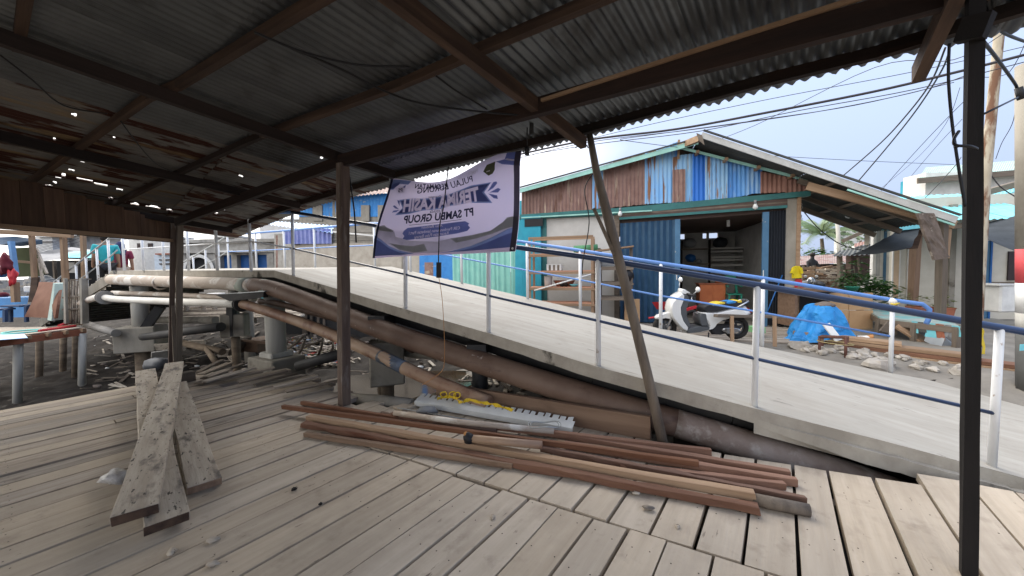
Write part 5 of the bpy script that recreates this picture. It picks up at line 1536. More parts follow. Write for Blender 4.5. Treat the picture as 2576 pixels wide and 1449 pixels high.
# planters on the veranda
LEAF = mat('leaf green', (.035, .10, .022), (.07, .16, .035), (6, 6, 6), .6, rnd=.15, trans=.25)
LEAF2 = mat('dry leaf green', (.10, .13, .05), (.16, .16, .06), (6, 6, 6), .7, trans=.2)
def leaves(mb, c, r_, n, sz, seed, droop=.4, flat=1.0):
    rg = random.Random(seed)
    for _ in range(n):
        while True:
            d = Vector((rg.uniform(-1, 1), rg.uniform(-1, 1), rg.uniform(-1, 1)))
            if .15 < d.length < 1: break
        d2 = d.normalized()
        rad = d.length ** .5
        f = 1 + .35 * mnoise.noise(d2 * 2.3 + Vector((seed, 0, 0)))
        q = Vector(c) + Vector((d2.x * r_[0], d2.y * r_[1], d2.z * r_[2])) * rad * f
        a = rg.uniform(0, 6.28)
        ax = Vector((math.cos(a), math.sin(a), rg.uniform(-droop, .35))).normalized()
        sd = ax.cross(Vector((rg.uniform(-.4, .4), rg.uniform(-.4, .4), 1))).normalized()
        L = sz * rg.uniform(.7, 1.3)
        nn = ax.cross(sd)
        mb.add([q, q + ax * L * .5 + sd * L * .22 + nn * L * .05, q + ax * L - UZ * L * .15, q + ax * L * .5 - sd * L * .22 + nn * L * .05], [(0, 1, 2, 3)])
def planter(nm, lb, x0, x1, y0, y1, Y, m_, seed, hh=.25):
    t = pthing(nm, lb, 'planter', (x0 + x1) / 2, y1, Y)
    a = P(x0, y1, Y); b = P(x1, y1, Y); tp = P(x0, y0, Y)
    w_ = (b - a).length; h_ = tp.z - a.z; c = (a + b) / 2
    mb = MB(); 
    mb.loft([[c + Vector((sx * w_ * k_, sy * .14 * k_ * 2 + .14, z_)) for sx, sy in ((-1, -1), (1, -1), (1, 1), (-1, 1))] for k_, z_ in ((.44, 0), (.5, h_), (.53, h_), (.53, h_ + .03), (.46, h_ + .03), (.44, h_ - .04))], True, False)
    mb.obj('tub', m_, t)
    mb = MB(); leaves(mb, c + Vector((0, .14, h_ + hh * .6)), (w_ * .55, .2, hh), 60, .11, seed); mb.obj('leaves', LEAF2, t)
    return t
planter('planter', 'orange planter box with thin plants between the wooden posts', 2314, 2350, 776, 792, 7.6, MT['terracotta'], 3, .2)
planter('planter', 'orange planter box right of the grey post', 2376, 2404, 778, 796, 7.4, MT['terracotta'], 5, .22)
# low table with patched cloth
TY = 7.35
tz = P(2214, 801, 7.0).z
tbl = thing('low_table', 'low market table with patched aqua plastic cover', 'table', PZ(2280, 850, .1))
A_ = PZ(2164, 774, tz); B_ = PZ(2214, 801, tz); C_ = PZ(2412, 822, tz); D_ = PZ(2352, 784, tz)
plain('cover_grey', (.38, .45, .42), .5, (.30, .36, .34), c3=(.18, .45, .46), s3=(3, 3, 3), lo3=.5, hi3=.6)
MB().prism([A_, B_, C_, D_], (0, 0, .03)).obj('top', MT['cover_grey'], tbl)
stick('edge_board', A_ - UZ * .06, B_ - UZ * .06, .03, .10, MT['greywood'], tbl, wob=.004, seg=2)
stick('edge_board', B_ - UZ * .06, C_ - UZ * .06, .03, .10, MT['greywood'], tbl, wob=.004, seg=3)
for q in (A_, B_, C_, D_, lerp(A_, B_, .35), lerp(B_, C_, .5)):
    gz = max(.08, ground_z(q.x, q.y))
    stick('leg', Vector((q.x, q.y + .03, gz - .02)), Vector((q.x, q.y + .03, tz - .03)), .07, .07, MT['greywood'], tbl, wob=.004, seg=2)
for t0, t1, h_, m_ in ((.42, .5, .2, 'aqua_tin'), (.5, .6, .17, 'tin_dark'), (.6, .72, .24, 'aqua_tin'), (.72, .82, .26, 'terracotta'), (.82, .9, .2, 'grey_plastic'), (.9, 1.0, .17, 'aqua_tin')):
    a = lerp(B_, C_, t0) + Vector((0, -.03, 0)); b = lerp(B_, C_, t1) + Vector((0, -.03, 0))
    n_ = 6
    rows = [[lerp(a, b, j / n_) + Vector((0, -.015 * math.sin(j * 1.7 + i), .01 - h_ * i / 4)) for j in range(n_ + 1)] for i in range(5)]
    mm_ = MB(); mm_.grid(rows); mm_.grid([[q + Vector((0, .006, 0)) for q in reversed(r_)] for r_ in rows]); mm_.obj('cloth_patch', MT[m_], tbl)
t_ = stick('cut_plank', P(2258, 818, 6.7), P(2340, 868, 6.4), .22, .04, MT['tanwood'], up=(0, -.6, .8), wob=.006, seg=3); tag(t_, 'short brown plank leaning down from the patched table', 'plank')
t_ = MB().prism([P(2212, 832, 6.75), P(2232, 808, 6.75), P(2256, 812, 6.75), P(2256, 842, 6.75), P(2240, 840, 6.75)], (0, .03, 0)).obj('cut_board', MT['greywood']); tag(t_, 'odd grey board hung on the near side of the table', 'board')
t_ = MB().prism([P(2345, 868, 6.2), P(2356, 838, 6.2), P(2385, 860, 6.25), P(2390, 872, 6.2)], (0, .25, .1)).obj('metal_scrap', MT['steel_grey']); tag(t_, 'bent grey metal scrap under the table right end', 'scrap')
# stall counter with tan panels
stl = thing('stall_counter', 'stall counter with brown top and four tan panels', 'counter', P(2100, 828, 7.7))
for (x0, y0, x1, y1) in ((2087, 737, 2134, 779), (2136, 737, 2195, 779), (2087, 781, 2134, 827), (2136, 781, 2195, 827)):
    pbox('panel', x0, y0, x1, y1, 7.7 + (0 if y0 < 760 else .004), .03, MT['tan_panel'], stl)
pbox('top_board', 1998, 726, 2112, 733, 7.5, .6, MT['plywood'], stl)
pbox('side_board', 1999, 733, 2005, 822, 7.6, .5, MT['plywood'], stl)
pbox('inner_shade_panel', 2005, 735, 2088, 822, 8.05, .03, MT['black'], stl)  # black panel stands for the shade inside the counter cavity
pbox('shelf', 2005, 800, 2088, 804, 7.6, .45, MT['greywood'], stl)
# clothes on the column
cl = pthing('hanging_shirt', 'bright yellow shirt hanging beside the shop column', 'shirt', 2004, 700, 8.0)
m = MB(); m.prism([P(1996, 672, 8.0), P(2002, 669, 8.0), P(2010, 670, 8.0), P(2015, 676, 8.0), P(2014, 699, 8.0), P(1994, 700, 8.0), P(1994, 685, 8.0)], (0, .06, 0)); m.obj('cloth', MT['yellow_cloth'], cl)
for a_, b_ in ((1997, 1992), (2013, 2016)): MB().bar(P(a_, 674, 7.96), P(b_, 688, 7.96), .05, .05).obj('sleeve', MT['yellow_cloth'], cl)
m = MB(); m.prism([P(2002, 702, 8.03), P(2014, 702, 8.03), P(2019, 724, 8.03), P(2011, 726, 8.03), P(2008, 714, 8.03), P(2004, 726, 8.03), P(2000, 722, 8.03)], (0, .05, 0)); tag(m.obj('red_shorts', MT['red_plastic']), 'red shorts hanging under the yellow shirt', 'shorts')
# plank stack beyond the ramp
lf = [P(2026, 872, 6.55), P(2640, 952, 4.75)]
dst = (lf[1] - lf[0]).normalized(); bkd = Vector((-dst.y, dst.x, 0)).normalized()
if bkd.y < 0: bkd.negate()
lab = ['lowest long plank of the stack beyond the ramp', 'second long plank from the ground in the stack beyond the ramp', 'third plank of the stack, ending under the table', 'top plank of the stack, where the cat lies', 'short block end under the blue tarp']
for k in range(4):
    a = lf[0] + UZ * (.03 + .058 * k) + dst * (.02 * k - .05) + bkd * (.03 * k); b = lf[1] + UZ * (.03 + .058 * k) + bkd * (.03 * k)
    if k == 2: b = lerp(a, b, .78)
    if k == 3: a = a - dst * .05; b = lerp(a, b, .48)
    t_ = stick('long_plank', a + bkd * .14, b + bkd * .14, .28, .05, MT['tanwood'] if k != 1 else MT['redwood'], wob=.004, seg=8); tag(t_, lab[k], 'plank', 'planks stacked beyond the ramp')
t_ = MB().box(lf[0] + UZ * .20 - dst * .08 + bkd * .2, (.22, .30, .10), math.atan2(dst.y, dst.x)).obj('wood_block', MT['tanwood']); tag(t_, lab[4], 'wood block')
# bundle under a blue tarp
def bundle():
    t = pthing('tarp_bundle', 'lumpy bundle covered by a creased bright blue tarp', 'tarp bundle', 2060, 850, 6.7)
    c = P(2062, 806, 6.75)
    m = MB(); rings = []
    n, mm_ = 72, 30
    for i in range(mm_ + 1):
        t_ = i / mm_
        ring = []
        for k in range(n):
            a = 2 * math.pi * k / n
            prof = [(.0, .30), (.12, .30), (.23, .27), (.30, .18), (.36, .05), (.42, -.08), (.47, -.2), (.50, -.27)]
            f = t_ * (len(prof) - 1); i0 = min(int(f), len(prof) - 2); ff = f - i0
            r_ = lerp(prof[i0][0], prof[i0 + 1][0], ff); z = lerp(prof[i0][1], prof[i0 + 1][1], ff)
            fold = .075 * t_ * math.sin(a * 7 + 2 * math.sin(a * 2) + t_ * 2) + .10 * mnoise.noise(Vector((math.cos(a) * 1.5, math.sin(a) * 1.5, t_ * 2.5)))
            cx_ = Vector((math.cos(a) * 2.2, math.sin(a) * 2.2, t_ * 4))
            crease = .05 * (1 - abs(mnoise.noise(cx_)) * 3) + .03 * (1 - abs(mnoise.noise(cx_ * 2.3)) * 3)
            r2 = r_ * (1 + fold * 1.6 + crease * min(1, t_ * 3))
            skew = .06 * t_ * (-1 if math.cos(a) < 0 else .4)
            lowz = -.10 * t_ * max(0, -math.cos(a)) + .18 * t_ ** 2 * max(0, math.cos(a - .9))
            ring.append(c + Vector((math.cos(a) * r2 * .95 + skew, math.sin(a) * r2 * .7, z + lowz + .03 * mnoise.noise(Vector((math.cos(a) * 3, math.sin(a) * 3, t_ * 5))))))
        rings.append(ring)
    m.loft(rings, False, False)
    m.obj('tarp', MT['blue_tarp'], t)
    m = MB(); m.box(c - UZ * .16, (.5, .4, .3), .2); m.obj('load', MT['ceiling_brown'], t)
bundle()
t_ = MB().ball(P(2074, 768, 6.72), (.18, .13, .065), 14, 8, .25, 4).obj('stone', MT['stone']); tag(t_, 'flat brown stone weighing down the blue tarp', 'stone')
t_ = stick('white_board', P(2078, 815, 6.35), P(2110, 857, 6.2), .14, .02, MT['white_plastic'], up=(0, -.7, .7)); tag(t_, 'dirty white board slanting below the blue tarp', 'board')
# rusty stool frame with a loop
st = pthing('rusty_stool', 'rusty steel stool frame standing on the rocks', 'stool', 2095, 905, 5.95)
MTR = plain('stool_rust', (.13, .06, .045), .8)
for x_, y0, y1, Y in ((2061, 846, 900, 6.0), (2127, 848, 911, 5.75), (2068, 843, 893, 6.3), (2131, 846, 900, 6.1)):
    MB().tube([P(x_, y1, Y), P(x_ + 1, y0, Y)], .02, 8).obj('leg', MTR, st)
MB().tube([P(2061, 848, 6.0), P(2127, 850, 5.75), P(2131, 848, 6.1), P(2068, 845, 6.3), P(2061, 848, 6.0)], .018, 6).obj('seat_frame', MTR, st)
MB().tube([P(2064, 897, 6.0), P(2127, 899, 5.75)], .008, 6).obj('stretcher', MT['steel_grey'], st)
m = MB(); cx = P(2101, 862, 5.85)
m.tube([cx + Vector((.235 * math.cos(a), .2 * math.sin(a), -.02 * math.cos(a))) for a in [2 * math.pi * k / 28 for k in range(29)]], .007, 6, cap=False)
tag(m.obj('wire_hoop', plain('hoop', (.42, .34, .16), .6)), 'thin yellow hoop resting on the rusty stool', 'hoop')
# cat
CY = 6.45
def Cp(x, y, d=0): return P(x, y, CY + d)
cat = thing('cat', 'ginger and white cat lying on the stacked planks', 'cat', Cp(2180, 861))
plain('ginger', (.50, .24, .09), .9); plain('cat_white', (.72, .68, .62), .9); plain('pinkish', (.5, .28, .24), .7)
MT['cat_fur'] = mat('ginger and white fur', (.52, .25, .10), (.48, .22, .085), (8, 8, 8), .95, c3=(.72, .69, .64), s3=(5.5, 5.5, 9), lo3=.50, hi3=.54)
jo = [(Cp(2172, 853, .0), .062), (Cp(2160, 853, .02), .060), (Cp(2154, 856, .04), .045), (Cp(2182, 852, 0), .055), (Cp(2188, 849, 0), .045), (Cp(2193, 847, -.02), .048), (Cp(2199, 849, -.04), .032), (Cp(2186, 858, -.07), .024), (Cp(2197, 860, -.09), .02), (Cp(2203, 860.5, -.1), .018),
      (Cp(2166, 858, -.08), .03), (Cp(2176, 860.5, -.10), .022), (Cp(2182, 861, -.11), .018), (Cp(2150, 859, .02), .016), (Cp(2147, 860, -.06), .014), (Cp(2153, 861, -.11), .012)]
ed = [(0, 1), (1, 2), (0, 3), (3, 4), (4, 5), (5, 6), (3, 7), (7, 8), (8, 9), (1, 10), (10, 11), (11, 12), (2, 13), (13, 14), (14, 15)]
skin_mesh('body', jo, ed, MT['cat_fur'], cat)
for dx in (-2, 3):
    q = Cp(2192 + dx, 842, -.02)
    MB().add([q + Vector((-.018, 0, -.02)), q + Vector((.018, 0, -.02)), q + Vector((0, .02, -.02)), q + Vector((0, 0, .035))], [(0, 1, 3), (1, 2, 3), (2, 0, 3), (0, 2, 1)]).obj('ear', MT['ginger'], cat)
# rocks along the ramp foot
rr = random.Random(5)
big_ = [((2014, 876, 6.3), .2, 'broad pale rock at the left end below the blue tarp'), ((2172, 905, 5.75), .2, 'largest pale rock under the long planks'), ((2212, 925, 5.35), .22, 'long flat pale rock beside the white railing post')]
for q, r_, lb in big_:
    c = P(*q)
    tag(MB().ball(c + UZ * .03, (r_, r_ * .7, r_ * .42), 9, 6, .55, q[0])._flat().obj('rock', MT['rock']), lb, 'rock', 'broken rocks along the ramp')
for k in range(46):
    t_ = rr.random()
    x_ = lerp(2020, 2420, t_) + rr.uniform(-8, 8)
    yb_ = lerp(884, 955, (x_ - 2020) / 400) + rr.uniform(-14, 6) * (1 if x_ > 2230 else .6)
    Y_ = lerp(6.1, 4.95, (x_ - 2020) / 400) + rr.uniform(-.05, .25)
    c = P(x_, yb_, Y_)
    if side(c.x, c.y)[0] < 2.72: continue
    c.z = ground_z(c.x, c.y) + .03
    r_ = rr.uniform(.03, .075)
    tag(MB().ball(c, (r_ * 1.2, r_, r_ * .7), 7, 5, .6, k, rot=Matrix.Rotation(rr.uniform(0, 3), 3, 'Z'))._flat().obj('rock', MT['rock']), 'pale broken rock among many along the ramp foot', 'rock', 'small broken rocks along the ramp')
# yellow tape on the posts
m = MB(); pts = [P(2462, 820, 5.6), P(2472, 835, 5.6), P(2466, 850, 5.62), P(2474, 872, 5.6), P(2470, 895, 5.6)]
rows = [[q + Vector((-.02 + .01 * math.sin(i * 2), .01 * math.cos(i), 0)), q + Vector((.025 + .01 * math.cos(i * 3), -.01, .01))] for i, q in enumerate(pts)]
m.grid(rows); m.grid([[q + Vector((0, .004, 0)) for q in reversed(r_)] for r_ in rows]); tag(m.obj('yellow_tape', MT['yellow_print']), 'twisted yellow tape hanging from the leaning utility pole', 'tape')
q = P(2246, 760, 5.0)
tag(MB().ball(q, (.05, .04, .05), 10, 6, .4, 2).obj('wrapped_bag', MT['white_plastic']), 'white plastic bag wrapped on the railing post end', 'bag')
m = MB(); m.tube([P(2240, 764, 4.96), P(2250, 766, 4.93), P(2262, 763, 4.97)], .012, 6); tag(m.obj('yellow_tape', MT['yellow_print']), 'yellow tape knotted on the far railing post', 'tape')
# potted bush
bush = thing('bush', 'dense green bush with drooping shoots beside the stall counter', 'bush', P(2170, 770, 8.8))
for k, (x_, y_, rx, rz, m_, n_, sd) in enumerate([(2155, 712, .34, .26, LEAF, 520, 1), (2190, 726, .38, .24, LEAF, 520, 2), (2148, 680, .16, .34, LEAF, 110, 3), (2222, 742, .34, .26, LEAF, 200, 4), (2245, 735, .16, .2, LEAF2, 40, 6)]):
    m = MB(); leaves(m, P(x_, y_, 8.8), (rx, .4, rz), n_, .13, sd); m.obj('foliage', m_, bush)
m = MB()
for x_, y_ in ((2150, 705), (2190, 715), (2148, 670), (2220, 740)):
    m.tube([P(2172, 775, 8.8), P((2172 + x_) / 2, 750, 8.8), P(x_, y_, 8.8)], .015, 6)
m.obj('stem', MT['greywood'], bush)
pt_ = pthing('green_pot', 'green plastic pot standing on the stall top', 'pot', 2143, 731, 8.0)
c = P(2143, 731, 7.9)
m = MB(); m.lathe(c, [(.09, 0), (.115, .07), (.13, .075), (.13, .09), (.11, .09), (.1, .03)], 14); m.obj('pot', MT['green_plastic'], pt_)
m = MB(); leaves(m, c + UZ * .14, (.12, .12, .07), 50, .07, 12); m.obj('leaves', LEAF, pt_)

# ------------------------------------------------------------------ lane behind: palm, far pole, sheds, woodpile
palm = thing('palm_tree', 'coconut palm rising behind the far pole', 'palm tree', P(2072, 720, 30))
m = MB(); m.tube([P(2076, 720, 30), P(2072, 660, 30), P(2067, 600, 30)], .16, 10, rs=[.2, .16, .12]); m.obj('trunk', MT['greywood'], palm)
PALM = mat('palm green', (.15, .23, .12), (.24, .30, .17), (.6, .6, .6), .6, trans=.3)
rg = random.Random(11)
c = P(2067, 592, 30)
for k in range(17):
    a = 2 * math.pi * k / 17 + rg.uniform(-.15, .15); up_ = rg.choice([2.2, 1.7, 1.2, .7, .3]) ; L = rg.uniform(2.8, 3.6)
    m = MB(); prev = None
    pts = []
    for i in range(9):
        t = i / 8
        pts.append(c + Vector((math.cos(a) * L * t * (.85 if up_ > 1 else 1), math.sin(a) * L * t, up_ * t * 1.6 - 1.9 * t * t)))
    m.tube(pts, .03, 5, rs=[.035 * (1 - .8 * i / 8) for i in range(9)])
    for i in range(30):
        t = .12 + .88 * i / 30; f = t * 8; i0 = min(7, int(f)); q = lerp(pts[i0], pts[i0 + 1], f - i0); dv = (pts[i0 + 1] - pts[i0]).normalized()
        sd = dv.cross(UZ).normalized(); ll = .85 * (1 - .5 * t) * rg.uniform(.8, 1.1)
        for s_ in (-1, 1):
            tip = q + sd * s_ * ll * .75 + dv * ll * .4 - UZ * ll * .5
            m.add([q, q + dv * .11, tip], [(0, 1, 2)])
    m.obj('frond', PALM, palm)
t_ = MB().tube([P(2114, 690, 24), P(2106, 546, 24)], .11, 10).obj('utility_pole', MT['concrete_white']); tag(t_, 'pale far utility pole standing beside the palm', 'pole')
def shed(nm, lb, x, y, Y): return pthing(nm, lb, 'house' if 'house' in nm or 'building' in nm else 'shed', x, y, Y)
wb_ = shed('white_building', 'far white building with one square window behind the palm', 2126, 640, 34)
pbox('wall', 2108, 577, 2170, 700, 34, .5, MT['white_wall'], wb_); pbox('window', 2118, 582, 2128, 591, 33.9, .1, MT['dark_glass'], wb_)
s1 = shed('market_shed', 'dark brown shed with grey lean-to roof across the lane', 2160, 700, 12.5)
pbox('wall', 2140, 640, 2204, 705, 12.5, .2, plain('shed_brown', (.085, .055, .045), .9), s1)
corr(P(2092, 645, 11.4), P(2196, 640, 11), P(2110, 632, 13), P(2200, 612, 13), .15, .015, (0, -.3, 1), MT['tin_dark'], 'roof_sheet', s1, rows=2)
stick('post', P(2114, 720, 11.6), P(2112, 640, 11.6), .10, .10, MT['greywood'], s1)
stick('post', P(2166, 704, 12.2), P(2158, 648, 12.2), .05, .05, MT['greywood'], s1)
s2 = shed('market_shed', 'far shed with sloping grey roof edge below the shop porch', 2160, 640, 14)
corr(P(2118, 606, 13), P(2205, 568, 12.6), P(2128, 598, 15), P(2215, 556, 15), .15, .015, (0, -.3, 1), MT['tin_dark'], 'roof_sheet', s2, rows=2)
MB().bar(P(2118, 607, 13), P(2205, 569, 12.6), .05, .12).obj('fascia', MT['greywood'], s2)
pbox('wall', 2186, 575, 2206, 650, 13.4, .2, MT['cream_wall'], s2)
s3 = shed('market_shed', 'low shed with dull red tin roof behind the woodpile', 2060, 690, 19)
corr(P(1990, 668, 17.5), P(2150, 660, 17.5), P(1990, 646, 20), P(2150, 636, 20), .1, .006, (0, -.4, 1), plain('dull_red_tin', (.20, .10, .085), .8, (.30, .26, .24)), 'roof_sheet', s3, rows=2)
pbox('wall', 1990, 664, 2150, 740, 18.5, .2, MT['shed_brown'], s3)
t_ = shed('market_shed', 'far shed with red roof and green trees behind', 2170, 620, 22)
corr(P(2148, 622, 21), P(2200, 608, 21), P(2150, 613, 23), P(2200, 600, 23), .2, .02, (0, -.4, 1), MT['tin_red'], 'roof_sheet', t_, rows=2)
pbox('wall', 2150, 618, 2200, 640, 22, .2, MT['white_wall'], t_)
for k, (x_, y_, Y_, rx, lb) in enumerate([(2165, 605, 27, 1.1, 'far green tree behind the red roofed shed'), (2062, 648, 24, .7, 'low green tree in front of the palm trunk'), (2012, 640, 40, 1.6, 'distant pale green tree left of the palm')]):
    tr_ = thing('tree', lb, 'tree', P(x_, 690, Y_))
    m = MB(); leaves(m, P(x_, y_, Y_), (rx, rx, rx * .9), 260, .38, 20 + k); m.obj('crown', PALM if k != 1 else LEAF, tr_)
    m = MB(); m.tube([P(x_, 690, Y_), P(x_, y_, Y_)], .08, 8); m.obj('trunk', MT['greywood'], tr_)
wp_ = pthing('woodpile', 'untidy pile of split firewood in the lane', 'woodpile', 2060, 725, 13)
rg = random.Random(3)
for k in range(44):
    q = P(2060 + rg.uniform(-16, 40) + (k % 5), 722 - (k // 5) * 6 + rg.uniform(-2, 2), 13 + rg.uniform(-.3, .5))
    a = rg.uniform(-.5, .5) + (.9 if rg.random() < .2 else 0)
    dv = Vector((math.cos(a), .3 * math.sin(a * 3), .25 * math.sin(a))) * rg.uniform(.18, .34)
    stick('log', q - dv, q + dv, .08, .07, rg.choice([MT['tanwood'], MT['slab_plank'], MT['slab_plank'], MT['plywood']]), wp_, taper=.8)
fr = pthing('bench_frame', 'weathered wooden bench back in front of the woodpile', 'bench', 2030, 710, 12)
for y_ in (676, 686, 696): MB().bar(P(2018, y_, 12), P(2050, y_ - 2, 12), .03, .09).obj('slat', MT['tanwood'], fr)
for x_ in (2020, 2047): MB().bar(P(x_, 715, 12.05), P(x_ + 1, 668, 12.05), .07, .06).obj('post', MT['greywood'], fr)
mb_ = pthing('motorbike', 'motorbike facing the camera in front of the firewood', 'motorbike', 2040, 735, 10.5)
m = MB(); m.ball(P(2040, 708, 10.5), (.10, .1, .12), 12, 8); m.obj('headlight', MT['chrome'], mb_)
m = MB(); m.tube([P(2024, 700, 10.6), P(2034, 704, 10.55), P(2046, 704, 10.55), P(2056, 700, 10.6)], .02, 8); m.obj('handlebar', MT['black'], mb_)
m = MB(); m.torus(P(2040, 740, 10.4), .24, .045, axis=(1, .1, 0)); m.obj('wheel', MT['rubber'], mb_)
m = MB(); m.ball(P(2040, 718, 10.8), (.14, .5, .16), 12, 8); m.obj('body', MT['scooter_dark'], mb_)
for x_ in (2026, 2054):
    m = MB(); m.ball(P(x_, 695, 10.6), (.05, .02, .035), 8, 6); m.tube([P(x_, 695, 10.6), P(x_, 701, 10.6)], .006, 5); m.obj('mirror', MT['white_plastic'], mb_)
# ------------------------------------------------------------------ houses beyond the bridge
plain('blue_plank', (.05, .24, .58), .7, (.035, .19, .50), c3=(.25, .33, .42), s3=(1, 1, 6), lo3=.62, hi3=.7)
plain('grey_siding', (.27, .25, .22), .85, (.20, .185, .16))
plain('beige_wall', (.45, .41, .35), .9, (.36, .32, .27), c3=(.25, .22, .18), s3=(.8, .8, 2.5), lo3=.58, hi3=.75)
plain('old_concrete', (.40, .385, .355), .9, (.28, .265, .24), c3=(.14, .13, .115), s3=(1.2, 1.2, .8), lo3=.56, hi3=.72)
plain('sky_blue_tin', (.42, .60, .82), .5, (.36, .53, .76))
plain('violet_tin', (.16, .19, .45), .6, (.25, .28, .52))
plain('door_blue', (.03, .14, .42), .5)
plain('green_tin', (.24, .52, .45), .5, (.19, .46, .41))
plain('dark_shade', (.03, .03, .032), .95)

def wall_px(t, nm, x0, y0, x1, y1, Y0, Y1, d, m_, n=1):
    """wall whose left end is at depth Y0 and right end at Y1"""
    a = P(x0, y1, Y0); b = P(x1, y1, Y1); c = P(x1, y0, Y1); e = P(x0, y0, Y0)
    dv = (b - a); dv.z = 0
    nn = Vector((-dv.y, dv.x, 0)).normalized()
    if nn.y < 0: nn.negate()
    return MB().prism([q + nn * d / 2 for q in (a, b, c, e)], nn * d).obj(nm, m_, t)

# teal corrugated fence left of the shop
fe = thing('tin_fence', 'green corrugated tin fence left of the shop', 'fence', P(1230, 745, 11))
xs_ = [1140, 1176, 1212, 1250, 1286, 1318]
for k, (a, b) in enumerate(zip(xs_, xs_[1:])):
    Ya = lerp(12.2, 10.2, (a - 1140) / 178); Yb = lerp(12.2, 10.2, (b - 1140) / 178)
    p0 = P(a, 750, Ya); p1 = P(b, 752, Yb); z1 = P(a, 596, Ya).z
    p0.z = p1.z = -.1
    q0 = Vector((p0.x, p0.y, z1)); q1 = Vector((p1.x, p1.y, z1))
    corr(p0 + FN * .01 * (k % 2), p1 + FN * .01 * (k % 2), q0 + FN * .01 * (k % 2), q1 + FN * .01 * (k % 2), .24, .02, FN, MT['green_tin'], 'tin_panel', fe, rows=3, square=True)
t_ = wall_px(fe, 'end_panel', 1296, 505, 1318, 760, 10.15, 10.0, .06, MT['teal_wall'])
# blue and brown doorway hut left of the fence
hb_ = thing('small_hut', 'small blue and brown hut beside the green fence', 'hut', P(1100, 720, 13))
wall_px(hb_, 'wall', 1055, 640, 1142, 730, 13.2, 12.6, 2, MT['blue_plank']); wall_px(hb_, 'door', 1068, 660, 1090, 730, 13.05, 12.95, .1, MT['tin_brown']); wall_px(hb_, 'door_frame', 1090, 656, 1100, 730, 13.0, 12.9, .14, MT['white_wall'])
wall_px(hb_, 'shutter', 1102, 662, 1120, 730, 12.9, 12.8, .1, MT['greywood'])
wall_px(hb_, 'gable', 1050, 590, 1150, 642, 13.4, 12.8, 2, MT['grey_siding'])
# long beige walled house with pale blue roof
bh = thing('beige_house', 'long beige house with pale blue tin roof behind the ramp crest', 'house', P(850, 700, 15))
wall_px(bh, 'wall', 738, 612, 1056, 720, 16, 13.8, 3, MT['beige_wall'])
for x_ in (833, 905, 960, 1010): wall_px(bh, 'wall_post', x_, 612, x_ + 4, 720, lerp(16, 13.8, (x_ - 738) / 318) - .06, lerp(16, 13.8, (x_ - 735) / 318) - .06, .06, MT['grey_siding'])
a0, a1 = P(716, 614, 15.9), P(835, 613, 15.2)
corr(a0, a1, a0 + UZ * .62, a1 + UZ * .62, .22, .03, (0, -1, 0), MT['violet_tin'], 'wall_sheet', bh, rows=2, square=True)
corr(P(640, 560, 17), P(836, 586, 15), P(655, 554, 18.5), P(840, 568, 17), .25, .025, (0, -.5, 1), MT['sky_blue_tin'], 'roof_sheet', bh, rows=2)
wall_px(bh, 'upper_wall', 835, 575, 1056, 614, 15.4, 14, 2, MT['grey_siding'])
for k in range(5):
    z_ = 578 + k * 7
    wall_px(bh, 'siding_board', 835, z_, 1056, z_ + 6, 15.34 - .01 * (k % 2), 13.94 - .01 * (k % 2), .05, MT['grey_siding'])
wall_px(bh, 'side_wall', 690, 588, 740, 700, 17, 16.2, 2, MT['old_concrete']); wall_px(bh, 'side_door', 694, 592, 715, 690, 16.9, 16.7, .1, MT['tin_brown'])
wall_px(bh, 'window', 736, 590, 752, 616, 15.9, 15.8, .05, MT['greywood'])
MB().bar(P(838, 583, 14.7), P(1056, 604, 13.7), .10, .06).obj('gutter', MT['white_wall'], bh)
# tall blue plank house
bl = thing('blue_house', 'blue plank house with grey shutters and brown tin roof', 'house', P(860, 560, 20))
wall_px(bl, 'wall', 752, 486, 972, 562, 22, 19, 5, MT['grey_siding'])
n_ = 26
for k in range(n_):
    x0_ = lerp(752, 972, k / n_); x1_ = lerp(752, 972, (k + .94) / n_)
    wall_px(bl, 'wall_plank', x0_, lerp(492, 486, k / n_), x1_, 545, lerp(21.9, 18.9, k / n_), lerp(21.9, 18.9, (k + 1) / n_), .06, MT['blue_plank'])
for x0_, x1_ in ((786, 810), (908, 928), (950, 966)):
    Yq = lerp(21.8, 18.75, (x0_ - 752) / 220)
    wall_px(bl, 'window', x0_, 516, x1_, 556, Yq, Yq - .3, .08, MT['grey_siding'])
wall_px(bl, 'base_wall', 735, 558, 972, 600, 21.8, 18.8, 3, MT['grey_siding'])
corr(P(728, 510, 21.5), P(985, 484, 18.2), P(790, 476, 24), P(985, 470, 22), .25, .025, (0, -.5, 1), MT['tin_brown'], 'roof_sheet', bl, rows=3, jag=.03)
# old concrete building with an arch
oc = thing('old_building', 'weathered concrete building with an arch and blue shutters', 'building', P(600, 690, 18))
OY = 19.0
pbox('wall', 520, 632, 552, 700, OY, 2, MT['old_concrete'], oc)
pbox('wall', 437, 632, 470, 700, OY, 2, MT['old_concrete'], oc)
pbox('parapet', 437, 606, 690, 634, OY - .1, 2.4, MT['old_concrete'], oc)
pbox('ledge', 430, 602, 694, 608, OY - .3, 2.8, MT['old_concrete'], oc)
pbox('wall', 552, 630, 690, 640, OY, 2, MT['old_concrete'], oc)
for x0_, x1_ in ((552, 556), (584, 598), (629, 642), (673, 690)): pbox('pillar', x0_, 634, x1_, 700, OY - .02, 2, MT['old_concrete'], oc)
for x0_, x1_ in ((556, 584), (598, 629), (642, 673)): pbox('shutter', x0_, 636, x1_, 700, OY + .25, .08, MT['door_blue'], oc)
for x0_, x1_ in ((553, 586), (594, 631)): pbox('awning', x0_, 630, x1_, 634, OY - .7, .7, MT['white_wall'], oc)
c = P(501, 680, OY - .05)
m = MB(); ra_, rb2 = .82, .66
rg_ = []
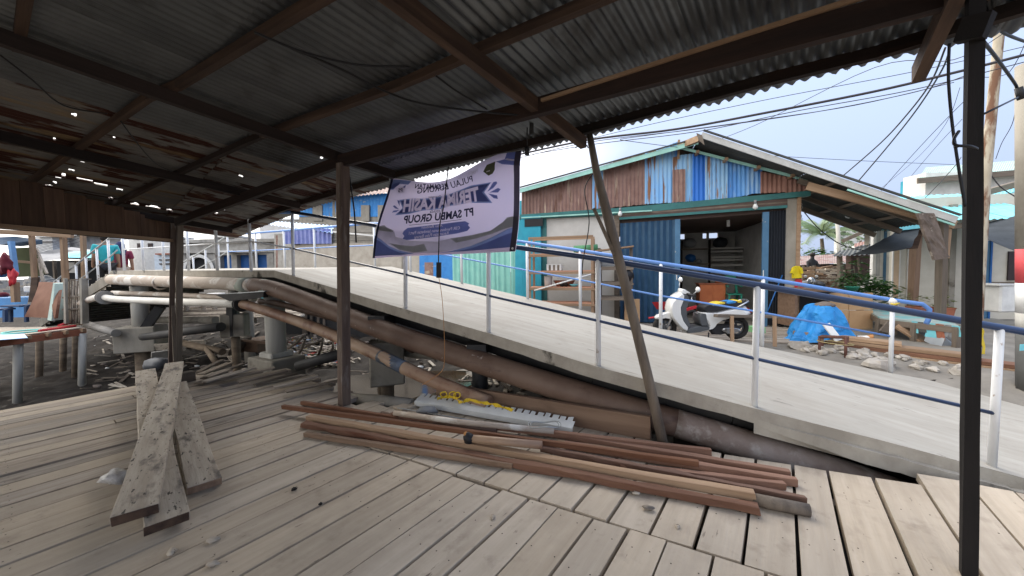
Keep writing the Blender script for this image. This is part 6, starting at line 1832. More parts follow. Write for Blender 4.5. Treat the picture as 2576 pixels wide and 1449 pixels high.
for k in range(15):
    a = math.pi * k / 14
    rg_.append((math.cos(a), math.sin(a)))
rows = [[c + Vector((x_ * ra_, -.06, z_ * ra_)) for x_, z_ in rg_], [c + Vector((x_ * rb2, -.06, z_ * rb2)) for x_, z_ in rg_], [c + Vector((x_ * rb2, .3, z_ * rb2)) for x_, z_ in rg_]]
m.grid(rows, False); m.obj('arch', MT['white_wall'], oc)
m = MB(); m.prism([c + Vector((x_ * rb2, .2, z_ * rb2)) for x_, z_ in rg_] + [c + Vector((-rb2, .2, -.5)), c + Vector((rb2, .2, -.5))], (0, .05, 0)); m.obj('opening', MT['dark_shade'], oc)  # near-black panel stands for the shade inside the arch
m = MB(); m.prism([c + Vector((x_ * 1.5, .35, z_ * 1.1 if z_ > .1 else 0)) for x_, z_ in rg_] + [c + Vector((-1.5, .35, -.5)), c + Vector((1.5, .35, -.5))], (0, .1, 0)); m.obj('wall', MT['old_concrete'], oc)
pbox('sack', 590, 598, 612, 604, OY - .2, .3, MT['old_concrete'], oc)
# white town houses far off
def far_house(lb, x0, y0, x1, y1, Y, m_, wins, roofm=None, wm_='dark_glass'):
    t = thing('town_house', lb, 'house', P((x0 + x1) / 2, y1, Y))
    pbox('wall', x0, y0, x1, y1, Y, 1.5, m_, t)
    for (a, b, c_, d_) in wins: pbox('window', a, b, c_, d_, Y - .08, .1, MT[wm_], t)
    pbox('parapet', x0 - 2, y0 - 3, x1 + 2, y0, Y - .2, 1.9, roofm or MT['white_wall'], t)
    return t
far_house('white town house with red window sills behind the people', 205, 598, 262, 720, 30, MT['white_wall'], [(233, 600, 246, 610)])
far_house('grey concrete block left of the white town house', 175, 592, 207, 630, 27, MT['old_concrete'], [])
far_house('pale town house with barred balcony seen over the stalls', 92, 596, 134, 640, 26, MT['white_wall'], [(98, 607, 130, 609)])
far_house('bluish white town house between the timber posts', 134, 594, 176, 640, 28, plain('pale_blue_wall', (.58, .66, .74), .85), [])
far_house('white house far behind the bridge railing', 330, 598, 440, 720, 33, MT['white_wall'], [(345, 612, 356, 624), (372, 612, 383, 624)])
far_house('pale house with pink lattice roof far behind the railing', 392, 640, 442, 720, 25, MT['pale_blue_wall'], [(400, 652, 436, 655), (400, 662, 436, 665)], MT['terracotta'])
far_house('white house with a row of vents beyond the roof corner', 655, 553, 760, 610, 30, MT['white_wall'], [(678, 555, 681, 560), (684, 555, 687, 560), (690, 555, 693, 560)])
far_house('low pale house peeking over the blue roof', 545, 596, 600, 640, 40, MT['old_concrete'], [])
# platform of debris and sheds behind the piers
lo_ = thing('low_stall', 'low plank landing on stilts seen under the bridge', 'landing', P(560, 800, 12))
for k in range(9):
    y_ = 775 + k * 3.2
    stick('plank', P(452, y_, 13.2 - k * .22), P(760, y_ - 6, 12.4 - k * .22), .2, .04, MT['slab_plank'] if k % 3 else MT['greywood'], lo_, wob=.01, seg=4)
for x_ in (470, 512, 540, 600, 640):
    MB().tube([P(x_, 745, 12.6), P(x_, 812, 12.6)], .07, 8).obj('post', MT['slab_plank'], lo_)
for k, (x0_, y0_, x1_, y1_, Y_, m_, lb) in enumerate([(480, 742, 506, 762, 12.8, 'old_concrete', 'grey crate on the low landing under the bridge'), (520, 738, 548, 757, 12.9, 'white_wall', 'white box on the low landing under the bridge'), (548, 744, 578, 757, 12.7, 'terracotta', 'orange planks heaped on the low landing'), (655, 735, 672, 752, 12.9, 'aqua_tin', 'blue plastic tub on the landing behind the plate'), (600, 748, 620, 758, 12.8, 'aqua_tin', 'aqua tub on the low landing'), (460, 741, 476, 756, 12.8, 'pale_blue_wall', 'pale blue box at the left end of the landing')]):
    tag(pbox('box', x0_, y0_, x1_, y1_, Y_, .35, MT[m_], bevel=.01), lb, 'box')
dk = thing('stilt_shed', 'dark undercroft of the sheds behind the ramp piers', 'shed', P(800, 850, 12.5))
wall_px(dk, 'back_wall', 690, 768, 1130, 880, 13.5, 11.0, .2, MT['dark_shade'])  # near-black panel stands for the shadow below the sheds
for x_, w_ in ((760, 12), (780, 5), (797, 6), (812, 5), (852, 7), (1000, 9), (1060, 6)):
    wall_px(dk, 'stilt', x_, 770, x_ + w_, 880, lerp(13.2, 11, (x_ - 690) / 440), lerp(13.2, 11, (x_ - 690) / 440), .1, MT['greywood'])
wall_px(dk, 'floor_edge', 700, 742, 1140, 768, 13.4, 10.9, 1.5, MT['old_concrete'])
# ------------------------------------------------------------------ market stalls on the left
plat = thing('stall_platform', 'plank platform on round stilts with colourful goods, at the far left', 'platform', PZ(100, 840, .3))
pa = PZ(-90, 862, .3); pb2 = PZ(214, 824, .3); pdv = (pb2 - pa).normalized(); pin = Vector((-pdv.y, pdv.x, 0)).normalized()
if pin.x > 0: pin.negate()
for k in range(13):
    q0 = pa + pin * (k * .2 + .1); q1 = pb2 + pin * (k * .2 + .1)
    stick('plank', q0, q1 + pdv * random.uniform(-.05, .05), .185, .03, MT['slab_plank'] if k % 3 else MT['deck'], plat, wob=.004, seg=3)
stick('edge_beam', pa - UZ * .1, pb2 - UZ * .1, .06, .14, MT['terracotta'], plat, wob=.003, seg=2)
for t_ in (.45, .62, .78, .95):
    q = lerp(pa, pb2, t_) - UZ * .05
    stick('joist', q - pin * .1, q + pin * 2.6, .06, .08, MT['tanwood'], plat)
for x_, yt, yb_, Y_, r_ in ((46, 848, 1015, 7.75, .07), (208, 838, 985, 8.75, .07), (100, 845, 990, 9.6, .07), (160, 838, 960, 10.2, .07), (190, 838, 960, 9.6, .06)):
    MB().tube([P(x_ - 2, yb_, Y_), P(x_, yt, Y_)], r_, 10).obj('stilt', MT['concrete_white'] if x_ in (46, 208) else MT['pile'], plat)
# goods on it
def goods(nm, lb, cat, pts, r_, m_):
    tag(MB().tube(pts, r_, 7).obj(nm, m_), lb, cat)
goods('red_stick', 'red and white handle lying at the platform edge', 'stick', [PZ(98, 832, .34), PZ(190, 820, .34)], .03, MT['red_plastic'])
goods('red_stick', 'bright red roll behind the platform edge', 'roll', [PZ(150, 820, .35), PZ(188, 806, .35)], .04, MT['red_plastic'])
goods('wood_strip', 'yellow wooden strip lying on the stall platform', 'strip', [PZ(120, 826, .34), PZ(208, 815, .34)], .02, MT['tanwood'])
c = PZ(58, 834, .33)
m = MB(); m.torus(c, .28, .018, axis=(0, 0, 1), n=28, m=6); tag(m.obj('teal_hoop', plain('teal_hoop', (.2, .6, .55), .5)), 'teal plastic hoop lying on the stall platform', 'hoop')
m = MB(); m.prism([PZ(-60, 845, .335), PZ(60, 840, .335), PZ(70, 850, .335), PZ(-40, 858, .335)], (0, 0, .01)); tag(m.obj('blue_sheet', MT['sky_blue_tin']), 'pale blue plastic sheet on the platform corner', 'sheet')
# curved brown board
m = MB(); rows = []
for i in range(9):
    t = i / 8
    bow = .16 * math.sin(math.pi * t)
    rows.append([P(lerp(98, 61, t ** 1.3), lerp(709, 797, t), 9.3 - bow + .5 * (1 - t)), P(lerp(151, 138, t), lerp(711, 801, t), 9.1 - bow + .5 * (1 - t))])
m.grid(rows); bkr = [[q + Vector((.02, .05, 0)) for q in r_] for r_ in rows]; m.grid([list(reversed(r_)) for r_ in bkr])
ed_ = [r_[0] for r_ in rows] + [r_[1] for r_ in reversed(rows)]
m.loft([ed_, [q + Vector((.02, .05, 0)) for q in ed_]], False, False)
tag(m.obj('brown_board', plain('rust_board', (.20, .10, .065), .8, (.15, .07, .045))), 'bowed rusty brown board leaning on the stall platform', 'board')
psheet('pale_board', [(152, 711, 9.5), (156, 713, 9.5), (148, 805, 9.2), (138, 803, 9.2)], (0, .3, 0), MT['green_plastic'])
o = bpy.data.objects['pale_board']; o.data.materials[0] = plain('mint_board', (.45, .55, .48), .6); tag(o, 'pale green board edge leaning behind the rusty board', 'board')
psheet('dark_board', [(82, 698, 9.9), (98, 697, 9.9), (92, 760, 9.8), (74, 760, 9.8)], (0, .05, 0), MT['beam_red']); tag(bpy.data.objects['dark_board'], 'dark board upright behind the bowed brown board', 'board')
# cage of sticks
cg = pthing('stick_cage', 'cage of crooked sticks in a grey frame on the platform end', 'cage', 188, 812, 9.1)
for x0_, x1_ in ((161, 167), (203, 217)):
    stick('frame_post', P((x0_ + x1_) / 2 + 3, 814, 9.05), P((x0_ + x1_) / 2, 700, 9.05), .14 if x0_ > 200 else .06, .05, MT['concrete_grey'], cg, wob=.006, seg=3)
for y_ in (704, 748, 778): stick('cross_bar', P(158, y_ + 1, 9.12), P(228 if y_ == 704 else 206, y_ - 2, 9.12), .04, .03, MT['greywood'], cg, wob=.004, seg=2)
for k in range(11):
    x_ = 168 + k * 3.4
    m = MB(); m.tube([P(x_ + random.uniform(-1, 1), 812, 9.16), P(x_ + 2 * math.sin(k), 775, 9.17), P(x_ + 2 * math.cos(k * 2), 740, 9.15), P(x_ + random.uniform(-1, 1), 706, 9.16)], .014, 5); m.obj('stick', MT['slab_plank'] if k % 2 else MT['greywood'], cg)
# stall frame
stf = pthing('market_stall', 'timber stall frame of thin brown posts and a top rail', 'stall', 150, 800, 10.8)
for xt, xb, yt, yb_ in ((80, 91, 592, 760), (159, 169, 590, 790), (209, 215, 592, 790)):
    stick('post', P(xb, yb_, 10.8), P(xt, yt, 10.8), .13 if xb > 100 and xb < 200 else .10, .08, MT['tanwood'], stf, wob=.004, seg=3)
stick('top_rail', P(-60, 580, 10.7), P(182, 593, 10.7), .08, .13, MT['tanwood'], stf, wob=.004, seg=3)
stick('side_rail', P(40, 657, 11), P(84, 661, 11), .05, .07, MT['tanwood'], stf)
stick('brace', P(91, 625, 10.9), P(118, 688, 10.9), .05, .05, MT['slab_plank'], stf); stick('brace', P(97, 650, 10.9), P(108, 706, 10.9), .05, .05, MT['slab_plank'], stf)
t_ = psheet('olive_tarp', [(38, 624, 11.2), (86, 622, 11.2), (96, 650, 11.2), (117, 688, 11.2), (95, 695, 11.2), (45, 697, 11.2)], (0, .05, 0), plain('olive', (.07, .08, .03), .8)); tag(t_, 'olive green tarp hung between the stall posts', 'tarp')
t_ = psheet('blue_awning', [(-60, 600, 10.4), (8, 597, 10.4), (80, 606, 10.9), (80, 617, 10.9), (30, 613, 10.4), (-60, 618, 10.4)], (0, .5, .1), plain('slate_blue', (.07, .11, .16), .7)); tag(t_, 'dark slate blue awning at the left edge', 'awning')
t_ = stick('blue_post', P(39, 690, 10.2), P(28, 607, 10.2), .10, .08, plain('blue_post', (.16, .33, .58), .6)); tag(t_, 'blue painted post carrying the slate awning', 'post')
t_ = stick('low_post', P(40, 760, 10.0), P(37, 710, 10.0), .13, .1, MT['tanwood']); tag(t_, 'short brown post under the hanging red bag', 'post')
t_ = MB().ball(P(31, 696, 9.9), (.085, .06, .18), 14, 10, 1.0, 3).obj('red_bag', MT['red_plastic']); tag(t_, 'bright red plastic bag hanging on the blue post', 'bag')
t_ = MB().ball(P(14, 668, 9.9), (.15, .10, .24), 14, 10, .9, 7).obj('maroon_cloth', plain('maroon', (.13, .015, .025), .8)); tag(t_, 'maroon cloth bundle hanging left of the red bag', 'cloth')
t_ = pbox('white_tub', 58, 720, 79, 735, 10.4, .3, MT['white_plastic'], bevel=.02); tag(t_, 'white tub among the stall goods', 'tub')
m = MB(); m.loft([[P(-80, 752, 10.2), P(72, 748, 10.2), P(72, 745, 11.2), P(-80, 748, 11.2)], [P(-70, 800, 10.1), P(62, 798, 10.1), P(62, 790, 11), P(-70, 790, 11)]], True, False); tag(m.obj('blue_trough', plain('trough_blue', (.04, .20, .46), .5)), 'large blue trough behind the stall benches', 'trough')
for nm_, lb_, xa, xb, ya, Y_ in (('blue_bench', 'dark blue bench beside the bowed brown board', 24, 70, 769, 9.3), ('blue_bench', 'second dark blue bench cut off by the left edge', -30, 16, 778, 9.0)):
    t = pthing(nm_, lb_, 'bench', (xa + xb) / 2, 808, Y_)
    MB().bar(P(xa, ya, Y_ + .2), P(xb, ya, Y_ + .2), .35, .04).obj('seat', plain('bench_blue', (.03, .06, .13), .5), t)
    for x_ in (xa + 3, xb - 3): stick('leg', P(x_, 810, Y_ + .1), P(x_, ya, Y_ + .1), .06, .06, MT['bench_blue'], t)
rg = random.Random(21)
m = MB()
for k in range(40):
    q = P(rg.uniform(0, 100), rg.uniform(706, 744), 12 + rg.uniform(0, 1.5)); s_ = rg.uniform(.06, .2)
    m.box(q, (s_, s_, s_ * .7), rg.uniform(0, 3))
m.obj('stall_clutter', MT['old_concrete'], kind='stuff')
for k, (x_, y_, Y_, r_, m_, lb) in enumerate([(8, 742, 10.9, .12, 'maroon', 'dark red basket at the left edge of the stall'), (4, 690, 10.6, .13, 'shutter_blue', 'dark blue box with white mark at the left edge')]):
    tag(MB().ball(P(x_, y_, Y_), (r_, r_, r_ * .7), 10, 6, .2, k).obj('basket' if k == 0 else 'box', MT[m_]), lb, 'basket' if k == 0 else 'box')
# awnings of the stalls further on
for nm_, lb_, pts, m_ in (('grey_awning', 'grey canvas awning spanning the stalls beyond the posts', [(92, 636, 15), (165, 624, 15), (247, 634, 15), (250, 652, 14), (175, 648, 14), (95, 658, 14)], plain('canvas_grey', (.34, .335, .33), .9)),
                         ('teal_awning', 'pale teal awning left of the person in the teal shirt', [(170, 636, 14.4), (240, 630, 14.4), (250, 646, 14.0), (172, 645, 14.0)], MT['aqua_tin'])):
    t_ = psheet(nm_, pts, (0, .4, .1), m_); tag(t_, lb_, 'awning')
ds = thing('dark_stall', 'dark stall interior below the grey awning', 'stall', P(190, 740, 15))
pbox('back_wall', 92, 655, 300, 790, 15.5, .2, MT['dark_shade'], ds)  # near-black panel stands for the shade inside the stall
pbox('poster', 172, 660, 190, 686, 15.3, .05, MT['white_wall'], ds)
for x_ in (100, 140, 196): pbox('post', x_, 655, x_ + 4, 790, 15.2, .1, MT['greywood'], ds)
for k in range(6):
    tag(MB().ball(P(88 + k * 9, 700 + 6 * (k % 3), 14.4), (.16, .16, .12), 10, 6, .2, k).obj('basin', MT['grey_plastic']), ['dull grey basin at the left end of the dark stall row', 'second grey basin of the dark stall row', 'third grey basin of the dark stall row, hung lowest', 'grey basin behind the tallest timber post', 'grey basin right of the timber post in the dark stall', 'last grey basin at the right of the dark stall row'][k], 'basin', 'basins in the dark stall')
# litter and debris on the mud: nobody could count it
rg = random.Random(77)
cols = [MT['slab_plank'], MT['white_plastic'], MT['greywood'], plain('trash_red', (.5, .06, .05), .6), plain('trash_yellow', (.6, .45, .05), .6), plain('trash_blue', (.2, .3, .42), .6), MT['stone']]
for ci, m_ in enumerate(cols):
    m = MB()
    for k in range([340, 45, 380, 30, 20, 30, 160][ci]):
        if rg.random() < .45 or ci in (3, 4, 5):
            x_, y_ = rg.uniform(720, 870), rg.uniform(852, 925)
        elif rg.random() < .7:
            x_, y_ = rg.uniform(230, 680), rg.uniform(775, 985)
        else:
            x_, y_ = rg.uniform(880, 1400), rg.uniform(860, 1000)
        z0 = -1.0
        q = None
        Y_ = 5.0
        while Y_ < 15:
            g_ = P(x_, y_, Y_)
            if g_.z < ground_z(g_.x, g_.y): q = g_; break
            Y_ += .12
        if q is None: continue
        q.z = ground_z(q.x, q.y) + .02
        if ci in (0, 2):
            L = rg.uniform(.1, .55); a = rg.uniform(0, 6.3)
            m.bar(q, q + Vector((math.cos(a) * L, math.sin(a) * L, rg.uniform(-.02, .12))), rg.uniform(.03, .09), .02)
        else:
            s_ = rg.uniform(.02, .07)
            m.ball(q, (s_ * 1.6, s_, s_ * .7), 6, 4, .7, k)
    m.obj('litter', m_, kind='stuff')
m = MB()
for k in range(60):
    x_, y_ = rg.uniform(760, 870), rg.uniform(885, 925)
    Y_ = 5.0; q = None
    while Y_ < 15:
        g_ = P(x_, y_, Y_)
        if g_.z < ground_z(g_.x, g_.y): q = g_; break
        Y_ += .12
    if q is None: continue
    leaves(m, q + UZ * .05, (.12, .12, .08), 12, .06, k)
m.obj('undergrowth', LEAF2, kind='stuff')
for k, (xa, ya, xb, yb_, Y_) in enumerate([(720, 880, 765, 845, 7.4), (742, 905, 768, 855, 7.2), (800, 895, 812, 850, 7.4), (770, 870, 815, 855, 7.5), (830, 890, 838, 862, 7.3)]):
    t_ = MB().tube([P(xa, ya, Y_), P((xa + xb) / 2 + 3, (ya + yb_) / 2, Y_), P(xb, yb_, Y_ + .1)], .025, 6).obj('dead_branch', MT['greywood']); tag(t_, ['long dead branch leaning over the rubbish right of the column', 'short dead stem nearest the column base', 'upright dead stem in the rubbish', 'dead branch pointing right over the rubbish', 'thin dead stem furthest right in the rubbish'][k], 'branch')
# larger debris lying on the mud
cr_ = pthing('wooden_box', 'broken brown wooden box tipped on the mud behind the second pile', 'box', 625, 890, 7.9)
fb_box(MB(), 600, 858, 665, 885, 7.9, .6, -.3).obj('box_body', MT['plywood'], cr_)
MB().bar(P(597, 888, 7.8), P(612, 852, 7.8), .5, .04).obj('box_side', MT['greywood'], cr_); MB().bar(P(605, 856, 7.75), P(668, 862, 7.75), .03, .05).obj('box_rim', MT['plywood'], cr_)
for k, (x_, y_, Y_, w_, h_, a, lb) in enumerate([(565, 888, 8.6, .28, .2, .4, 'split grey board stuck upright in the mud'), (590, 903, 7.8, .36, .14, -.4, 'pale board fragment in the mud near the second pile'), (410, 872, 8.6, .3, .16, .2, 'pale flat fragment left of the shelter post'), (407, 892, 8.2, .34, .2, .9, 'broken tray in the mud beside the left pile'), (498, 860, 9.5, .35, .1, .1, 'flat pale tile on the mud between the piers'), (250, 960, 9.5, .5, .05, .5, 'weathered plank in the mud below the platform')]):
    t_ = MB().box(P(x_, y_, Y_), (w_, .04, h_), a, rot=Matrix.Rotation(a, 3, 'Z') @ Matrix.Rotation(.5, 3, 'X')).obj('board_piece', MT['slab_plank'] if k != 3 else MT['old_concrete']); tag(t_, lb, 'board')
t_ = MB().ball(P(393, 918, 6.9), (.24, .18, .12), 14, 8, .35, 6).obj('plastic_sack', plain('sack_grey', (.10, .105, .12), .45, (.06, .065, .075))); tag(t_, 'dull blue grey plastic sack behind the crossed planks', 'sack')
for k, (a, b, r_, lb) in enumerate([((455, 862, 8.2), (560, 885, 7.4), .07, 'dark half buried pipe behind the shelter post'), ((520, 878, 7.6), (545, 915, 6.9), .05, 'dark pipe sloping into the mud near the loose slats')]):
    tag(MB().tube([P(*a), P(*b)], r_, 10).obj('sunken_pipe', MT['pile']), lb, 'pipe')
# ------------------------------------------------------------------ lumber and planks lying on the deck
def lumber(lb, x0, y0, x1, y1, z0, z1, w, h, m_, wob=.003, seg=10, bow=0.0):
    a = PZ(x0, y0, z0); b = PZ(x1, y1, z1)
    t_ = stick('lumber', a, b, w * .88, h * .84, MT[m_], wob=wob * 1.5, seg=seg, bow=bow, bevel=.003)
    return tag(t_, lb, 'lumber', 'lumber lying in a loose heap on the deck')
lumber('nearest short brown stick at the left of the lumber heap', 768, 1092, 1290, 1172, .025, .025, .045, .05, 'brownwood')
lumber('nearest long rough edged lumber along the front of the heap', 763, 1067, 1911, 1281, .03, .03, .07, .055, 'redwood', .008, 26)
lumber('long yellow brown lumber lying second from the front', 776, 1050, 1900, 1247, .04, .06, .07, .06, 'tanwood', .004, 14)
lumber('long dark red lumber whose left end sticks out farthest', 712, 1023, 1758, 1166, .075, .085, .045, .05, 'redwood')
lumber('rear red lumber with its left end by the middle post', 759, 1013, 1000, 1052, .03, .03, .05, .05, 'redwood')
lumber('light red lumber at the back, ending below the leaning pole', 985, 1043, 1790, 1137, .045, .05, .05, .06, 'pinkwood')
lumber('red lumber ending third from the right behind the front pieces', 1330, 1082, 1987, 1191, .03, .03, .06, .055, 'pinkwood')
lumber('red lumber with the squared end farthest to the back right', 1420, 1118, 2006, 1212, .03, .03, .06, .06, 'pinkwood')
lumber('bright orange red lumber crossing the heap to the right end', 1362, 1128, 2028, 1258, .045, .045, .05, .05, 'redwood', .006, 14)
lumber('short pale red lumber end between the right hand pieces', 1560, 1172, 1975, 1222, .03, .03, .05, .055, 'pinkwood')
lumber('thin pale batten under the dark lumber', 1400, 1110, 1985, 1186, .012, .012, .04, .022, 'tanwood')
t_ = MB().tube([PZ(1860, 1246, .035), PZ(1930, 1263, .036), PZ(2037, 1284, .036)], .038, 9, rs=[.034, .04, .038]).obj('rough_log', MT['polewood']); tag(t_, 'dark rough round log end at the right of the lumber heap', 'log')
# pipes on the heap
pp1 = thing('capped_pipe', 'short grey brown pipe with a black ball plug on the lumber', 'pipe', PZ(1250, 1110, .1))
MB().tube([PZ(1172, 1102, .115), PZ(1364, 1120, .115)], .032, 14).obj('tube', MT['pipe_tan'], pp1)
MB().ball(PZ(1180, 1103, .115), .048, 12, 8, .25, 2).obj('plug', MT['black'], pp1)
MB().ball(PZ(1172, 1092, .15), (.02, .02, .02), 8, 6).obj('tag', MT['ginger'], pp1)
t_ = MB().tube([PZ(992, 1039, .07), PZ(1160, 1062, .07), PZ(1394, 1085, .07)], .027, 12).obj('muddy_pipe', MT['pipe_pale']); tag(t_, 'muddy thin pipe lying between the lumber and the notched steel', 'pipe')
t_ = MB().tube([PZ(960, 1040, .03), PZ(1250, 1083, .03)], .024, 10).obj('rusty_pipe', MT['pipe_rust']); tag(t_, 'thin rusty pipe under the muddy pipe', 'pipe')
t_ = MB().tube([PZ(1000, 1026, .04), PZ(1190, 1058, .04)], .006, 6).obj('steel_rod', MT['steel_grey']); tag(t_, 'thin bright steel rod beside the notched steel', 'rod')
t_ = MB().ball(PZ(1075, 1032, .05), (.11, .07, .04), 12, 7, .5, 9).obj('grey_rag', MT['grey_plastic']); tag(t_, 'crumpled grey rag beside the notched steel', 'rag')
m = MB(); c = PZ(1370, 1068, .10)
for rr_ in (.085, .10): m.tube([c + Vector((rr_ * 1.5 * math.cos(a), rr_ * .8 * math.sin(a), .01 * math.sin(3 * a))) for a in [2 * math.pi * k / 24 for k in range(25)]], .004, 5, cap=False)
tag(m.obj('wire_coil', MT['steel_grey']), 'small coil of wire on the notched steel', 'wire coil')
# notched light steel section
ns = thing('notched_steel', 'light grey steel section with a notched upper edge', 'steel section', PZ(1250, 1060, .02))
a = PZ(1043, 1019, .02); b = PZ(1440, 1090, .02); c2 = PZ(1480, 1082, .02)
dv = (b - a).normalized(); up_ = Vector((-dv.y, dv.x, 0))
if up_.y < 0: up_.negate()
Ln = (b - a).length
m = MB()
m.bar(a + UZ * .02, b + UZ * .02, .006, .05)                       # front lip
tilt = (up_ * .93 + UZ * .30).normalized()
m.prism([a + UZ * .045, b + UZ * .045, b + UZ * .045 + tilt * .095, a + UZ * .045 + tilt * .095], tilt.cross(dv) * .004)
n_ = 24
for k in range(n_):
    x0 = a + dv * (Ln * k / n_) + UZ * .045 + tilt * .095; x1 = a + dv * (Ln * (k + random.uniform(.6, .85)) / n_) + UZ * .045 + tilt * .095
    m.prism([x0, x1, x1 + tilt * random.uniform(.045, .06), x0 + tilt * random.uniform(.045, .06)], tilt.cross(dv) * .004)
m.obj('channel', MT['steel_light'], ns)
m = MB()
rg = random.Random(4)
pts = [P(1108, 1000, 4.0)]
for (x_, y_) in ((1100, 1003), (1128, 996), (1150, 1004), (1142, 996), (1158, 1010), (1180, 1008), (1205, 1022), (1230, 1024), (1255, 1030), (1290, 1033)):
    q = PZ(x_, y_ + 8, .12); q.z = .15 + rg.uniform(-.01, .05); pts.append(q)
pts = catmull(pts[1:], 5)
for i in range(len(pts) - 1):
    w0 = Vector((.012 * math.sin(i), .012 * math.cos(i * 1.3), .014)); w1 = Vector((.012 * math.sin(i + 1), .012 * math.cos((i + 1) * 1.3), .014))
    m.add([pts[i] - w0, pts[i] + w0, pts[i + 1] + w1, pts[i + 1] - w1], [(0, 1, 2, 3)], True)
for k in range(3):
    c = pts[3 + k * 4]
    m.tube([c + Vector((.035 * math.cos(a), .01 * math.sin(2 * a), .03 + .03 * math.sin(a))) for a in [2 * math.pi * j / 12 for j in range(13)]], .007, 5, cap=False)
tag(m.obj('yellow_ribbon', plain('ribbon', (.75, .52, .03), .5)), 'tangled yellow ribbon draped along the notched steel', 'ribbon')
# wide board standing on edge
e0 = PZ(1100, 1006, .0); e1 = PZ(1637, 1106, .0)
t_ = stick('wide_board', e0 + UZ * .105, e1 + UZ * .105, .05, .21, MT['plywood'], wob=.002, seg=8, bevel=.003); tag(t_, 'wide brown board standing on its edge along the pipe', 'board')
a = PZ(1000, 1030, .014); b = PZ(1130, 985, .014)
t_ = stick('loose_plank', a, b, .16, .028, MT['deck'], wob=.003, seg=3); tag(t_, 'short loose plank bridging the gap right of the middle post', 'plank')
# crossed planks on the left
beamb = stick('block_beam', PZ(388, 965, .07), PZ(487, 944, .07), .12, .14, MT['greywood'], wob=.004, seg=2, bevel=.004); tag(beamb, 'short thick beam under the far ends of the crossed planks', 'beam')
def plk(lb, xa, ya, xb, yb, za, zb, w, h, m_='slab_plank'):
    t_ = stick('crossed_plank', PZ(xa, ya, za), PZ(xb, yb, zb), w, h, MT[m_], wob=.005, seg=9, bevel=.004)
    return tag(t_, lb, 'plank')
def shaded_end(o, xa, ya, xb, yb, za, zb, w, h):  # thin dark cap: shade of the near end put into its colour
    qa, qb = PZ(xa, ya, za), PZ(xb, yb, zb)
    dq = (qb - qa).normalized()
    stick('sawn_or_shaded_end', qb + dq * .005, qb + dq * .012, w * .97, h * .96, MT['beam_red'], o, wob=.002)
shaded_end(plk('top crossed plank, its shade-coloured near end raised on another plank', 440, 916, 341, 1294, .235, .125, .20, .055), 440, 916, 341, 1294, .235, .125, .20, .055)
shaded_end(plk('crossed plank below the top one, near end rounded', 366, 934, 420, 1316, .20, .055, .20, .05), 366, 934, 420, 1316, .20, .055, .20, .05)
rp = plk('right crossed plank with a reddish sawn end', 443, 968, 515, 1222, .165, .03, .19, .05)
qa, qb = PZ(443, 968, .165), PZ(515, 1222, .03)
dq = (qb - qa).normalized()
stick('sawn_or_shaded_end', qb + dq * .004, qb + dq * .009, .186, .046, MT['brownwood'], rp)
# loose broken slats at the far corner of the deck
rg = random.Random(31)
lbs = ['broken grey slat at the far deck corner, highest of the loose heap', 'narrow loose slat at the far deck corner next to the sack', 'long loose slat pointing at the second pile', 'loose slat crossing the heap by the pile', 'split loose slat nearest the crossed planks', 'loose slat at the right end of the heap', 'pale loose slat lying on the deck edge', 'short loose slat under the others', 'dark loose slat with a torn end', 'loose slat lying nearest the column base', 'wide loose slat by the column base']
for k, (xa, ya, xb, yb_) in enumerate([(500, 935, 560, 905), (505, 942, 580, 912), (510, 952, 610, 916), (515, 960, 640, 925), (500, 965, 560, 940), (560, 955, 690, 925), (600, 962, 722, 932), (520, 948, 575, 930), (640, 968, 745, 940), (690, 975, 800, 945), (720, 985, 850, 958)]):
    z_ = .03 + .022 * (k % 4)
    t_ = stick('broken_board', PZ(xa, ya, z_), PZ(xb, yb_, z_ + rg.uniform(.0, .06)), rg.uniform(.07, .13), .02, MT['deck_old'] if k % 2 else MT['greywood'], wob=.006, seg=3); tag(t_, lbs[k], 'slat', 'loose broken slats at the deck corner')
# little things on the deck
m = MB(); m.ball(PZ(292, 1200, .045), (.09, .06, .05), 16, 10, .6, 5); t_ = m.obj('clear_bag', mat('crumpled clear film', (.72, .70, .68), (.5, .48, .46), (30, 30, 30), .25, spec=.7, bump=.8, bscale=(25, 25, 25), trans=.3)); tag(t_, 'crumpled clear plastic bag beside the crossed planks', 'bag')
for k, (x_, y_, lb) in enumerate([(838, 1120, 'small pale chip on the planks below the left crossed plank')]):
    pass
bits = [(432, 1387, 'small grey pebble on the deck at the lower left', .022), (536, 1357, 'grey pebble lying right of the crossed planks', .024), (535, 1418, 'oblong grey chip near the bottom edge of the deck', .02), (740, 1230, 'thin dark wood splinter on the bare deck', .016), (806, 1267, 'tiny dark splinter in the middle of the deck', .012), (1063, 1135, 'pale wood chip beside the front lumber', .016), (1631, 1277, 'pale wood chip in front of the lumber on the right planks', .022), (1600, 1240, 'brown bark chip close to the lumber front', .018), (1705, 1324, 'small chip lying on the joint line', .012), (1240, 1300, 'tan wood shaving near the plank joint', .014)]
for x_, y_, lb, r_ in bits:
    t_ = MB().ball(PZ(x_, y_, r_ * .5), (r_ * 1.6, r_, r_ * .55), 8, 5, .5, x_, rot=Matrix.Rotation(x_ * .1, 3, 'Z')).obj('chip', MT['slab_plank'] if 'splinter' not in lb else MT['post_dark']); tag(t_, lb, 'chip')

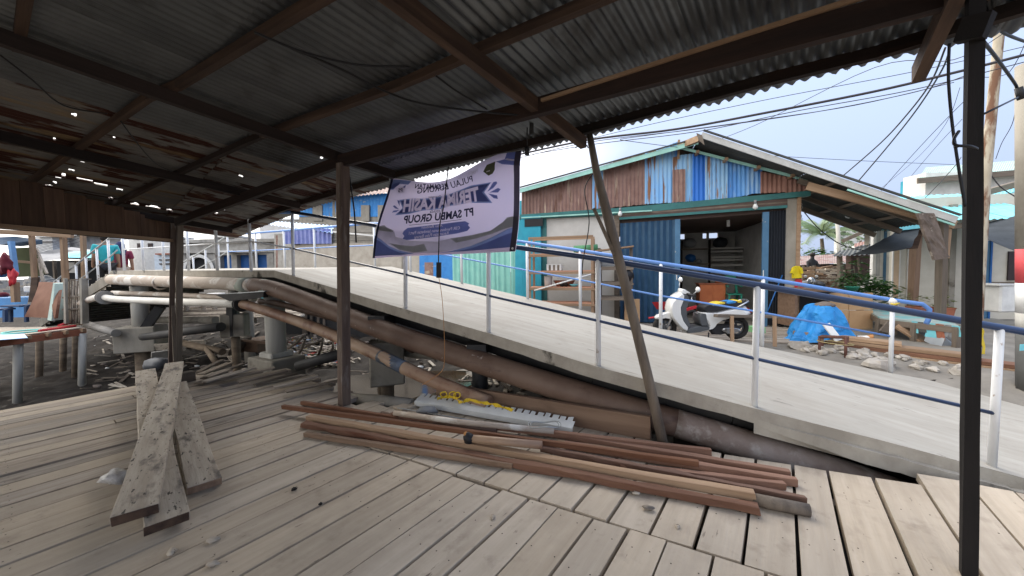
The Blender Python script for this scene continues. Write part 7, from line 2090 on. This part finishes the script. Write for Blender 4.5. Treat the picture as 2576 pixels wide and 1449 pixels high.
# ------------------------------------------------------------------ the banner, seen from behind
plain('banner_cloth', (.50, .46, .60), .55, (.46, .44, .60), trans=.45)
MT['banner_cloth'] = mat('lilac banner cloth', (.73, .675, .77), (.65, .63, .77), (.9, .9, .9), .5, trans=.74, lo=.3, hi=.7)
for nm_, c_ in (('print_navy', (.15, .18, .39)), ('print_dark', (.035, .04, .085)), ('print_blue', (.19, .24, .50)), ('print_light', (.28, .38, .62)), ('print_white', (.86, .82, .90)), ('print_green', (.43, .45, .43)), ('print_grey', (.62, .61, .67)), ('print_hem', (.10, .09, .12)), ('print_olive', (.10, .11, .06)), ('print_pink', (.82, .72, .82))):
    MT[nm_] = mat(nm_, c_, tuple(q * .85 for q in c_), (5, 5, 5), .55, trans=.55)
eav = [PR(985, 452, -.05), PR(1318, 384, -.05)]
YL, YR = 5.0, 3.85
BTL = P(985, 449, YL); BTR = P(1318, 384, YR); BBL = P(938, 650, YL - .1); BBR = P(1298, 633, YR - .05)
bn = (BTR - BTL).cross(BBL - BTL).normalized()
if bn.y > 0: bn.negate()                                   # towards the camera
def sag_of(s, t):
    return .13 * max(0.0, math.sin(math.pi * min(1, max(0, s) * 1.15))) ** 1.3 * max(0, t - .45) / .55 if s < .87 else 0
def ban(s, t, off=0.0):
    """s left to right as seen from here, t bottom to top"""
    q = lerp(lerp(BBL, BBR, s), lerp(BTL, BTR, s), t)
    sag = sag_of(s, t)
    q = q - UZ * sag
    wv = .035 * math.sin(s * 7 + t * 2) * (.4 + .6 * t) + .03 * math.sin(s * 3.1 + 5 * t) + .02 * math.exp(-((t - .86) / .07) ** 2) * math.sin(s * 9)
    return q + bn * (wv + off)
def inv(x, y):
    """crop pixel of the banner close-up -> (s, t)"""
    A = np.array([70, 1320.]); B = np.array([1668, 1250.]); C = np.array([1782, 110.]); Dd = np.array([300, 440.])
    s, t = .5, .5
    for _ in range(30):
        f = (1 - s) * (1 - t) * A + s * (1 - t) * B + s * t * C + (1 - s) * t * Dd - np.array([x, y - sag_of(s, t) * 930 / (5.0 - 1.15 * s) * 4.5])
        ds = (1 - t) * (B - A) + t * (C - Dd); dt = (1 - s) * (Dd - A) + s * (C - B)
        J = np.array([ds, dt]).T
        dlt = np.linalg.solve(J, f)
        s -= dlt[0]; t -= dlt[1]
    return s, t
bt = thing('banner', 'lilac thank you banner hanging from the roof edge, seen from behind', 'banner', (BBL + BBR) / 2)
m = MB()
NS, NT = 44, 26
m.grid([[ban(j / NS, i / NT) for j in range(NS + 1)] for i in range(NT + 1)])
m.grid([[ban(j / NS, i / NT, -.003) for j in reversed(range(NS + 1))] for i in range(NT + 1)])
m.obj('cloth', MT['banner_cloth'], bt)
def patch(nm, pts, m_, off, n=1):
    """printed area given by an outline in the close-up crop"""
    bmx = bmesh.new()
    st = [inv(*q) for q in pts]
    f = bmx.faces.new([bmx.verts.new((s, t, 0)) for s, t in st])
    bmesh.ops.triangulate(bmx, faces=bmx.faces[:])
    for _ in range(5):
        le = [e for e in bmx.edges if e.calc_length() > .06]
        if not le: break
        bmesh.ops.subdivide_edges(bmx, edges=le, cuts=1)
        bmesh.ops.triangulate(bmx, faces=bmx.faces[:])
    bmx.verts.index_update()
    vs = [ban(v.co.x, v.co.y, off) for v in bmx.verts]
    fs = [tuple(v.index for v in f_.verts) for f_ in bmx.faces]
    bmx.free()
    mb = MB(); mb.add(vs, fs, True)
    return mb.obj(nm, m_, bt)
def text_st(body, xl, yl, xr, yr, h, bold=.0, shear=0.0):
    """mirrored line: it reads from the picture's right (xr, yr) to its left (xl, yl); h = letter height in crop pixels"""
    cu = bpy.data.curves.new('lettering', 'FONT')
    cu.body = body; cu.size = 1.0; cu.offset = bold; cu.shear = shear; cu.resolution_u = 2
    o = bpy.data.objects.new('lettering_src', cu); COL.objects.link(o)
    dg = bpy.context.evaluated_depsgraph_get(); dg.update()
    me = bpy.data.meshes.new_from_object(o.evaluated_get(dg))
    bpy.data.objects.remove(o)
    xs_ = [v.co.x for v in me.vertices]; x0, x1 = min(xs_), max(xs_)
    st = []
    for v in me.vertices:
        a = (v.co.x - x0) / (x1 - x0); b = v.co.y / .70
        st.append(inv(lerp(xr, xl, a), lerp(yr, yl, a) - b * h))
    fs = [tuple(p_.vertices) for p_ in me.polygons]
    bpy.data.meshes.remove(me)
    return st, fs
def text(body, xl, yl, xr, yr, h, m_, off=.004, bold=.0, shear=0.0):
    st, fs = text_st(body, xl, yl, xr, yr, h, bold, shear)
    mb = MB(); mb.add([ban(s, t, off) for s, t in st], fs)
    return mb.obj('lettering', m_, bt)
from mathutils.geometry import delaunay_2d_cdt
def cut_patch(nm, pts, m_, off, texts):
    """printed area with the letters left out of it, so that the cloth shows through them"""
    V = [inv(*q) for q in pts]; E = [(k, (k + 1) % len(pts)) for k in range(len(pts))]
    n0 = len(V)
    tris = []
    for st, fs in texts:
        o = len(V); V += list(st)
        cnt = {}
        for f in fs:
            for a, b in zip(f, f[1:] + f[:1]):
                k = (min(a, b), max(a, b)); cnt[k] = cnt.get(k, 0) + 1
            for k in range(1, len(f) - 1): tris.append((st[f[0]], st[f[k]], st[f[k + 1]]))
        E += [(a + o, b + o) for (a, b), c in cnt.items() if c == 1]
    for i in range(1, 40):                      # extra points so that the print follows the waves of the cloth
        for j in range(1, 24):
            V.append((i / 40 + .003, j / 24 + .002))
    vo, eo, fo, _, _, _ = delaunay_2d_cdt([Vector(v) for v in V], E, [], 0, 1e-6)
    poly = V[:n0]
    def inside(p, q):
        c = False; j = len(q) - 1
        for i in range(len(q)):
            if (q[i][1] > p[1]) != (q[j][1] > p[1]) and p[0] < (q[j][0] - q[i][0]) * (p[1] - q[i][1]) / (q[j][1] - q[i][1]) + q[i][0]: c = not c
            j = i
        return c
    T = np.array(tris) if tris else None
    fs = []
    for f in fo:
        c = (vo[f[0]] + vo[f[1]] + vo[f[2]]) / 3
        if not inside(c, poly): continue
        if T is not None:
            d = lambda a, b: (b[:, 0] - a[:, 0]) * (c.y - a[:, 1]) - (b[:, 1] - a[:, 1]) * (c.x - a[:, 0])
            s1 = d(T[:, 0], T[:, 1]); s2 = d(T[:, 1], T[:, 2]); s3 = d(T[:, 2], T[:, 0])
            if np.any(((s1 >= 0) & (s2 >= 0) & (s3 >= 0)) | ((s1 <= 0) & (s2 <= 0) & (s3 <= 0))): continue
        fs.append(tuple(f))
    mb = MB(); mb.add([ban(v.x, v.y, off) for v in vo], fs, True)
    used = sorted({i for f in mb.f for i in f}); mp_ = {k: i for i, k in enumerate(used)}
    mb.v = [mb.v[k] for k in used]; mb.f = [tuple(mp_[i] for i in f) for f in mb.f]
    return mb.obj(nm, m_, bt)
TK = ('TERIMA KASIH', 478, 800, 1345, 640, 142, .045)
BR_ = [('Atas Bantuan', 718, 985, 945, 950, 30, .01, .3), ('CSR Pembangunan Jembatan Part I', 582, 1062, 1128, 978, 36, .01), ('Kecamatan Pulau Burung', 648, 1105, 1012, 1040, 36, .01)]
# waves and scenery along the bottom, corner bands
patch('printed_scenery', [(150, 960), (200, 985), (290, 985), (400, 1030), (420, 1090), (600, 1130), (900, 1130), (1040, 1090), (1250, 1050), (1440, 1000), (1560, 900), (1640, 845), (1700, 840), (1690, 950), (1560, 1020), (1350, 1150), (1150, 1210), (900, 1260), (600, 1270), (420, 1230), (300, 1170), (130, 1090)], MT['print_grey'], .0015)
patch('printed_trees', [(1030, 1090), (1120, 1075), (1250, 1050), (1440, 1000), (1560, 900), (1600, 850), (1650, 840), (1700, 850), (1695, 940), (1580, 980), (1450, 1040), (1300, 1090), (1100, 1140)], MT['print_green'], .0022)
patch('printed_trees', [(330, 1160), (480, 1180), (640, 1190), (760, 1160), (800, 1240), (640, 1260), (470, 1230)], MT['print_green'], .0022)
patch('printed_trees', [(180, 980), (260, 965), (300, 990), (390, 1020), (380, 1040), (260, 1030), (170, 1020)], MT['print_green'], .0022)
patch('printed_wave', [(120, 1080), (200, 1110), (330, 1190), (470, 1240), (640, 1275), (470, 1290), (300, 1290), (85, 1295)], MT['print_light'], .0025)
patch('printed_wave', [(112, 1110), (200, 1140), (330, 1215), (470, 1262), (560, 1280), (300, 1292), (86, 1298)], MT['print_blue'], .0032)
patch('printed_wave', [(1690, 955), (1600, 985), (1450, 1080), (1250, 1180), (1050, 1240), (900, 1265), (1200, 1240), (1672, 1190)], MT['print_light'], .0025)
patch('printed_wave', [(1685, 1010), (1580, 1050), (1450, 1120), (1280, 1200), (1100, 1245), (1300, 1232), (1672, 1195)], MT['print_blue'], .0032)
patch('printed_corner', [(330, 450), (560, 445), (520, 490), (420, 490), (370, 530), (345, 560), (280, 570)], MT['print_light'], .002)
patch('printed_corner', [(330, 500), (420, 470), (400, 510), (350, 545), (300, 560), (283, 562)], MT['print_blue'], .003)
patch('printed_corner', [(1560, 240), (1640, 215), (1660, 140), (1775, 112), (1768, 290), (1620, 275)], MT['print_blue'], .002)
patch('printed_corner', [(1640, 220), (1700, 235), (1770, 240), (1770, 225), (1660, 205)], MT['print_white'], .003)
# ribbon behind the thanks
cut_patch('printed_ribbon', [(388, 848), (470, 758), (418, 668), (560, 640), (700, 628), (900, 590), (1100, 530), (1270, 478), (1486, 455), (1402, 560), (1472, 682), (1200, 668), (1000, 700), (900, 740), (700, 770), (560, 820)], MT['print_light'], .002, [text_st(*TK)])
cut_patch('printed_ribbon', [(420, 828), (490, 752), (440, 680), (560, 655), (700, 645), (900, 604), (1100, 545), (1280, 492), (1462, 472), (1380, 560), (1448, 664), (1200, 652), (1000, 684), (880, 724), (700, 750), (560, 800)], MT['print_navy'], .003, [text_st(*TK)])
for pts in ([(395, 670), (425, 680), (432, 740), (405, 700)], [(345, 745), (370, 735), (430, 775), (380, 770)], [(345, 820), (365, 795), (440, 782), (400, 810)], [(1540, 450), (1510, 455), (1435, 555), (1500, 520), (1545, 470)], [(1570, 535), (1545, 520), (1455, 566), (1540, 570)], [(1530, 640), (1528, 600), (1440, 576), (1490, 630)]):
    patch('printed_drop', pts, MT['print_blue'], .0025)
cut_patch('printed_brush', [(520, 1020), (560, 985), (700, 960), (900, 925), (1100, 890), (1180, 882), (1225, 910), (1210, 930), (1235, 960), (1205, 1000), (1100, 1030), (900, 1070), (700, 1105), (560, 1122), (510, 1110), (530, 1080), (505, 1050)], MT['print_blue'], .0025, [text_st(*q_) for q_ in BR_])
patch('printed_crest', [(1470, 270), (1555, 238), (1548, 330), (1520, 370), (1475, 390), (1430, 345)], MT['print_olive'], .0025)
patch('printed_crest', [(1462, 345), (1500, 335), (1500, 345), (1464, 355)], MT['print_white'], .0035)
patch('printed_logo', [(395, 530), (490, 520), (488, 590), (388, 600)], MT['print_white'], .002)
patch('printed_logo', [(495, 495), (460, 528), (494, 530)], MT['print_navy'], .003)
text('PS', 408, 586, 462, 578, 40, MT['print_dark'], .0035, .02)
text('PEMERINTAH', 1130, 420, 1372, 345, 42, MT['print_grey'], .003, .02)
text('KECAMATAN', 608, 522, 990, 497, 52, MT['print_dark'], .003, .015)
text('PULAU BURUNG', 638, 580, 1300, 434, 62, MT['print_dark'], .003, .015)
text('Mengucapkan', 760, 616, 905, 596, 24, MT['print_dark'], .003, 0, .3)
text(*TK[:6], MT['print_white'], .0012, TK[6])
text('Kepada', 788, 795, 935, 768, 42, MT['print_dark'], .003, 0, .3)
text('PT SAMBU GROUP', 505, 938, 1268, 814, 90, MT['print_dark'], .003, .035)
patch('printed_rule', [(575, 950), (1140, 858), (1140, 863), (575, 955)], MT['print_dark'], .002)
for q_ in BR_: text(*q_[:6], MT['print_white'], .0012, *q_[6:])
# hems
for s0, s1 in ((0, .022), (.968, 1)):
    rows = [[ban(lerp(s0, s1, j), i / NT, .0055) for j in (0, 1)] for i in range(NT + 1)]
    mb = MB(); mb.grid(rows); mb.obj('hem', MT['print_hem'] if s0 > .5 else MT['print_dark'], bt)
rows = [[ban(i / NS, lerp(0, .045, j), .0012) for j in (0, 1)] for i in range(NS + 1)]
mb = MB(); mb.grid(rows); mb.obj('hem', MT['print_pink'], bt)
MB().ball(ban(.984, .03, .008), .012, 10, 6).obj('eyelet', MT['white_plastic'], bt)
MB().tube([BTR, BTR + Vector((.0, .02, .09))], .004, 6).obj('tie', MT['cable'], bt); MB().tube([BTL, BTL + Vector((.0, .02, .10))], .004, 6).obj('tie', MT['cable'], bt)
q = P(1288, 395, 3.95); MB().tube([q + Vector((0, -.02, 0)), P(1284, 310, 3.9)], .006, 6).obj('tie', MT['cable'], bt)

# ------------------------------------------------------------------ cables
def wire(nm, lb, pts, r_, m_='cable', cat='cable', group=None, n=6, nn=6):
    t_ = MB().tube(catmull([P(*q) if not isinstance(q, Vector) else q for q in pts], n), r_, nn).obj(nm, MT[m_]); return tag(t_, lb, cat, group)
hc = thing('hanging_cable', 'black cable with a plug hanging in front of the banner', 'cable', P(1104, 690, 4.2))
MB().tube(catmull([P(1128, 420, 4.3), P(1122, 470, 4.25), P(1116, 520, 4.22), P(1106, 570, 4.2), P(1103, 660, 4.2)], 5), .007, 6).obj('cord', MT['cable'], hc)
MB().bar(P(1104, 660, 4.2), P(1104, 699, 4.2), .045, .05, up=(1, 0, 0)).obj('plug', MT['black'], hc)
MB().tube(catmull([P(1104, 699, 4.2), P(1112, 750, 4.2), P(1117, 830, 4.2), P(1118, 900, 4.15), P(1110, 935, 4.0), P(1062, 968, 3.95)], 5), .0035, 5).obj('thin_wire', MT['ginger'], hc)
hp = thing('hanging_cable', 'black twisted cable hanging beside the middle post', 'cable', P(897, 610, 4.15))
MB().tube(catmull([P(872, 418, 4.2), P(880, 450, 4.15), P(891, 530, 4.12), P(896, 610, 4.12)], 5), .009, 6).obj('cord', MT['cable'], hp)
hs = thing('lamp_holder', 'black lamp holder hanging at the banner right top corner', 'lamp holder', P(1328, 385, 3.6))
MB().tube([P(1330, 262, 3.45), P(1326, 330, 3.5), P(1326, 372, 3.55)], .006, 6).obj('cord', MT['cable'], hs)
MB().tube([P(1325, 370, 3.55), P(1326, 390, 3.55)], .022, 10).obj('holder', MT['black'], hs)
MB().tube([P(1338, 262, 3.4), P(1337, 340, 3.42)], .02, 8, rs=[.014, .022]).obj('taped_end', MT['black'], hs)
wire('roof_cable', 'black cable looping under the roof sheets towards the leaning pole', [PR(640, 80, -.15), PR(760, 130, -.2), PR(900, 163, -.2), PR(1020, 168, -.15), PR(1025, 172, -.12)], .007)
wire('roof_cable', 'black cable running below the roof from the second rafter to the girder', [PR(640, 82, -.15), PR(860, 175, -.14), PR(965, 228, -.14), PR(1060, 260, -.16), PR(1200, 280, -.15), PR(1310, 290, -.16)], .008)
wire('roof_cable', 'short black cable between two roof beams near the girder', [PR(1096, 190, -.1), PR(1150, 230, -.14), PR(1225, 275, -.12)], .007)
wire('roof_cable', 'thin black cable crossing the rusted roof part', [PR(304, 305, -.1, True), PR(345, 360, -.14, True), PR(390, 410, -.14, True), PR(430, 430, -.1, True)], .006)
wire('roof_cable', 'thin black cable near the left edge under the roof', [PR(0, 138, -.1, True), PR(80, 200, -.15, True), PR(160, 265, -.13, True), PR(270, 286, -.1, True)], .006)
m = MB()
for (a, b) in (((1478, 340), (1466, 352)), ((1466, 352), (1480, 372)), ((1462, 358), (1448, 372))):
    m.tube([P(a[0], a[1], 3.62), P(b[0], b[1], 3.6)], .005, 5)
m.tube(catmull([on_pole(1497, 440, .88) + Vector((-.03, -.03, 0)), on_pole(1485, 480, .82) + Vector((-.06, -.04, 0)), on_pole(1488, 560, .72) + Vector((-.03, -.04, 0)), on_pole(1492, 650, .6) + Vector((-.10, -.04, -.02)), on_pole(1496, 690, .56) + Vector((-.12, -.04, 0))], 5), .005, 5)
tag(m.obj('tie_wire', MT['cable']), 'black wires tied round the top of the leaning pole', 'wire')
wire('post_cable', 'black cable bowing down along the dark right post', [P(2388, 110, 1.72), P(2386, 200, 1.72), P(2394, 300, 1.72), P(2405, 380, 1.71), P(2416, 450, 1.70), P(2428, 520, 1.69)], .006)
m = MB(); m.tube(catmull([P(2412, 330, 1.68), P(2400, 350, 1.66), P(2404, 365, 1.64), P(2440, 368, 1.62), P(2458, 374, 1.66)], 5), .006, 6); m.tube([P(2400, 372, 1.67), P(2412, 366, 1.66)], .007, 6); tag(m.obj('cable_knot', MT['cable']), 'black cable knotted round the right post at mid height', 'cable')
ic = thing('insulator_arm', 'black service cable with clamp running off the right post', 'cable', P(2560, 230, 2.6))
MB().tube(catmull([P(2470, 100, 1.9), P(2510, 150, 2.2), P(2556, 215, 2.6), P(2564, 240, 2.6), P(2600, 200, 2.7)], 5), .008, 6).obj('cord', MT['cable'], ic)
MB().tube([P(2562, 220, 2.6), P(2570, 250, 2.6)], .02, 8).obj('clamp', MT['black'], ic)
MB().tube([P(2468, 290, 1.8), P(2562, 244, 2.6)], .006, 6).obj('stay_wire', MT['cable'], ic)
wire('service_cable', 'thick black cable curving past the roof corner at the top right', [P(2485, 0, 1.9), P(2500, 50, 2.0), P(2530, 85, 2.2), P(2600, 112, 2.6)], .009)
PWR = [([(1290, 392, 7.5), (1480, 352, 6.6), (1700, 325, 6.0), (1930, 283, 5.6), (2200, 230, 5.2), (2420, 178, 4.9), (2600, 132, 4.7)], .017, 'thick bundled power line crossing in front of the shop gable'),
       ([(1340, 388, 7.5), (1500, 362, 6.8), (1760, 330, 6.2), (2000, 280, 5.8), (2300, 225, 5.4), (2600, 150, 5.0)], .006, 'thin power line just under the bundled line'),
       ([(1288, 402, 8), (1480, 358, 7.2), (1750, 325, 6.6), (2050, 282, 6.2), (2300, 232, 5.8), (2430, 190, 5.6)], .006, 'second thin power line wavering below the bundle'),
       ([(1560, 350, 7.8), (1900, 303, 7.2), (2150, 265, 6.8), (2400, 207, 6.5)], .006, 'lowest thin power line of the roadside group'),
       ([(1440, 360, 9), (1640, 312, 8.4), (1932, 250, 7.8), (2300, 180, 7.2), (2600, 112, 6.8)], .006, 'single high power line above the gable'),
       ([(2560, 60, 5), (2400, 150, 6), (2200, 170, 7), (1900, 315, 9), (1730, 380, 10)], .006, 'power line slanting down to the gable end'),
       ([(1560, 352, 7), (1720, 372, 8.6), (1932, 391, 9.2), (2180, 405, 9.6), (2400, 414, 10)], .006, 'slack line crossing the shop roof'),
       ([(2378, 120, 6), (2340, 210, 7), (2280, 290, 7.8), (2215, 360, 8.6), (2120, 443, 9.6)], .014, 'left of two twisted cables sloping down to the shop roof'),
       ([(2390, 118, 6), (2370, 175, 6.6), (2310, 270, 7.8), (2240, 360, 8.8), (2158, 457, 9.6)], .014, 'right of two twisted cables sloping down to the shop roof'),
       ([(2425, 255, 8), (2380, 300, 8.6), (2300, 385, 9.6), (2225, 470, 11), (2200, 505, 11.5)], .007, 'thin wire sloping left of the dark post'),
       ([(2415, 220, 12), (2380, 310, 13), (2310, 395, 15), (2215, 475, 17)], .007, 'faint far wire between the twisted cables and the post'),
       ([(2420, 300, 12), (2350, 375, 14), (2270, 470, 17)], .008, 'faint wire running down towards the tall white house'),
       ([(2418, 395, 9), (2400, 420, 9), (2350, 475, 9.2), (2310, 515, 9.5)], .008, 'dark wire looping down to the porch roof edge'),
       ([(2600, 60, 6), (2540, 180, 7), (2470, 195, 7)], .006, 'wire crossing behind the leaning pole'),
       ([(2470, 400, 7), (2500, 450, 7), (2530, 480, 7), (2600, 520, 7)], .010, 'slack dark wire beside the leaning pole'),
       ([(2560, 200, 6.5), (2550, 300, 6.6), (2520, 360, 7), (2505, 400, 7.2)], .005, 'thin wire hanging right of the leaning pole'),
       ([(1000, 452, 12), (1085, 420, 11), (1120, 440, 11), (1200, 395, 10.5), (1290, 372, 10)], .006, 'wire seen through the gap over the banner'),
       ([(1070, 350, 20), (1160, 430, 20), (1195, 500, 20)], .008, 'far wire behind the banner')]
for pts, r_, lb in PWR:
    wire('power_line', lb, pts, r_, 'line', 'power line')
for k in range(8):
    y0_ = 600 + k * 5
    wire('power_line', 'one of the many thin wires behind the bridge railing', [(440 + k * 8, y0_ - 10 + 3 * k, 24), (520, y0_ - 2 - 3 * k, 24), (640, y0_ - 4 * k, 25)], .011, 'line', 'power line', 'wires behind the bridge railing')
for k in range(7):
    wire('power_line', 'one of the thin wires over the market stalls', [(88, 640 - k * 4, 20), (150, 622 - k * 3, 20), (215, 604 - k * 5 + 6 * (k % 2), 21)], .010, 'line', 'power line', 'wires over the market stalls')
# chain of plastic streamer beside the column
m = MB()
for k in range(26):
    y_ = 515 + k * 7.2
    q = P(2012 - (k - 8) * .35 + 2 * math.sin(k * 1.7), y_, 8.15)
    m.torus(q, .028, .008, axis=(math.sin(k * 1.5), math.cos(k * 1.5), .2), n=8, m=4)
tag(m.obj('hanging_chain', MT['steel_grey'], kind=None), 'grey chain hanging along the shop column', 'chain')
wire('porch_cable', 'black cable drooping below the porch beside the palm', [(2024, 535, 8.2), (2060, 575, 8.4), (2110, 612, 8.8), (2160, 628, 9.2), (2210, 628, 9.4), (2260, 612, 9.4)], .011)
t_ = MB().tube([P(1928, 790, 7.7), P(1968, 692, 7.9)], .012, 8).obj('broom_stick', MT['blue_plastic']); tag(t_, 'blue broom stick leaning on the folded shutter', 'stick')
sf = pthing('saw_horse', 'low wooden saw horse beside the scooter rear wheel', 'saw horse', 1890, 865, 6.4)
stick('top', P(1800, 794, 6.35), P(1972, 797, 6.6), .09, .05, MT['greywood'], sf, wob=.004, seg=3)
for x_ in (1841, 1948):
    stick('leg', P(x_ + 1, 866 if x_ < 1900 else 872, 6.3 if x_ < 1900 else 6.25), P(x_, 795, 6.35), .055, .05, MT['tanwood'], sf, wob=.003, seg=2)
t_ = pbox('green_crate', 1900, 824, 1926, 838, 6.9, .25, plain('lime', (.25, .55, .25), .5)); tag(t_, 'small lime and blue box behind the railing post', 'box')

# ------------------------------------------------------------------ people on the bridge steps
plain('skin', (.30, .17, .11), .6); plain('hair', (.018, .014, .012), .6)
def person(lb, x, Y, z0, h, shirt, trousers, facing, scarf=None, lean=0.0):
    q = P(x, 640, Y); base = Vector((q.x, q.y, z0))
    t = thing('person', lb, 'person', base)
    fx = Vector((math.sin(facing), math.cos(facing), 0)); rx = Vector((fx.y, -fx.x, 0))
    def B(r_, f, z): return base + rx * r_ * h + fx * f * h + UZ * z * h
    j = [(B(0, 0, .53), .088 * h), (B(0, .005, .62), .080 * h), (B(0, 0, .72), .095 * h), (B(0, 0, .80), .085 * h), (B(0, .005, .845), .034 * h), (B(0, .015, .88), .045 * h), (B(0, .02, .93), .058 * h), (B(0, .015, .97), .04 * h)]
    e = [(0, 1), (1, 2), (2, 3), (3, 4), (4, 5), (5, 6), (6, 7)]
    for s_, sw in ((-1, .06), (1, -.05)):
        o = len(j)
        j += [(B(s_ * .105, 0, .80), .042 * h), (B(s_ * .135, -.01, .64), .030 * h), (B(s_ * .145, .03 + sw * .5, .49), .022 * h), (B(s_ * .145, .05 + sw * .5, .44), .02 * h)]
        e += [(3, o), (o, o + 1), (o + 1, o + 2), (o + 2, o + 3)]
        o = len(j)
        j += [(B(s_ * .055, 0, .48), .06 * h), (B(s_ * .058, .02 + sw, .28), .040 * h), (B(s_ * .06, -.01 + sw * 1.4, .05), .026 * h), (B(s_ * .06, .06 + sw * 1.4, .02), .024 * h)]
        e += [(0, o), (o, o + 1), (o + 1, o + 2), (o + 2, o + 3)]
    skin_mesh('body', j, e, MT['skin'], t, sub=1)
    js = [(B(0, 0, .50), .105 * h), (B(0, .005, .60), .098 * h), (B(0, 0, .72), .108 * h), (B(0, 0, .81), .082 * h)]
    es = [(0, 1), (1, 2), (2, 3)]
    for s_ in (-1, 1):
        o = len(js); js += [(B(s_ * .11, 0, .795), .056 * h), (B(s_ * .14, -.01, .66), .047 * h)]; es += [(3, o), (o, o + 1)]
    skin_mesh('shirt', js, es, shirt, t, sub=1)
    jt = [(B(0, 0, .52), .098 * h)]; et = []
    for s_, sw in ((-1, .06), (1, -.05)):
        o = len(jt); jt += [(B(s_ * .055, 0, .47), .072 * h), (B(s_ * .058, .02 + sw, .28), .056 * h), (B(s_ * .06, -.01 + sw * 1.4, .06), .044 * h)]; et += [(0, o), (o, o + 1), (o + 1, o + 2)]
    skin_mesh('trousers', jt, et, trousers, t, sub=1)
    if scarf:
        MB().loft([[B(0, .012, 0) + UZ * z * h + (rx * math.cos(a) * r_ + fx * math.sin(a) * r_ * .9) * h for a in [2 * math.pi * k / 14 for k in range(14)]] for z, r_ in ((1.0, .01), (.985, .045), (.94, .068), (.88, .066), (.84, .085), (.80, .115), (.74, .12))], False).obj('head_scarf', scarf, t)
    else:
        MB().ball(B(0, .0, .945), (.062 * h, .066 * h, .062 * h), 14, 8, .08).obj('hair', MT['hair'], t)
    return t
person('person in a teal shirt walking down the bridge steps, seen from behind', 266, 10.6, 1.02, 1.70, plain('teal_shirt', (.03, .36, .40), .8), MT['black'], -.9)
person('person in a navy head scarf and maroon top beside the teal shirt', 304, 11.1, .96, 1.60, plain('maroon_top', (.20, .025, .06), .8), plain('beige_trousers', (.45, .36, .30), .8), -.7, plain('navy_scarf', (.03, .035, .10), .8))
pr = thing('person', 'person with black hair seated on the firewood in a dark shirt', 'person', P(2041, 690, 14))
base = P(2041, 684, 14)
j = [(base + Vector((0, 0, .0)), .13), (base + Vector((-.02, 0, .2)), .12), (base + Vector((-.02, -.03, .40)), .12), (base + Vector((-.01, -.04, .50)), .045), (base + Vector((.0, -.05, .62)), .085),
     (base + Vector((-.17, -.03, .38)), .055), (base + Vector((-.22, -.12, .15)), .042), (base + Vector((-.1, -.25, .02)), .03), (base + Vector((.15, -.03, .38)), .055), (base + Vector((.2, -.12, .15)), .042), (base + Vector((.1, -.25, .02)), .03),
     (base + Vector((-.10, -.3, -.02)), .075), (base + Vector((-.12, -.35, -.38)), .05), (base + Vector((.10, -.3, -.02)), .075), (base + Vector((.12, -.35, -.38)), .05)]
skin_mesh('body', j, [(0, 1), (1, 2), (2, 3), (3, 4), (2, 5), (5, 6), (6, 7), (2, 8), (8, 9), (9, 10), (0, 11), (11, 12), (0, 13), (13, 14)], MT['black'], pr, sub=1)
MB().ball(base + Vector((0, -.04, .65)), (.09, .095, .09), 12, 8, .1).obj('hair', MT['hair'], pr)
